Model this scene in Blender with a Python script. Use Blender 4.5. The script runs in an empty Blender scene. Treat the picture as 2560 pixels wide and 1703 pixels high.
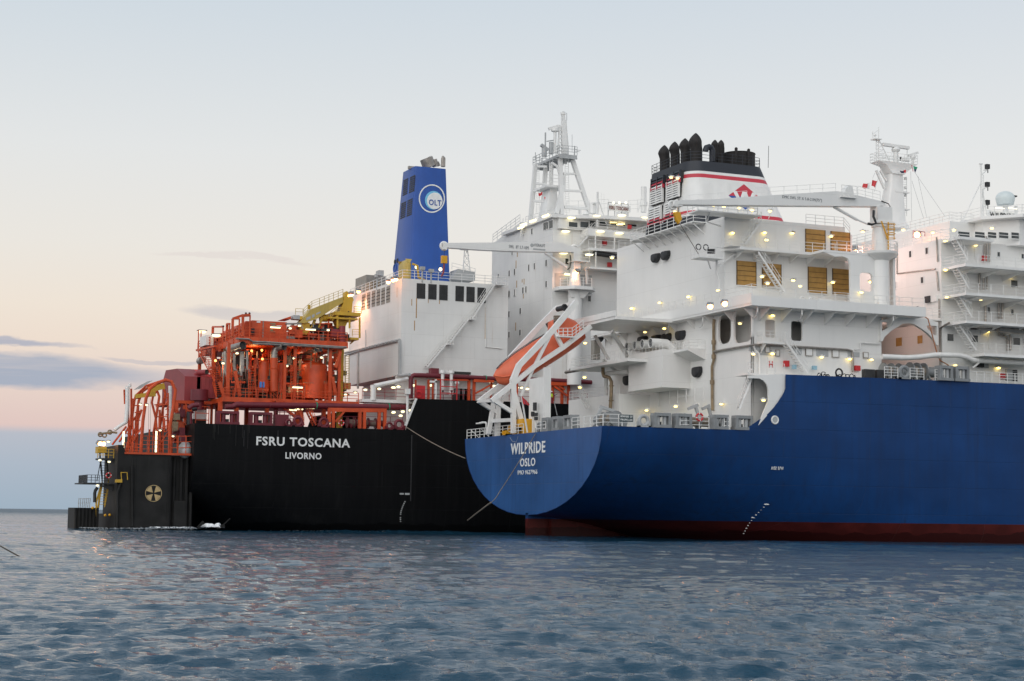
import bpy, bmesh, math, random
import numpy as np
from mathutils import Vector, Matrix
from mathutils.geometry import tessellate_polygon
random.seed(7); np.random.seed(7)
C = bpy.context.scene.collection
sc = bpy.context.scene
R = math.radians
# World axes: +X runs from stern to bow along both hulls, +Y to port (away from the viewer), Z up, water at z = 0.
# ------------------------------------------------------------------ camera, sky, light
FPX, PITCH, ROLL, AZ = 4300.0, R(5.7835), R(0.7), R(67.0)
CAM = Vector((-75.941, -174.163, 2.4))
SU = Vector((math.sin(AZ), math.cos(AZ))); SV = Vector((-math.cos(AZ), math.sin(AZ)))
def to_ship(d): return Vector((d[0]*SU.x + d[1]*SU.y, d[0]*SV.x + d[1]*SV.y, d[2]))
up0 = Vector((0, -math.sin(PITCH), math.cos(PITCH))); rt0 = Vector((1, 0, 0)); fw0 = Vector((0, math.cos(PITCH), math.sin(PITCH)))
rt = rt0*math.cos(ROLL) + up0*math.sin(ROLL)
upv = up0*math.cos(ROLL) - rt0*math.sin(ROLL)
RT, UP, FW = to_ship(rt), to_ship(upv), to_ship(fw0)
cam = bpy.data.cameras.new('camera'); co = bpy.data.objects.new('camera', cam); C.objects.link(co)
cam.sensor_width = 36; cam.lens = 36*FPX/2560; cam.clip_start = 0.5; cam.clip_end = 60000
co.matrix_world = Matrix(((RT.x, UP.x, -FW.x, CAM.x), (RT.y, UP.y, -FW.y, CAM.y), (RT.z, UP.z, -FW.z, CAM.z), (0, 0, 0, 1)))
sc.camera = co
sc.view_settings.view_transform = 'Standard'; sc.view_settings.look = 'None'
sc.view_settings.exposure = 0.12; sc.view_settings.gamma = 1.0
try: sc.cycles.use_denoising = True; sc.cycles.denoising_prefilter = 'ACCURATE'; sc.cycles.max_bounces = 6; sc.cycles.sample_clamp_indirect = 4.0
except Exception: pass

def ramp(nt, stops, interp='LINEAR'):
    r = nt.nodes.new('ShaderNodeValToRGB'); cr = r.color_ramp; cr.interpolation = interp
    while len(cr.elements) < len(stops): cr.elements.new(0.5)
    for e, (p, c) in zip(cr.elements, stops):
        e.position = p; e.color = (c[0], c[1], c[2], 1) if len(c) == 3 else c
    return r
def srgb(r, g, b):
    f = lambda c: (c/255/12.92 if c/255 <= .04045 else ((c/255+.055)/1.055)**2.4)
    return (f(r), f(g), f(b))

W = bpy.data.worlds.new('World'); sc.world = W; W.use_nodes = True
nt = W.node_tree; N = nt.nodes; L = nt.links
for n in list(N): N.remove(n)
out = N.new('ShaderNodeOutputWorld'); bg = N.new('ShaderNodeBackground'); L.new(bg.outputs[0], out.inputs[0])
tc = N.new('ShaderNodeTexCoord'); sep = N.new('ShaderNodeSeparateXYZ'); L.new(tc.outputs['Generated'], sep.inputs[0])
def mth(op, a, b=None, c=None, clamp=False):
    m = N.new('ShaderNodeMath'); m.operation = op; m.use_clamp = clamp
    for i, v in enumerate((a, b, c)):
        if v is None: continue
        if isinstance(v, (int, float)): m.inputs[i].default_value = v
        else: L.new(v, m.inputs[i])
    return m.outputs[0]
def mixc(f, a, b):
    m = N.new('ShaderNodeMix'); m.data_type = 'RGBA'
    if isinstance(f, (int, float)): m.inputs[0].default_value = f
    else: L.new(f, m.inputs[0])
    for i, v in ((6, a), (7, b)):
        if isinstance(v, tuple): m.inputs[i].default_value = (*v, 1)
        else: L.new(v, m.inputs[i])
    return m.outputs[2]
el = sep.outputs['Z']
warm = ramp(nt, [(0.0, srgb(154, 171, 186)), (0.08, srgb(167, 178, 191)), (0.132, srgb(177, 182, 192)), (0.146, srgb(216, 192, 186)), (0.20, srgb(221, 201, 192)),
                 (0.30, srgb(229, 214, 200)), (0.36, srgb(230, 219, 206)), (0.47, srgb(226, 222, 215)), (0.64, srgb(219, 221, 221)), (0.93, srgb(197, 208, 217)), (1.0, srgb(195, 206, 216))])
cool = ramp(nt, [(0.0, srgb(170, 182, 194)), (0.16, srgb(212, 206, 203)), (0.30, srgb(231, 226, 219)), (0.47, srgb(228, 226, 222)), (0.64, srgb(221, 223, 223)), (0.93, srgb(203, 211, 219)), (1.0, srgb(200, 209, 218))])
f = mth('DIVIDE', el, 0.32, clamp=True); L.new(f, warm.inputs[0]); L.new(f, cool.inputs[0])
# dawn side lies to the left of the view, along (ship axes) the aft-port quarter
dv = to_ship((math.sin(R(-32)), math.cos(R(-32)), 0))
dot = mth('ADD', mth('MULTIPLY', sep.outputs['X'], dv.x), mth('MULTIPLY', sep.outputs['Y'], dv.y))
wf = mth('MULTIPLY_ADD', dot, 2.6, -1.45, clamp=True)
base = mixc(wf, cool.outputs[0], warm.outputs[0])
# a few flat cloud streaks low on the dawn side: (azimuth from the view axis in degrees, elevation, half-width, half-height, strength)
fx = to_ship((0, 1, 0)); rx = to_ship((1, 0, 0))
lin = lambda v: mth('ADD', mth('MULTIPLY', sep.outputs['X'], v.x), mth('MULTIPLY', sep.outputs['Y'], v.y))
azn = mth('ARCTAN2', lin(rx), lin(fx))
def nzx(sc_, loc, det):
    mp = N.new('ShaderNodeMapping'); mp.inputs['Scale'].default_value = sc_; mp.inputs['Location'].default_value = loc; L.new(tc.outputs['Generated'], mp.inputs[0])
    t = N.new('ShaderNodeTexNoise'); t.inputs['Scale'].default_value = 1.0; t.inputs['Detail'].default_value = det; t.inputs['Roughness'].default_value = .58; L.new(mp.outputs[0], t.inputs[0]); return t.outputs[0]
n1 = nzx((16, 16, 60), (1.3, 5.2, 0), 6); n2 = nzx((9, 9, 220), (4.0, .7, 2), 5)
ew = mth('ADD', el, mth('MULTIPLY_ADD', n1, .016, -.008))
sky1 = base
for a0, e0, sa, se, k, colr in ((-21.5, .0765, 12.0, .0125, .95, (160, 169, 185)), (-19.5, .0925, 6.0, .0034, .85, (166, 170, 185)), (-11.8, .087, 1.9, .0022, .55, (176, 176, 186)), (-8.4, .117, 2.8, .0048, .55, (186, 184, 190)), (-9.3, .148, 2.9, .0022, .28, (205, 192, 192)), (3.0, .16, 2.6, .0022, .22, (214, 200, 196)), (-22.0, .060, 5.0, .0018, .5, (176, 178, 188))):
    da = mth('DIVIDE', mth('ADD', azn, -R(a0)), R(sa)); de = mth('DIVIDE', mth('ADD', mth('ADD', ew, mth('MULTIPLY', mth('ADD', azn, R(15)), .035)), -e0), se)
    g = mth('SUBTRACT', 1.0, mth('SQRT', mth('ADD', mth('MULTIPLY', da, da), mth('MULTIPLY', de, de))), clamp=True)
    g = mth('MULTIPLY', mth('MULTIPLY', g, 3.2, clamp=True), mth('MULTIPLY_ADD', n2, 1.2, .35, clamp=True))
    sky1 = mixc(mth('MULTIPLY', g, k, clamp=True), sky1, srgb(*colr))
nish = N.new('ShaderNodeTexSky'); nish.sky_type = 'NISHITA'; nish.sun_disc = False
nish.sun_elevation = R(12); nish.sun_rotation = R(150)
nsc = N.new('ShaderNodeVectorMath'); nsc.operation = 'SCALE'; nsc.inputs['Scale'].default_value = 0.1; L.new(nish.outputs[0], nsc.inputs[0])
hi = mth('MULTIPLY_ADD', el, 3.0, -1.2, clamp=True)
sky2 = mixc(mth('MULTIPLY', hi, 0.3), sky1, nsc.outputs[0])
# the sky behind the viewer, away from the dawn, is the brighter open half
L.new(sky2, bg.inputs['Color'])
bg.inputs['Strength'].default_value = 1.0
sun = bpy.data.lights.new('sun', 'SUN'); sun.energy = 1.65; sun.angle = R(90); sun.color = (1.0, 0.975, 0.945)
so = bpy.data.objects.new('sun', sun); C.objects.link(so)
sd = to_ship((math.sin(R(207)), math.cos(R(207)), 0)).normalized()   # soft light from the open sky behind the viewer
sd = Vector((sd.x*0.85, sd.y*0.85, 0.36)).normalized()
so.rotation_euler = sd.to_track_quat('Z', 'Y').to_euler()

# ------------------------------------------------------------------ survey: photo points taken onto the real planes of the ships
KD = 2560/2357
def ray(p):
    a = (p[0]-1280)/FPX; b = -(p[1]-851.5)/FPX
    return RT*a + UP*b + FW
def av(p, v): d = ray(p); return CAM + d*((v-CAM.y)/d.y)
def au(p, u): d = ray(p); return CAM + d*((u-CAM.x)/d.x)
def az(p, z): d = ray(p); return CAM + d*((z-CAM.z)/d.z)
def zm(x0, y0, s): return lambda x, y: (x0 + x/s, y0 + y/s)
dd = lambda x, y: (x*KD, y*KD)
r1=zm(170,700,2.412);r2=zm(420,700,3.92);r3=zm(850,350,2.413);r4=zm(1200,260,3.1356);r5=zm(1140,720,2.45);r6=zm(1500,310,3.92);r7=zm(1500,700,3.92)
r8=zm(1960,300,3.408);q1=zm(1960,700,3.92);q5=zm(980,760,4.612);q6=zm(600,650,7.366);q7=zm(1380,500,6.03);q8=zm(0,800,2.851)

# ------------------------------------------------------------------ materials
def mat(name, col, rough=0.45, metal=0.0, var=0.12, scale=0.6, rust=0.0, rustcol=(0.22, 0.10, 0.03), streak=0.0, emit=None, spec=0.5, bump=0.0, seam=0.0):
    m = bpy.data.materials.new(name); m.use_nodes = True
    n = m.node_tree.nodes; l = m.node_tree.links; b = n['Principled BSDF']
    b.inputs['Roughness'].default_value = rough; b.inputs['Metallic'].default_value = metal
    if 'Specular IOR Level' in b.inputs: b.inputs['Specular IOR Level'].default_value = spec
    if emit:
        b.inputs['Base Color'].default_value = (*col, 1)
        b.inputs['Emission Color'].default_value = (*emit[0], 1); b.inputs['Emission Strength'].default_value = emit[1]
        return m
    g = n.new('ShaderNodeNewGeometry')
    nz = n.new('ShaderNodeTexNoise'); nz.inputs['Scale'].default_value = scale; nz.inputs['Detail'].default_value = 6
    l.new(g.outputs['Position'], nz.inputs['Vector'])
    cr = ramp(m.node_tree, [(0.3, tuple(c*(1-var) for c in col)), (0.7, tuple(min(1, c*(1+var*0.7)) for c in col))])
    l.new(nz.outputs[0], cr.inputs[0]); cur = cr.outputs[0]
    def mix(fac, a, bcol):
        x = n.new('ShaderNodeMix'); x.data_type = 'RGBA'; l.new(fac, x.inputs[0]); l.new(a, x.inputs[6]); x.inputs[7].default_value = (*bcol, 1); return x.outputs[2]
    def mm(op, a, b_):
        x = n.new('ShaderNodeMath'); x.operation = op; x.use_clamp = True
        for i, v in enumerate((a, b_)):
            if isinstance(v, (int, float)): x.inputs[i].default_value = v
            else: l.new(v, x.inputs[i])
        return x.outputs[0]
    if streak or rust:
        mp = n.new('ShaderNodeMapping'); mp.inputs['Scale'].default_value = (1.5, 1.5, 0.05); l.new(g.outputs['Position'], mp.inputs[0])
        n2 = n.new('ShaderNodeTexNoise'); n2.inputs['Scale'].default_value = 1.0; n2.inputs['Detail'].default_value = 5; n2.inputs['Roughness'].default_value = .62
        l.new(mp.outputs[0], n2.inputs['Vector'])
        n3 = n.new('ShaderNodeTexNoise'); n3.inputs['Scale'].default_value = 0.16; n3.inputs['Detail'].default_value = 2
        l.new(g.outputs['Position'], n3.inputs['Vector'])
    if streak:
        r_ = ramp(m.node_tree, [(0.45, (0, 0, 0)), (0.75, (streak,)*3)]); l.new(n2.outputs[0], r_.inputs[0])
        cur = mix(r_.outputs[0], cur, tuple(c*0.45+0.01 for c in col))
    if rust:
        r_ = ramp(m.node_tree, [(0.60, (0, 0, 0)), (0.72, (rust,)*3)]); l.new(n2.outputs[0], r_.inputs[0])
        r3_ = ramp(m.node_tree, [(0.47, (0, 0, 0)), (0.62, (1, 1, 1))]); l.new(n3.outputs[0], r3_.inputs[0])
        cur = mix(mm('MULTIPLY', r_.outputs[0], r3_.outputs[0]), cur, rustcol)
    l.new(cur, b.inputs['Base Color'])
    if seam:   # shallow weld seams between plates
        w = n.new('ShaderNodeTexBrick'); w.offset = 0.5; w.inputs['Scale'].default_value = 1.0; w.inputs['Brick Width'].default_value = 9.0; w.inputs['Row Height'].default_value = 2.9
        w.inputs['Mortar Size'].default_value = 0.03; w.inputs['Mortar Smooth'].default_value = 1.0
        sp = n.new('ShaderNodeSeparateXYZ'); l.new(g.outputs['Position'], sp.inputs[0])
        cx = n.new('ShaderNodeCombineXYZ'); ad = n.new('ShaderNodeMath'); ad.operation = 'ADD'; l.new(sp.outputs[0], ad.inputs[0]); l.new(sp.outputs[1], ad.inputs[1])
        l.new(ad.outputs[0], cx.inputs[0]); l.new(sp.outputs[2], cx.inputs[1]); l.new(cx.outputs[0], w.inputs['Vector'])
        bp = n.new('ShaderNodeBump'); bp.inputs['Strength'].default_value = seam; bp.inputs['Distance'].default_value = 0.05; bp.invert = True
        n4 = n.new('ShaderNodeTexNoise'); n4.inputs['Scale'].default_value = 0.45; n4.inputs['Detail'].default_value = 2; l.new(g.outputs['Position'], n4.inputs['Vector'])
        a2 = n.new('ShaderNodeMath'); a2.operation = 'ADD'; l.new(w.outputs['Fac'], a2.inputs[0]); l.new(n4.outputs[0], a2.inputs[1])
        dk_ = n.new('ShaderNodeMix'); dk_.data_type = 'RGBA'; dk_.blend_type = 'MULTIPLY'; fm = n.new('ShaderNodeMath'); fm.operation = 'MULTIPLY'; l.new(w.outputs['Fac'], fm.inputs[0]); fm.inputs[1].default_value = 0.35
        l.new(fm.outputs[0], dk_.inputs[0]); l.new(cur, dk_.inputs[6]); dk_.inputs[7].default_value = (.62, .60, .57, 1); l.new(dk_.outputs[2], b.inputs['Base Color'])
        l.new(a2.outputs[0], bp.inputs['Height']); l.new(bp.outputs[0], b.inputs['Normal'])
    return m
M = {}
M['white'] = mat('white_paint', (0.79, 0.78, 0.755), 0.42, var=0.04, scale=0.25, streak=0.05, rust=0.05, seam=0.25)
M['white2'] = mat('aged_white_paint', (0.77, 0.76, 0.735), 0.5, var=0.06, scale=0.25, streak=0.10, rust=0.40, rustcol=(0.42, 0.24, 0.09), seam=0.35)
M['wtrim'] = mat('white_trim', (0.79, 0.78, 0.755), 0.4, var=0.06, scale=0.8, streak=0.10)
M['grey'] = mat('grey_deck_paint', (0.25, 0.26, 0.265), 0.5, var=0.15, scale=1.2, streak=0.3, rust=0.2)
M['lgrey'] = mat('light_grey_paint', (0.42, 0.43, 0.43), 0.5, var=0.12, scale=1.0, streak=0.2)
M['deck'] = mat('deck_paint', (0.16, 0.19, 0.18), 0.7, var=0.2, scale=0.7)
M['blackp'] = mat('black_paint', (0.018, 0.019, 0.022), 0.55, var=0.3, scale=0.6, streak=0.2)
M['soot'] = mat('sooty_black_steel', (0.020, 0.017, 0.016), 0.75, var=0.5, scale=1.6, rust=0.5, rustcol=(0.06, 0.025, 0.012))
M['fblack'] = mat('funnel_black', (0.022, 0.026, 0.036), 0.5, var=0.1, scale=0.5)
M['fred'] = mat('funnel_red', (0.56, 0.04, 0.065), 0.45, var=0.08, scale=0.5)
M['red'] = mat('signal_red', (0.55, 0.025, 0.03), 0.45, var=0.1, scale=1)
M['fblue'] = mat('funnel_blue', (0.015, 0.082, 0.36), 0.42, var=0.08, scale=0.3, streak=0.18)
M['logoblue'] = mat('emblem_blue', (0.02, 0.085, 0.34), 0.45, var=0.05)
M['ltblue'] = mat('emblem_light_blue', (0.18, 0.52, 0.74), 0.45, var=0.05)
M['gold'] = mat('ochre_filter_mesh', (0.44, 0.255, 0.075), 0.7, var=0.15, scale=2.0)
M['golddk'] = mat('ochre_frame', (0.13, 0.075, 0.025), 0.7, var=0.15, scale=2.0)
M['orange'] = mat('orange_plant_paint', (0.61, 0.076, 0.015), 0.5, var=0.25, scale=0.8, streak=0.25, rust=0.25, rustcol=(0.16, 0.03, 0.015))
M['boat'] = mat('lifeboat_orange', (0.72, 0.145, 0.062), 0.42, var=0.12, scale=0.7, streak=0.22)
M['maroon'] = mat('maroon_paint', (0.155, 0.015, 0.026), 0.5, var=0.2, scale=0.8, streak=0.3)
M['redbox'] = mat('faded_red_paint', (0.27, 0.033, 0.040), 0.55, var=0.15, scale=0.6, streak=0.3)
M['yellow'] = mat('yellow_paint', (0.60, 0.36, 0.03), 0.5, var=0.14, scale=0.7, streak=0.25, rust=0.2)
M['yelbuff'] = mat('buff_yellow_paint', (0.50, 0.36, 0.085), 0.5, var=0.12, scale=0.7, streak=0.25)
M['wyel'] = mat('golden_yellow_paint', (0.72, 0.36, 0.015), 0.45, var=0.1, scale=1)
M['steel'] = mat('pipe_steel', (0.34, 0.31, 0.28), 0.38, metal=0.6, var=0.3, scale=1.4, rust=0.5)
M['bronze'] = mat('lagged_brown_pipe', (0.27, 0.20, 0.12), 0.45, metal=0.2, var=0.3, scale=1.5)
M['dark'] = mat('dark_equipment', (0.03, 0.03, 0.032), 0.6, var=0.4, scale=1.5)
M['louv'] = mat('louvre_shadow', (0.035, 0.034, 0.033), 0.7, var=0.3, scale=1.5)
M['beige'] = mat('beige_louvre', (0.30, 0.28, 0.245), 0.6, var=0.15, scale=1.5)
M['glass'] = mat('window_glass', (0.035, 0.045, 0.05), 0.08, var=0.3, scale=1.0, spec=0.6)
M['rope'] = mat('mooring_rope', (0.24, 0.20, 0.16), 0.9, var=0.25, scale=4)
M['hivis'] = mat('hi_vis_yellow', (0.62, 0.80, 0.05), 0.8, var=0.1)
M['skin'] = mat('skin', (0.50, 0.30, 0.21), 0.6, var=0.05)
M['navy'] = mat('navy_cloth', (0.03, 0.04, 0.09), 0.8, var=0.2)
M['green'] = mat('flag_green', (0.02, 0.26, 0.14), 0.8, var=0.1)
M['cyanbox'] = mat('pale_blue_paint', (0.30, 0.50, 0.60), 0.5, var=0.1)
M['blueth'] = mat('bright_blue_cover', (0.05, 0.22, 0.60), 0.6, var=0.1)
M['signgreen'] = mat('dark_sign_board', (0.022, 0.05, 0.055), 0.5, var=0.15)
M['letter'] = mat('white_lettering', (0.80, 0.80, 0.78), 0.5, var=0.1, scale=1.4, rust=0.25, rustcol=(0.5, 0.4, 0.22))
M['greylet'] = mat('grey_lettering', (0.25, 0.26, 0.27), 0.5, var=0.1)
M['warmlet'] = mat('red_brown_lettering', (0.20, 0.05, 0.03), 0.5, var=0.1)
M['yellet'] = mat('buff_cross_paint', (0.58, 0.42, 0.20), 0.6, var=0.25, scale=1.2, streak=0.8)
M['foam'] = mat('sea_foam', (0.86, 0.88, 0.89), 0.8, var=0.15, scale=1.5)
LAMPE = (1.0, 0.83, 0.46)
M['lamp'] = mat('lit_lamp', (0.9, 0.85, 0.7), emit=((1.0, 0.72, 0.17), 4.2))
M['lamp2'] = mat('lit_lamp_dim', (0.9, 0.85, 0.7), emit=((1.0, 0.76, 0.26), 2.2))
M['lampw'] = mat('lit_fluorescent', (0.9, 0.9, 0.85), emit=((1.0, 0.86, 0.46), 2.0))
M['sodium'] = mat('lit_sodium', (0.9, 0.6, 0.4), emit=((1.0, 0.34, 0.09), 20.0))
M['sodium2'] = mat('lit_sodium_dim', (0.9, 0.6, 0.4), emit=((1.0, 0.36, 0.08), 4.0))
M['inlit'] = mat('lit_ceiling_lamp', (0.9, 0.85, 0.6), emit=((1.0, 0.78, 0.30), 3.0))
# the blue hull: worn blue topsides above a red boot-topping, painted by height
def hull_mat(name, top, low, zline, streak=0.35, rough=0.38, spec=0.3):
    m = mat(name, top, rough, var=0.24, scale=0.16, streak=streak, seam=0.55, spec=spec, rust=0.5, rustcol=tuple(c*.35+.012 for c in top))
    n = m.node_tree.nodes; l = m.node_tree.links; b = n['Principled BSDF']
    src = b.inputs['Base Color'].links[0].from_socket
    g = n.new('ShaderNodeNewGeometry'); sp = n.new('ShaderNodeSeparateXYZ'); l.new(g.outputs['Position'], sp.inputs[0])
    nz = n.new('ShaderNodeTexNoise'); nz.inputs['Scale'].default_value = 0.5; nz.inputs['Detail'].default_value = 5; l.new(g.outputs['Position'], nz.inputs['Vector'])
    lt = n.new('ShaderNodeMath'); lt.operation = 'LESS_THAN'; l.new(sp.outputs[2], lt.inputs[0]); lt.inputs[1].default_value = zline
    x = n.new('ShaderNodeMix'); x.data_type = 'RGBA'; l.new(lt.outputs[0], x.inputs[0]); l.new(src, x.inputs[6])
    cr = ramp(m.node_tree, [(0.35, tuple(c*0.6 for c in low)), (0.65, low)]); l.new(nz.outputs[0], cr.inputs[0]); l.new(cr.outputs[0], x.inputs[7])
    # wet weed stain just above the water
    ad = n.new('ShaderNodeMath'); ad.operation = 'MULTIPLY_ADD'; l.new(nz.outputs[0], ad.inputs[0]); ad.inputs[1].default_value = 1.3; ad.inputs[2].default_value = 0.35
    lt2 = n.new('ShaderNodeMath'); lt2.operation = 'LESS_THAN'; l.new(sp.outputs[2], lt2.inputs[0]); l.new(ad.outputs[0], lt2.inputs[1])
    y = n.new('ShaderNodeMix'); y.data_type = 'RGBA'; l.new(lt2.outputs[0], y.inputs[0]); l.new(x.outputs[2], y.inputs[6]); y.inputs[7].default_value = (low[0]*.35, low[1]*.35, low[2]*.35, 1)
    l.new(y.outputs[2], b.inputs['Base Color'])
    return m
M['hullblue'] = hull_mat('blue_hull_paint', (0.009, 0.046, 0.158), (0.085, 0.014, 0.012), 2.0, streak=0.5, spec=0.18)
M['transom'] = hull_mat('lighter_blue_transom_paint', (0.030, 0.098, 0.265), (0.13, 0.016, 0.015), 2.0, streak=0.35)  # transom blue and red set lighter than the hull sides
M['hullblack'] = hull_mat('black_hull_paint', (0.0040, 0.0042, 0.0048), (0.004, 0.004, 0.0045), 0.5, streak=0.5, rough=0.5, spec=0.14)
M['block'] = mat('weathered_black_steel', (0.018, 0.0175, 0.017), 0.6, spec=0.22, var=0.5, scale=0.5, streak=0.7, rust=0.5, rustcol=(0.07, 0.055, 0.04))

# ------------------------------------------------------------------ mesh builder
JIT = random.Random(1)
SPLIT = {'column', 'stern_railing', 'pipe_support', 'deck_railing', 'drain_pipe', 'steel_pipe', 'railing', 'deck_pillar', 'wall_cover', 'wall_ventilator', 'pipe_stub', 'pipe_run', 'process_pipe', 'roof_spotlight', 'hose_drum', 'stern_cleat', 'stowed_drum', 'ventilator', 'door', 'hoist_gantry', 'equipment_cubicle', 'blue_drum', 'stair_landing', 'portal', 'hoist_motor', 'pipe_band', 'lamp_bracket', 'lagged_pipe', 'side_deck', 'wall_pipe', 'ladder', 'mast_brace', 'hull_stiffener', 'white_hose', 'drum_locker', 'riser_pipe', 'hose_reel', 'coiled_hose', 'vent_gooseneck', 'stern_fin', 'rust_run', 'lattice', 'service_platform', 'roof_fitting', 'winch_bed', 'cross_beam', 'coiled_hose', 'weld_strip', 'boarding_platform', 'fender_railing', 'boom_railing', 'crane_platform', 'mast_pole', 'aerial', 'topmast', 'wall_duct', 'winch_gantry', 'support_frame', 'boom_bracket', 'radar_scanner', 'recessed_plant', 'hose_station'}
class MB:
    def __init__(s): s.v = []; s.f = []; s.m = []; s.sm = []; s.calls = []
    def add(s, vs, fs, mi=0, smooth=False):
        o = len(s.v); s.v += [tuple(p) for p in vs]; s.calls.append((o, len(s.v), len(s.f), len(s.f)+len(fs)))
        for f_ in fs: s.f.append(tuple(i+o for i in f_)); s.m.append(mi); s.sm.append(smooth)
        return s
    def box(s, x0, x1, y0, y1, z0, z1, mi=0):
        if x0 > x1: x0, x1 = x1, x0
        if y0 > y1: y0, y1 = y1, y0
        if z0 > z1: z0, z1 = z1, z0
        v = [(x0,y0,z0),(x1,y0,z0),(x1,y1,z0),(x0,y1,z0),(x0,y0,z1),(x1,y0,z1),(x1,y1,z1),(x0,y1,z1)]
        return s.add(v, [(0,3,2,1),(4,5,6,7),(0,1,5,4),(1,2,6,5),(2,3,7,6),(3,0,4,7)], mi)
    def cbox(s, c, sx, sy, sz, mi=0): return s.box(c[0]-sx/2, c[0]+sx/2, c[1]-sy/2, c[1]+sy/2, c[2]-sz/2, c[2]+sz/2, mi)
    def frame(s, d):
        d = Vector(d).normalized(); a = Vector((0, 0, 1)) if abs(d.z) < 0.95 else Vector((1, 0, 0))
        x = d.cross(a).normalized(); return x, x.cross(d).normalized()
    def tube(s, p, q, r, n=6, mi=0, r2=None, cap=True):
        p, q = Vector(p), Vector(q)
        if (q-p).length < 1e-6: return s
        x, y = s.frame(q-p); r2 = r if r2 is None else r2; vs = []
        for c, rr in ((p, r), (q, r2)):
            for i in range(n):
                a = 2*math.pi*(i+.5)/n; vs.append(c + x*math.cos(a)*rr + y*math.sin(a)*rr)
        fs = [(i, (i+1) % n, n+(i+1) % n, n+i) for i in range(n)]
        s.add(vs, fs, mi, n > 6)
        if cap: s.add(vs[:n], [tuple(range(n-1, -1, -1))], mi); s.add(vs[n:], [tuple(range(n))], mi)
        return s
    def path(s, pts, r, n=8, mi=0, cap=True):
        pts = [Vector(p) for p in pts]; rings = []; x = None
        rs = r if isinstance(r, (list, tuple)) else [r]*len(pts)
        for i, p in enumerate(pts):
            t = (pts[min(i+1, len(pts)-1)] - pts[max(i-1, 0)]).normalized()
            if x is None: x, y = s.frame(t)
            else: x = (x - t*x.dot(t)).normalized()
            y = x.cross(t); rings.append([p + (x*math.cos(2*math.pi*k/n) + y*math.sin(2*math.pi*k/n))*rs[i] for k in range(n)])
        vs = [p for g in rings for p in g]; fs = []
        for i in range(len(pts)-1):
            for k in range(n): fs.append((i*n+k, i*n+(k+1) % n, (i+1)*n+(k+1) % n, (i+1)*n+k))
        s.add(vs, fs, mi, n > 5)
        if cap: s.add(rings[0], [tuple(range(n))], mi); s.add(rings[-1], [tuple(range(n-1, -1, -1))], mi)
        return s
    def beam(s, p, q, w, h, mi=0, side=None):
        p, q = Vector(p), Vector(q); d = (q-p).normalized(); j = 1+.02*JIT.random(); w *= j; h *= j      # no two crossing members share a face
        if side is None: x, y = s.frame(d)
        else: x = Vector(side).normalized(); y = x.cross(d).normalized()
        vs = [c + x*(a*w/2) + y*(b*h/2) for c in (p, q) for a, b in ((-1,-1),(1,-1),(1,1),(-1,1))]
        return s.add(vs, [(0,1,2,3),(7,6,5,4),(0,4,5,1),(1,5,6,2),(2,6,7,3),(3,7,4,0)], mi)
    def prism(s, poly, holes, axis, a, b, mi=0, mi_in=None):
        """poly and holes as lists of 2-D points: axis 'y' -> (x,z) between y=a and y=b, 'x' -> (y,z), 'z' -> (x,y)"""
        loops = [poly] + list(holes)
        P = (lambda p, t: (p[0], t, p[1])) if axis == 'y' else (lambda p, t: (t, p[0], p[1])) if axis == 'x' else (lambda p, t: (p[0], p[1], t))
        flat = [p for lp in loops for p in lp]
        tri = tessellate_polygon([[Vector((p[0], p[1], 0)) for p in lp] for lp in loops])
        for t in (a, b): s.add([P(p, t) for p in flat], [tuple(t_) for t_ in tri], mi)
        for k, lp in enumerate(loops):
            n = len(lp); vs = [P(p, a) for p in lp] + [P(p, b) for p in lp]
            s.add(vs, [(i, (i+1) % n, n+(i+1) % n, n+i) for i in range(n)], mi if (k == 0 or mi_in is None) else mi_in)
        return s
    def loft(s, rings, mi=0, cap=True, smooth=True, mis=None, closed=True):
        n = len(rings[0]); vs = [p for g in rings for p in g]
        for i in range(len(rings)-1):
            fs = [(i*n+k, i*n+(k+1) % n, (i+1)*n+(k+1) % n, (i+1)*n+k) for k in range(n if closed else n-1)]
            s.add_ref(vs, fs, i, n, mis[i] if mis else mi, smooth)
        if cap:
            s.add(rings[0], [tuple(range(n-1, -1, -1))], mis[0] if mis else mi); s.add(rings[-1], [tuple(range(n))], mis[-1] if mis else mi)
        return s
    def add_ref(s, vs, fs, i, n, mi, smooth):
        s.add(vs[i*n:(i+2)*n], [tuple(k-i*n for k in f_) for f_ in fs], mi, smooth)
    def sphere(s, c, r, n=16, m=10, mi=0, sz=1.0, z0=-1.0):
        rings = []
        for j in range(m+1):
            ph = math.asin(max(-1, z0)) + (math.pi/2-math.asin(max(-1, z0)))*j/m
            rings.append([(c[0]+r*math.cos(ph)*math.cos(2*math.pi*k/n), c[1]+r*math.cos(ph)*math.sin(2*math.pi*k/n), c[2]+r*sz*math.sin(ph)) for k in range(n)])
        return s.loft(rings, mi, cap=True)
    def torus(s, c, R_, r, axis='y', n=20, m=8, mi=0, mis=None):
        for i in range(n):
            a0, a1 = 2*math.pi*i/n, 2*math.pi*(i+1)/n; vs = []
            for a in (a0, a1):
                for k in range(m):
                    t = 2*math.pi*k/m; rr = R_+r*math.cos(t); h = r*math.sin(t); x, z = rr*math.cos(a), rr*math.sin(a)
                    vs.append((c[0]+x, c[1]+h, c[2]+z) if axis == 'y' else (c[0]+h, c[1]+x, c[2]+z) if axis == 'x' else (c[0]+x, c[1]+z, c[2]+h))
            s.add(vs, [(k, (k+1) % m, m+(k+1) % m, m+k) for k in range(m)], mis(i) if mis else mi, True)
        return s
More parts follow.
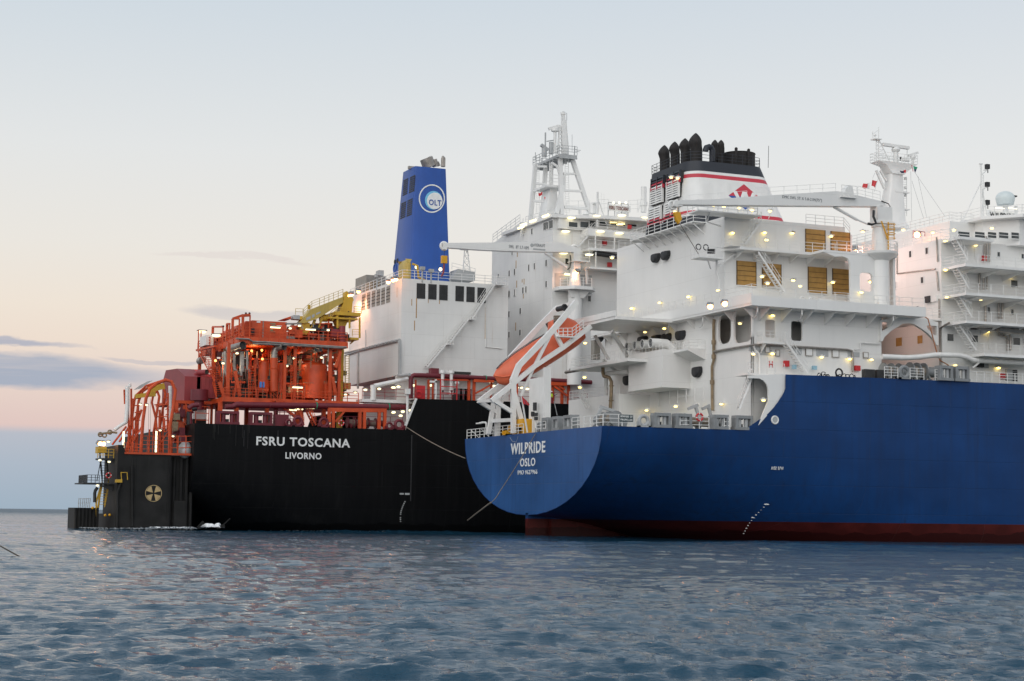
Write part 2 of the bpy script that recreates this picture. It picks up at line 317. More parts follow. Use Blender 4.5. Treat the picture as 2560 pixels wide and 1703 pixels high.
    def build(s, name, mats, parent=None, label=None, cat=None, group=None, kind=None, loc=None, weld=True):
        if not isinstance(mats, (list, tuple)): mats = [mats]
        if name in SPLIT and parent and len(s.calls) > 1:
            bb = [[(min(p[k] for p in s.v[c[0]:c[1]])-.04, max(p[k] for p in s.v[c[0]:c[1]])+.04) for k in range(3)] for c in s.calls]; g = list(range(len(bb)))
            def root(i):
                while g[i] != i: i = g[i]
                return i
            for i in range(len(bb)):
                for j in range(i):
                    if all(bb[i][k][0] <= bb[j][k][1] and bb[j][k][0] <= bb[i][k][1] for k in range(3)): g[root(i)] = root(j)
            gs = {}
            for i in range(len(bb)): gs.setdefault(root(i), []).append(i)
            if len(gs) > 1:
                for ids in gs.values():
                    t = MB()
                    for i in ids: a, b, c, d = s.calls[i]; [t.add(s.v[a:b], [tuple(k-a for k in s.f[q]) for q in range(c, d)], s.m[c] if d > c else 0, s.sm[c] if d > c else False)]
                    o = t.build(name, mats, parent, label, weld=weld)
                return o
        base = root_loc(parent) if parent else Vector(loc) if loc is not None else (Vector((sum(p[0] for p in s.v)/len(s.v), sum(p[1] for p in s.v)/len(s.v), min(p[2] for p in s.v))) if s.v else Vector())
        me = bpy.data.meshes.new(name)
        me.from_pydata([tuple(Vector(p)-base) for p in s.v], [], s.f)
        for m_ in mats: me.materials.append(M[m_] if isinstance(m_, str) else m_)
        me.polygons.foreach_set('material_index', s.m); me.polygons.foreach_set('use_smooth', s.sm)
        if weld:
            bm = bmesh.new(); bm.from_mesh(me); bmesh.ops.remove_doubles(bm, verts=bm.verts, dist=1e-4); bmesh.ops.recalc_face_normals(bm, faces=bm.faces)
            bm.to_mesh(me); bm.free()
            try: me.set_sharp_from_angle(angle=R(38))
            except Exception: pass
        o = bpy.data.objects.new(name, me); C.objects.link(o)
        if parent: o.parent = parent
        else: o.location = base
        tag(o, label, cat, group, kind); return o
def root_loc(o):
    p = Vector(o.location)
    while o.parent: o = o.parent; p += Vector(o.location)
    return p
def tag(o, label=None, cat=None, group=None, kind=None):
    for k, v in (('label', label), ('category', cat), ('group', group), ('kind', kind)):
        if v: o[k] = v
def empty(name, loc, label=None, cat=None, group=None, kind=None):
    o = bpy.data.objects.new(name, None); C.objects.link(o); o.location = loc; o.empty_display_size = 0.5; tag(o, label, cat, group, kind); return o
def copy_thing(root, loc, label, rz=0):
    r = root.copy(); C.objects.link(r); r.location = loc; r['label'] = label; r.rotation_euler = (0, 0, rz)
    for ch in list(root.children):
        c = ch.copy(); C.objects.link(c); c.parent = r
        for g in list(ch.children): d = g.copy(); C.objects.link(d); d.parent = c
    return r
def text(name, s, m, parent, at, h, w, face='y', depth=0.02, bold=0.0, align='CENTER', label=None, cat=None, group=None):
    cu = bpy.data.curves.new(name, 'FONT'); cu.body = s; cu.size = 1.0; cu.offset = bold; cu.extrude = 0.01; cu.align_x = 'LEFT'
    cu.resolution_u = 3; cu.space_character = 1.12; ob = bpy.data.objects.new(name, cu); C.objects.link(ob)
    dg = bpy.context.evaluated_depsgraph_get(); dg.update(); me = bpy.data.meshes.new_from_object(ob.evaluated_get(dg)); bpy.data.objects.remove(ob); bpy.data.curves.remove(cu)
    xs = [v.co.x for v in me.vertices]; ys = [v.co.y for v in me.vertices]
    x0, x1, y0, y1 = min(xs), max(xs), min(ys), max(ys); base = root_loc(parent) if parent else Vector(at)
    for v in me.vertices:
        a = ((v.co.x-x0)/(x1-x0)-0.5)*w; b = ((v.co.y-y0)/(y1-y0)-0.5)*h; c = depth*(1 if v.co.z > 0 else -1)
        p = Vector((at[0]+a, at[1]-c, at[2]+b)) if face == 'y' else Vector((at[0]-c, at[1]-a, at[2]+b))
        v.co = p - base
    me.materials.clear(); me.materials.append(M[m]); me.name = name
    o = bpy.data.objects.new(name, me); C.objects.link(o)
    if parent: o.parent = parent
    else: o.location = base
    tag(o, label, cat, group); return o
def rrect(x0, x1, z0, z1, r, n=4):
    if x0 > x1: x0, x1 = x1, x0
    if z0 > z1: z0, z1 = z1, z0
    pts = []
    for cx, cz, a0 in ((x1-r, z0+r, -90), (x1-r, z1-r, 0), (x0+r, z1-r, 90), (x0+r, z0+r, 180)):
        for i in range(n+1):
            a = R(a0+90*i/n); pts.append((cx+r*math.cos(a), cz+r*math.sin(a)))
    return pts
def rail(mb, pts, h=1.1, n=3, sp=1.6, r=0.03, mi=0, posts=True):
    pts = [Vector(p) for p in pts]
    for p, q in zip(pts[:-1], pts[1:]):
        for k in range(n): dz = Vector((0, 0, h*(k+1)/n)); mb.tube(p+dz, q+dz, r, 4, mi, cap=False)
        if posts:
            m = max(1, int(round((q-p).length/sp)))
            for i in range(m+1): b = p.lerp(q, i/m); mb.tube(b, b+Vector((0, 0, h)), r*1.15, 4, mi, cap=False)
    return mb
def stair(mb, p, q, side, w=0.9, rails=True, mi=0, step=0.28, th=0.07):
    p, q = Vector(p), Vector(q); sd = Vector(side).normalized()*w/2
    for s_ in (-1, 1):
        mb.beam(p+sd*s_, q+sd*s_, 0.06, 0.2, mi, side=side)
        if rails:
            for hh in (0.55, 1.0): mb.tube(p+sd*s_+Vector((0,0,hh)), q+sd*s_+Vector((0,0,hh)), 0.028, 4, mi, cap=False)
            for i in range(0, 5): b = p.lerp(q, i/4)+sd*s_; mb.tube(b, b+Vector((0,0,1.0)), 0.03, 4, mi, cap=False)
    n = max(3, int(abs(q.z-p.z)/step))
    for i in range(1, n):
        b = p.lerp(q, i/n); d = Vector(((q-p).x, (q-p).y, 0)); d = d.normalized() if d.length > 1e-3 else Vector((1, 0, 0))
        mb.beam(b-sd, b+sd, th*0+0.26, 0.05, mi, side=d)
    return mb
LAMPS = []
def wall_lamp(parent, p, face='y', w=0.42, long=False, mats=('wtrim', 'lamp')):
    """a bulkhead lamp: housing with hood, and a lit lens below it"""
    m = MB(); x, y, z = p; wl = 1.15 if long else w; h = 0.17 if long else 0.20
    if face == 'y':
        m.box(x-wl/2-.05, x+wl/2+.05, y-0.55, y-0.02, z+h*0.5, z+h*0.5+0.10, 0); m.box(x-0.06, x+0.06, y-0.4, y, z+h*.5+.02, z+h*.5+.2, 0); m.sphere((x, y-0.3, z), wl/2, 12, 6, 1, sz=h/wl)
    else:
        m.box(x-0.55, x-0.02, y-wl/2-.05, y+wl/2+.05, z+h*.5, z+h*.5+0.10, 0); m.box(x-0.4, x, y-.06, y+.06, z+h*.5+.02, z+h*.5+.2, 0); m.sphere((x-0.3, y, z), wl/2, 12, 6, 1, sz=h/wl)
    if mats[1] == 'lamp' and JIT.random() < .4: mats = (mats[0], 'lamp2')
    return m.build('wall_lamp', mats, parent)
# ------------------------------------------------------------------ the sea
def build_sea():
    A0 = math.atan2(FW.y, FW.x); na = 760
    ang = np.linspace(A0-R(30), A0+R(30), na)
    rr = [14.0]
    while rr[-1] < 14000: rr.append(rr[-1]*(1.0045 if rr[-1] < 170 else 1.007 if rr[-1] < 900 else 1.03))
    rr = np.array(rr); nr = len(rr)
    RR, AA = np.meshgrid(rr, ang, indexing='ij')
    X = CAM.x + RR*np.cos(AA); Y = CAM.y + RR*np.sin(AA); Z = np.zeros_like(X)
    sp = np.maximum(np.gradient(rr)[:, None]*np.ones_like(X), RR*R(60)/na)
    rng = np.random.default_rng(11); wd = A0 + R(165)
    DX = np.zeros_like(X); DY = np.zeros_like(X)
    for i in range(110):
        lam = 0.34*(20/0.34)**(i/109.0); k = 2*math.pi/lam
        th = wd + rng.normal(0, 0.30 if lam > 0.9 else 0.6); ph = rng.uniform(0, 6.28)
        amp = 0.0088*lam**0.72*(1.0 if lam < 1.2 else (1.2/lam)**0.95)*rng.uniform(0.35, 1.5)
        fade = np.clip((lam/sp-1.3)/1.6, 0, 1)
        arg = k*(X*math.cos(th)+Y*math.sin(th))+ph
        a = amp*fade; c, s = np.cos(arg), np.sin(arg)
        Z += a*c; DX -= 1.1*a*s*math.cos(th); DY -= 1.1*a*s*math.sin(th)
    for lam, amp, dth in ((44, .09, -.3), (31, .07, .5), (23, .05, 0), (18, .035, -.7)):     # low swell
        th = wd+.9+dth; Z += amp*np.cos(2*math.pi/lam*(X*math.cos(th)+Y*math.sin(th))+lam)
    # gusts: patches of rougher and smoother water
    g = 0.85 + 0.35*np.sin(X*0.045+1.3*np.sin(Y*0.03))*np.sin(Y*0.038+1.1*np.sin(X*0.021))
    Z += rng.normal(0, 1, X.shape)*np.clip((RR-60)/120, 0, 1)*np.minimum(.022*sp, .25)
    Z *= g; X2 = X+DX*g; Y2 = Y+DY*g
    co = np.stack([X2, Y2, Z], -1).reshape(-1, 3)
    i, j = np.meshgrid(np.arange(nr-1), np.arange(na-1), indexing='ij'); b = (i*na+j).ravel()
    q = np.stack([b, b+na, b+na+1, b+1], -1)
    # flat far water all round, to the horizon
    n0 = len(co); ex = []; ring = 96; qs = []
    a_full = np.linspace(A0+R(30), A0-R(30)+2*math.pi, ring)
    for r_ in (1.0, 60.0, 1200.0, 14000.0): ex += [(CAM.x+r_*math.cos(a), CAM.y+r_*math.sin(a), -0.02) for a in a_full]
    for k in range(3):
        for m in range(ring-1): o = n0+k*ring+m; qs.append((o, o+ring, o+ring+1, o+1))
    n1 = n0+len(ex)
    a2 = np.linspace(A0-R(30), A0+R(30), 24)
    for r_ in (1.0, 14.0): ex += [(CAM.x+r_*math.cos(a), CAM.y+r_*math.sin(a), -0.3) for a in a2]
    for m in range(23): o = n1+m; qs.append((o, o+24, o+25, o+1))
    n2 = n0+len(ex); a3 = np.linspace(0, 2*math.pi, 128, endpoint=False)
    for r_ in (13990.0, 50000.0): ex += [(CAM.x+r_*math.cos(a), CAM.y+r_*math.sin(a), -0.05) for a in a3]
    for m in range(128): o = n2+m; p = n2+(m+1) % 128; qs.append((o, o+128, p+128, p))
    co = np.concatenate([co, np.array(ex)]); q = np.concatenate([q, np.array(qs)])
    me = bpy.data.meshes.new('sea'); me.vertices.add(len(co)); me.vertices.foreach_set('co', co.astype(np.float32).ravel())
    me.loops.add(q.size); me.loops.foreach_set('vertex_index', q.astype(np.int32).ravel())
    me.polygons.add(len(q)); me.polygons.foreach_set('loop_start', np.arange(0, q.size, 4, dtype=np.int32)); me.polygons.foreach_set('use_smooth', np.ones(len(q), dtype=bool))
    me.update(calc_edges=True); me.validate()
    m = bpy.data.materials.new('sea_water'); m.use_nodes = True; n = m.node_tree.nodes; l = m.node_tree.links; b = n['Principled BSDF']
    b.inputs['Base Color'].default_value = (0.010, 0.053, 0.094, 1); b.inputs['Roughness'].default_value = 0.035; b.inputs['IOR'].default_value = 1.333
    g_ = n.new('ShaderNodeNewGeometry')
    mp = n.new('ShaderNodeMapping'); mp.inputs['Rotation'].default_value = (0, 0, wd); mp.inputs['Scale'].default_value = (1.0, 0.55, 1); mp.vector_type = 'TEXTURE'; mp.inputs['Scale'].default_value = (1, 1.8, 1)
    l.new(g_.outputs['Position'], mp.inputs[0])
    t1 = n.new('ShaderNodeTexNoise'); t1.inputs['Scale'].default_value = 5.0; t1.inputs['Detail'].default_value = 8; t1.inputs['Roughness'].default_value = 0.6; l.new(mp.outputs[0], t1.inputs['Vector'])
    t2 = n.new('ShaderNodeTexNoise'); t2.inputs['Scale'].default_value = 0.42; t2.inputs['Detail'].default_value = 4; l.new(mp.outputs[0], t2.inputs['Vector'])
    b1 = n.new('ShaderNodeBump'); b1.inputs['Strength'].default_value = 1.0; b1.inputs['Distance'].default_value = 0.10; l.new(t1.outputs[0], b1.inputs['Height'])
    b2 = n.new('ShaderNodeBump'); b2.inputs['Strength'].default_value = 0.35; b2.inputs['Distance'].default_value = 0.8; l.new(t2.outputs[0], b2.inputs['Height']); l.new(b1.outputs[0], b2.inputs['Normal'])
    t3 = n.new('ShaderNodeTexNoise'); t3.inputs['Scale'].default_value = 0.11; t3.inputs['Detail'].default_value = 3; l.new(mp.outputs[0], t3.inputs['Vector'])
    b3 = n.new('ShaderNodeBump'); b3.inputs['Strength'].default_value = 0.3; b3.inputs['Distance'].default_value = 1.8; l.new(t3.outputs[0], b3.inputs['Height']); l.new(b2.outputs[0], b3.inputs['Normal'])
    l.new(b3.outputs[0], b.inputs['Normal'])
    # roughness rises with distance from a point ahead of the camera, darkening far water
    vd = n.new('ShaderNodeVectorMath'); vd.operation = 'DISTANCE'; l.new(g_.outputs['Position'], vd.inputs[0]); vd.inputs[1].default_value = (-30, -110, 0)
    mr = n.new('ShaderNodeMapRange'); l.new(vd.outputs['Value'], mr.inputs['Value']); mr.inputs['From Min'].default_value = 70; mr.inputs['From Max'].default_value = 1100; mr.inputs['To Min'].default_value = 0.035; mr.inputs['To Max'].default_value = 0.42
    l.new(mr.outputs[0], b.inputs['Roughness'])
    me.materials.append(m); o = bpy.data.objects.new('sea', me); C.objects.link(o); o['kind'] = 'structure'
build_sea()

# ------------------------------------------------------------------ hulls
def hull_rings(us, Bf, zb, nf, zt, cy, m=22):
    rings = []
    for u in us:
        B, b, n = Bf(u), zb(u), nf(u); pts = []
        for i in range(m+1):
            t = math.pi*(i/m - 0.5)     # -90 (starboard rail) .. +90 (port rail)
            s, c = math.sin(t), math.cos(t)
            pts.append((u, cy + B*math.copysign(abs(s)**(2/n), s), zt - (zt-b)*abs(c)**(2/n)))
        rings.append(pts)
    return rings
def interp(tab): xs, ys = zip(*tab); return lambda u: float(np.interp(u, xs, ys))
tanker = empty('gas_tanker', (0, 0, 0), 'blue-hulled gas tanker with white deckhouses and red-banded funnel, nearer of the two ships', 'ship')
BW = interp([(0, 18.75), (8, 19.3), (20, 20.35), (30, 21.3), (40, 22.1), (52, 22.8), (70, 23), (230, 23), (262, 15), (280, 4)])
zbW = interp([(0, 2.4), (6, 1.7), (14, -0.4), (24, -4), (36, -9), (60, -11), (270, -11), (280, -6)])
nW = interp([(0, 2.05), (10, 2.1), (25, 2.6), (40, 3.4), (70, 5.5), (230, 5.5), (270, 2.4)])
usW = [0, 1.5, 4, 7, 10, 13, 16, 20, 24, 28, 32, 36, 40, 46, 52, 60, 70, 100, 160, 220, 240, 255, 268, 280]
h = MB(); RG = hull_rings(usW, BW, zbW, nW, 11.4, 0)
h.loft(RG, 0, cap=False, closed=False)
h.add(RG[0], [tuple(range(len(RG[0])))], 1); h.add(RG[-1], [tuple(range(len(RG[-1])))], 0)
# raised topsides forward of the curved step
step = [(15.7, 11.4)] + [(av(r7(*p), -20.3).x, av(r7(*p), -20.3).z) for p in ((1650,1310),(1700,1255),(1740,1200),(1775,1145),(1800,1100),(1812,1062),(1813,1000),(1813,927))]
top = step + [(u, 17.35) for u in usW if u > 22]
for sgn in (-1, 1):
    for (ua, za), (ub, zb_) in zip(top[:-1], top[1:]):
        a0, b0, b1, a1 = [(ua, sgn*BW(ua), 11.4), (ub, sgn*BW(ub), 11.4), (ub, sgn*BW(ub), zb_), (ua, sgn*BW(ua), za)]
        h.add([a0, b0, b1, a1], [(0, 1, 2, 3)], 0)
# rubbing edge bars
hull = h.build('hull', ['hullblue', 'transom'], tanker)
k = MB(); k.prism([(0.0, -4), (30, -4), (30, -1.5), (14, 0.8), (6, 2.3), (0.0, 2.6)], [], 'y', -0.35, 0.35); k.prism([(2.5, -4), (30, -4), (30, -1), (16, 0.6), (2.5, 2.2)], [], 'y', -1.1, 1.1)
k.build('skeg', 'hullblue', hull)
dk = MB()
dk.add([(0.05, -18.7, 11.36), (18, -20.1, 11.36), (18, 20.1, 11.36), (0.05, 18.7, 11.36)], [(0, 1, 2, 3)], 0)
dk.add([(21.3, -20.4, 17.3), (52, -22.7, 17.3), (70, -22.9, 17.3), (240, -20, 17.3), (240, 20, 17.3), (70, 22.9, 17.3), (21.3, 20.4, 17.3)], [(0, 1, 2, 3, 4, 5, 6)], 0)
dk.build('deck', 'deck', tanker, weld=False)
ct = MB(); 
pts = [(0, BW(0)*math.sin(t), 11.4-9.0*math.cos(t)) for t in np.linspace(-math.pi/2, math.pi/2, 41)]
pts = [(-0.01, p[1], p[2]) for p in RG[0]]; ct.path(pts, 0.05, 5)
ct.build('transom_edge', 'hullblue', hull)
def tx(p): return au(p, -0.05)
a, b = tx(r5(335, 980)), tx(r5(545, 985)); text('ship_name', 'WILPRIDE', 'letter', hull, (-0.03, (a.y+b.y)/2, (tx(r5(440,945)).z+tx(r5(440,1015)).z)/2), abs(tx(r5(440,945)).z-tx(r5(440,1015)).z), abs(a.y-b.y), 'x', bold=0.02)
a, b = tx(r5(392, 1068)), tx(r5(484, 1068)); text('home_port', 'OSLO', 'letter', hull, (-0.03, (a.y+b.y)/2, (tx(r5(440,1042)).z+tx(r5(440,1093)).z)/2), abs(tx(r5(440,1042)).z-tx(r5(440,1093)).z), abs(a.y-b.y), 'x', bold=0.015)
a, b = tx(r5(378, 1130)), tx(r5(497, 1128)); text('registry_number', 'IMO 9627966', 'letter', hull, (-0.03, (a.y+b.y)/2, (tx(r5(440,1115)).z+tx(r5(440,1142)).z)/2), abs(tx(r5(440,1115)).z-tx(r5(440,1142)).z), abs(a.y-b.y), 'x', bold=0.0)
# draft marks down the quarter and the small mark above them
def hull_y(u, z, Bf=BW, zbf=zbW, nf=nW, zt=11.4, cy=0):
    if z >= zt: return cy-Bf(u)
    c = min(1, max(0, (zt-z)/(zt-zbf(u))))**(nf(u)/2); return cy-Bf(u)*max(0, 1-c*c)**(1/nf(u))
def hull_hit(p, Bf=BW, zbf=zbW, nf=nW, zt=11.4, cy=0, y0=-23.5):
    for k in range(500):
        y = cy+y0+k*.05; q = av(p, y)
        if y >= hull_y(q.x, q.z, Bf, zbf, nf, zt, cy): return q
    return q
dm = MB(); P0, P1 = av(dd(1765, 1161), -16), av(dd(1712, 1228), -10)
for i in range(12):
    t = i/11; q = (1765+(1712-1765)*t-6*math.sin(t*3.14), 1161+67*t); y = -17
    p = hull_hit(dd(*q)); y = p.y
    w = 0.26 if i in (0, 5) else 0.07
    dm.box(p.x-w, p.x+w, y-0.03, y+0.1, p.z-0.055, p.z+0.055)
dm.build('draft_marks', 'letter', hull)
q = (1788, 1078); p = hull_hit(dd(*q)); y = p.y
text('draft_mark', 'A/B/ B/W', 'letter', hull, (p.x, y-0.1, p.z), 0.34, 1.5)
# mooring pipe through the side plating
p = av(r7(1720, 1372), -20.4); hy = -BW(p.x)
ch = MB(); ch.torus((p.x, hy-0.02, p.z), 0.38, 0.09, 'y', 20, 8); ch.build('hull_fairlead', 'wtrim', hull)
ch = MB(); ch.tube((p.x, hy-0.06, p.z), (p.x, hy+0.3, p.z), 0.36, 20); ch.build('hull_fairlead_opening', 'lgrey', hull)
# small scuppers and rust lines below the rail
for q in ((1386+12, 992), (1570, 986), (2120, 905)):
    pass

# ------------------------------------------------------------------ tanker deckhouse
house = MB()
ZP = 24.5     # promenade deck
def hole(plane, tl, br, r_=0.3):
    f = (lambda p: (au(p, 18.0).y, au(p, 18.0).z)) if plane == 'aft' else (lambda p: (av(p, -17.5).x, av(p, -17.5).z))
    a, b = f(tl), f(br); return rrect(a[0], b[0], a[1], b[1], r_)
H1 = hole('aft', r7(1158, 352), r7(1282, 615), 0.9); H2 = hole('aft', r7(1308, 308), r7(1490, 598), 0.9)
D1 = hole('side', r7(1619, 387), r7(1718, 571), 0.25); D2 = hole('side', q1(70, 402), q1(180, 600), 0.3)
HT = 24.45
house.prism([(-17.5, 11.36), (17.5, 11.36), (17.5, HT), (-17.5, HT)], [H1, H2], 'x', 18.0, 18.25)
house.prism([(18.25, 11.36), (34.5, 11.36), (34.5, HT), (18.25, HT)], [D1, D2], 'y', -17.5, -17.25)
house.box(34.3, 34.5, -17.25, 17.25, 11.36, HT); house.box(18.25, 34.3, 17.25, 17.5, 11.36, HT)
house.box(21.2, 21.3, -17.25, 2, 17.4, HT); house.box(21.3, 34.3, -14.3, -14.2, 17.4, HT)      # inner bulkheads seen through the openings
house.box(18.25, 34.3, -17.25, 17.25, 19.0, 19.1)
deckhouse = house.build('deckhouse', 'white', tanker)
# contents seen through the openings
it = MB()
for i in range(3): it.tube((19.6, -14.5+1.7*i, 19.1), (19.6, -14.5+1.7*i, 20.2), 0.55, 10)
it.build('stowed_drum', 'dark', deckhouse)
it = MB(); it.box(31.2, 33.4, -16.4, -15.2, 19.1, 20.9); it.sphere((32.0, -16.5, 20.9), .5, 10, 6); it.sphere((33.0, -16.5, 20.8), .5, 10, 6); it.build('stowed_machinery', 'navy', deckhouse)
m = MB(); rail(m, [(18.05, -17.0, 19.15), (18.05, -8.0, 19.15)], 1.05, 3, 1.0, 0.035); rail(m, [(22.5, -17.45, 19.15), (34.2, -17.45, 19.15)], 1.05, 3, 1.1, 0.035); m.build('opening_railing', 'wtrim', deckhouse)
p = au(r7(1395, 432), 19.5); wall_lamp(deckhouse, p, 'x', mats=('wtrim', 'lamp'))
# promenade deck slab with deep fascia, overhanging aft and to starboard
pr = MB(); zf0 = 24.5; zf1 = 25.75
pr.prism([(16.6, -20.0), (38.6, -20.0), (38.6, -17.0), (35.5, -14), (35.5, 17.5), (16.6, 18.6)], [], 'z', HT+0.003, 24.7)
pr.box(16.55, 16.75, -20.0, 18.6, 24.7, zf1); pr.box(16.75, 38.6, -20.0, -19.8, 24.7, zf1-0.25)
for i in range(9): y = -18+4.2*i; pr.prism([(16.8, HT), (18.0, HT), (18.0, HT-1.1)], [], 'y', y, y+0.12)
for i in range(7): x = 19+2.7*i; pr.prism([(-19.8, HT), (-17.5, HT), (-17.5, HT-1.3)], [], 'x', x, x+0.12)
prom = pr.build('promenade_deck', 'white', tanker)
m = MB(); rail(m, [(16.65, 18.5, zf1), (16.65, -19.9, zf1), (22, -19.9, zf1-.25), (38.5, -19.9, zf1-.25)], 0.95, 2, 1.7, 0.03); m.build('railing', 'wtrim', prom)
m = MB()
for (x, y, z) in ((17.6, -19.5, 24.4), (23, -19.6, 24.4), (34.6, -19.6, 24.4), (17, -9.0, 24.4), (17, -1, 24.4)):
    m.path([(x, y, z), (x, y, z-.5), (x+.3, y+.7, z-.9), (x+.5, y+1.6, z-1.0)], 0.09, 6)
m.build('drain_pipe', 'wtrim', prom)
# upper house
UT = 35.2
up = MB(); up.box(18, 33.6, -12, 14.3, 24.7, UT)
up.box(33.6, 35.2, -11.0, 14, 24.7, 34.6)
upper = up.build('upper_deckhouse', 'white', tanker)
# golden mesh intakes with frames
def louvre(parent, tl, br, v, name='air_intake'):
    a, b = av(tl, v), av(br, v); x0, x1 = a.x, b.x; z1 = (a.z+av((br[0], tl[1]), v).z)/2; z0 = (b.z+av((tl[0], br[1]), v).z)/2
    m = MB(); m.box(x0, x1, v-0.10, v+0.05, z0, z1, 0); n = 5
    for i in range(1, n): z = z0+(z1-z0)*i/n; m.box(x0, x1, v-0.14, v-0.1, z-0.022, z+0.022, 1)
    m.box(x0-.06, x0, v-.16, v, z0, z1, 1); m.box(x1, x1+.06, v-.16, v, z0, z1, 1); m.box(x0-.06, x1+.06, v-.17, v, z0-.1, z0, 2)
    for i in range(1, 24): x = x0+(x1-x0)*i/24; m.box(x-.02, x+.02, v-.112, v-.1, z0, z1, 0)
    return m.build(name, ['gold', 'golddk', 'wtrim'], parent)
for tl, br in ((r8(183, 935), r8(345, 1150)), (r8(399, 955), r8(556, 1158)), (r6(1340, 1347), r6(1522, 1585)), (r6(1590, 1372), r6(1768, 1600)), (r8(205, 1256), r8(357, 1478)), (r8(413, 1272), r8(562, 1488))):
    louvre(upper, tl, br, -12.0)
# shield-shaped black vents on the aft walls
def shield(parent, c, w, h_, u):
    p = au(c, u); q = au((c[0], c[1]+h_), u); H_ = abs(p.z-q.z); Wd = abs(au((c[0]+w/2, c[1]), u).y-au((c[0]-w/2, c[1]), u).y)
    prof = [(-.5, .30), (-.40, .46), (-.12, .5), (.0, .46), (.14, .5), (.42, .46), (.5, .30), (.5, -.05), (.36, -.32), (.15, -.47), (0, -.5), (-.15, -.47), (-.36, -.32), (-.5, -.05)]
    m = MB(); r0 = [(u-0.02, p.y+a*Wd, p.z+b*H_) for a, b in prof]; r1_ = [(u-0.45, p.y+a*Wd*.92, p.z+b*H_*.95-0.05) for a, b in prof]; r2_ = [(u-0.6, p.y+a*Wd*.6, p.z+b*H_*.6-.1) for a, b in prof]
    m.loft([r0, r1_, r2_], 0); return m.build('vent_cowl', 'blackp', parent)
for c, w, hh in ((r6(560, 1315), 70/3.92, 92/3.92), (r6(657, 1290), 70/3.92, 94/3.92)): shield(upper, c, w, hh, 18)
for c in (r7(803, 545), r7(665, 572), r7(565, 588), r7(432, 600)): shield(deckhouse, c, 78/3.92, 100/3.92, 18)
shield(deckhouse, r7(966, 902), 80/3.92, 108/3.92, 18); shield(deckhouse, r7(285, 985), 70/3.92, 100/3.92, 18)
# projecting fan room with its four horizontal intakes
UB = 14.4
a = au(r7(280, 735), UB); b = au(r7(610, 1050), UB)
bx = MB(); bx.box(UB, 18, b.y, a.y, b.z, (a.z+au(r7(610, 680), UB).z)/2); zt_ = (a.z+au(r7(610, 680), UB).z)/2
fan = bx.build('fan_room', 'white', tanker)
for i, (c, rad) in enumerate(((r7(262, 655), 30), (r7(338, 640), 30), (r7(412, 628), 31), (r7(495, 618), 33))):
    p = au(c, UB-0.3); rr_ = rad/3.92/22.0*1.4; m = MB()
    m.path([(p.x, p.y, p.z), (p.x+0.8, p.y, p.z+0.02), (p.x+2.0, p.y, p.z), (p.x+2.7, p.y, p.z-0.35), (p.x+2.9, p.y, p.z-1.2)], rr_, 14, 0, cap=False)
    for k in range(3): t = math.pi*k/3; m.beam((p.x+.1, p.y-rr_*math.cos(t), p.z-rr_*math.sin(t)), (p.x+.1, p.y+rr_*math.cos(t), p.z+rr_*math.sin(t)), .05, .05, 1)
    m.tube((p.x+.14, p.y, p.z), (p.x+.2, p.y, p.z), rr_*.97, 14, 2); m.torus((p.x, p.y, p.z), rr_, .05, 'x', 14, 6, 0)
    m.build('ventilation_duct', ['wtrim', 'lgrey', 'dark'], fan)
m = MB(); rail(m, [(UB+.1, a.y, zt_), (UB+.1, b.y+.1, zt_), (18, b.y+.1, zt_)], 0.9, 2, 0.8, .03); m.build('railing', 'wtrim', fan)
p = au(r7(790, 680), 17); m = MB(); m.prism([(18, zt_-.1), (15.8, zt_-.1), (15.8, zt_-.35), (18, zt_-1.3)], [], 'y', b.y-3.4, b.y); rail(m, [(15.9, b.y, zt_-.1), (15.9, b.y-3.4, zt_-.1), (18, b.y-3.4, zt_-.1)], 1.0, 3, 1, .03); m.build('side_platform', 'wtrim', fan)
# brown lagged pipes over the aft and side walls
m = MB(); f = lambda x, y: au(r7(x, y), 17.75)
m.path([f(1118, 385), f(1112, 440), f(1113, 790), f(1097, 850), f(1100, 1280)], 0.16, 8)
for c in ((1113, 612), (1113, 752), (1098, 1003)): p = f(*c); m.tube(p-Vector((0, 0, .22)), p+Vector((0, 0, .22)), 0.24, 8)
m.build('wall_pipe', 'bronze', deckhouse)
m = MB(); g = lambda x, y: av((x, y), -17.75)
m.path([f(1118, 702), f(1300, 670), f(1470, 643), au(r7(1515, 636), 17.75)], 0.13, 8)
m.path([g(*r7(1512, 636)), g(*r7(1800, 648)), g(*q1(300, 665)), g(*q1(620, 685)), g(*q1(665, 695)), g(*q1(672, 730)), g(*q1(675, 900))], 0.13, 8)
m.build('wall_pipe', 'steel', deckhouse)
m = MB(); m.path([g(*r7(1505, 650)), g(*r7(1520, 690)), g(*r7(1555, 720)), g(*r7(1565, 760)), g(*r7(1565, 925))], 0.12, 8); m.path([g(*q1(750, 615)), g(*q1(950, 625))], .07, 6); m.path([g(*q1(750, 615)), g(*q1(745, 680)), g(*q1(690, 684))], .07, 6)
m.path([f(560, 1075), f(570, 1110), f(572, 1240)], .1, 6); m.build('drain_pipe', 'wtrim', deckhouse)
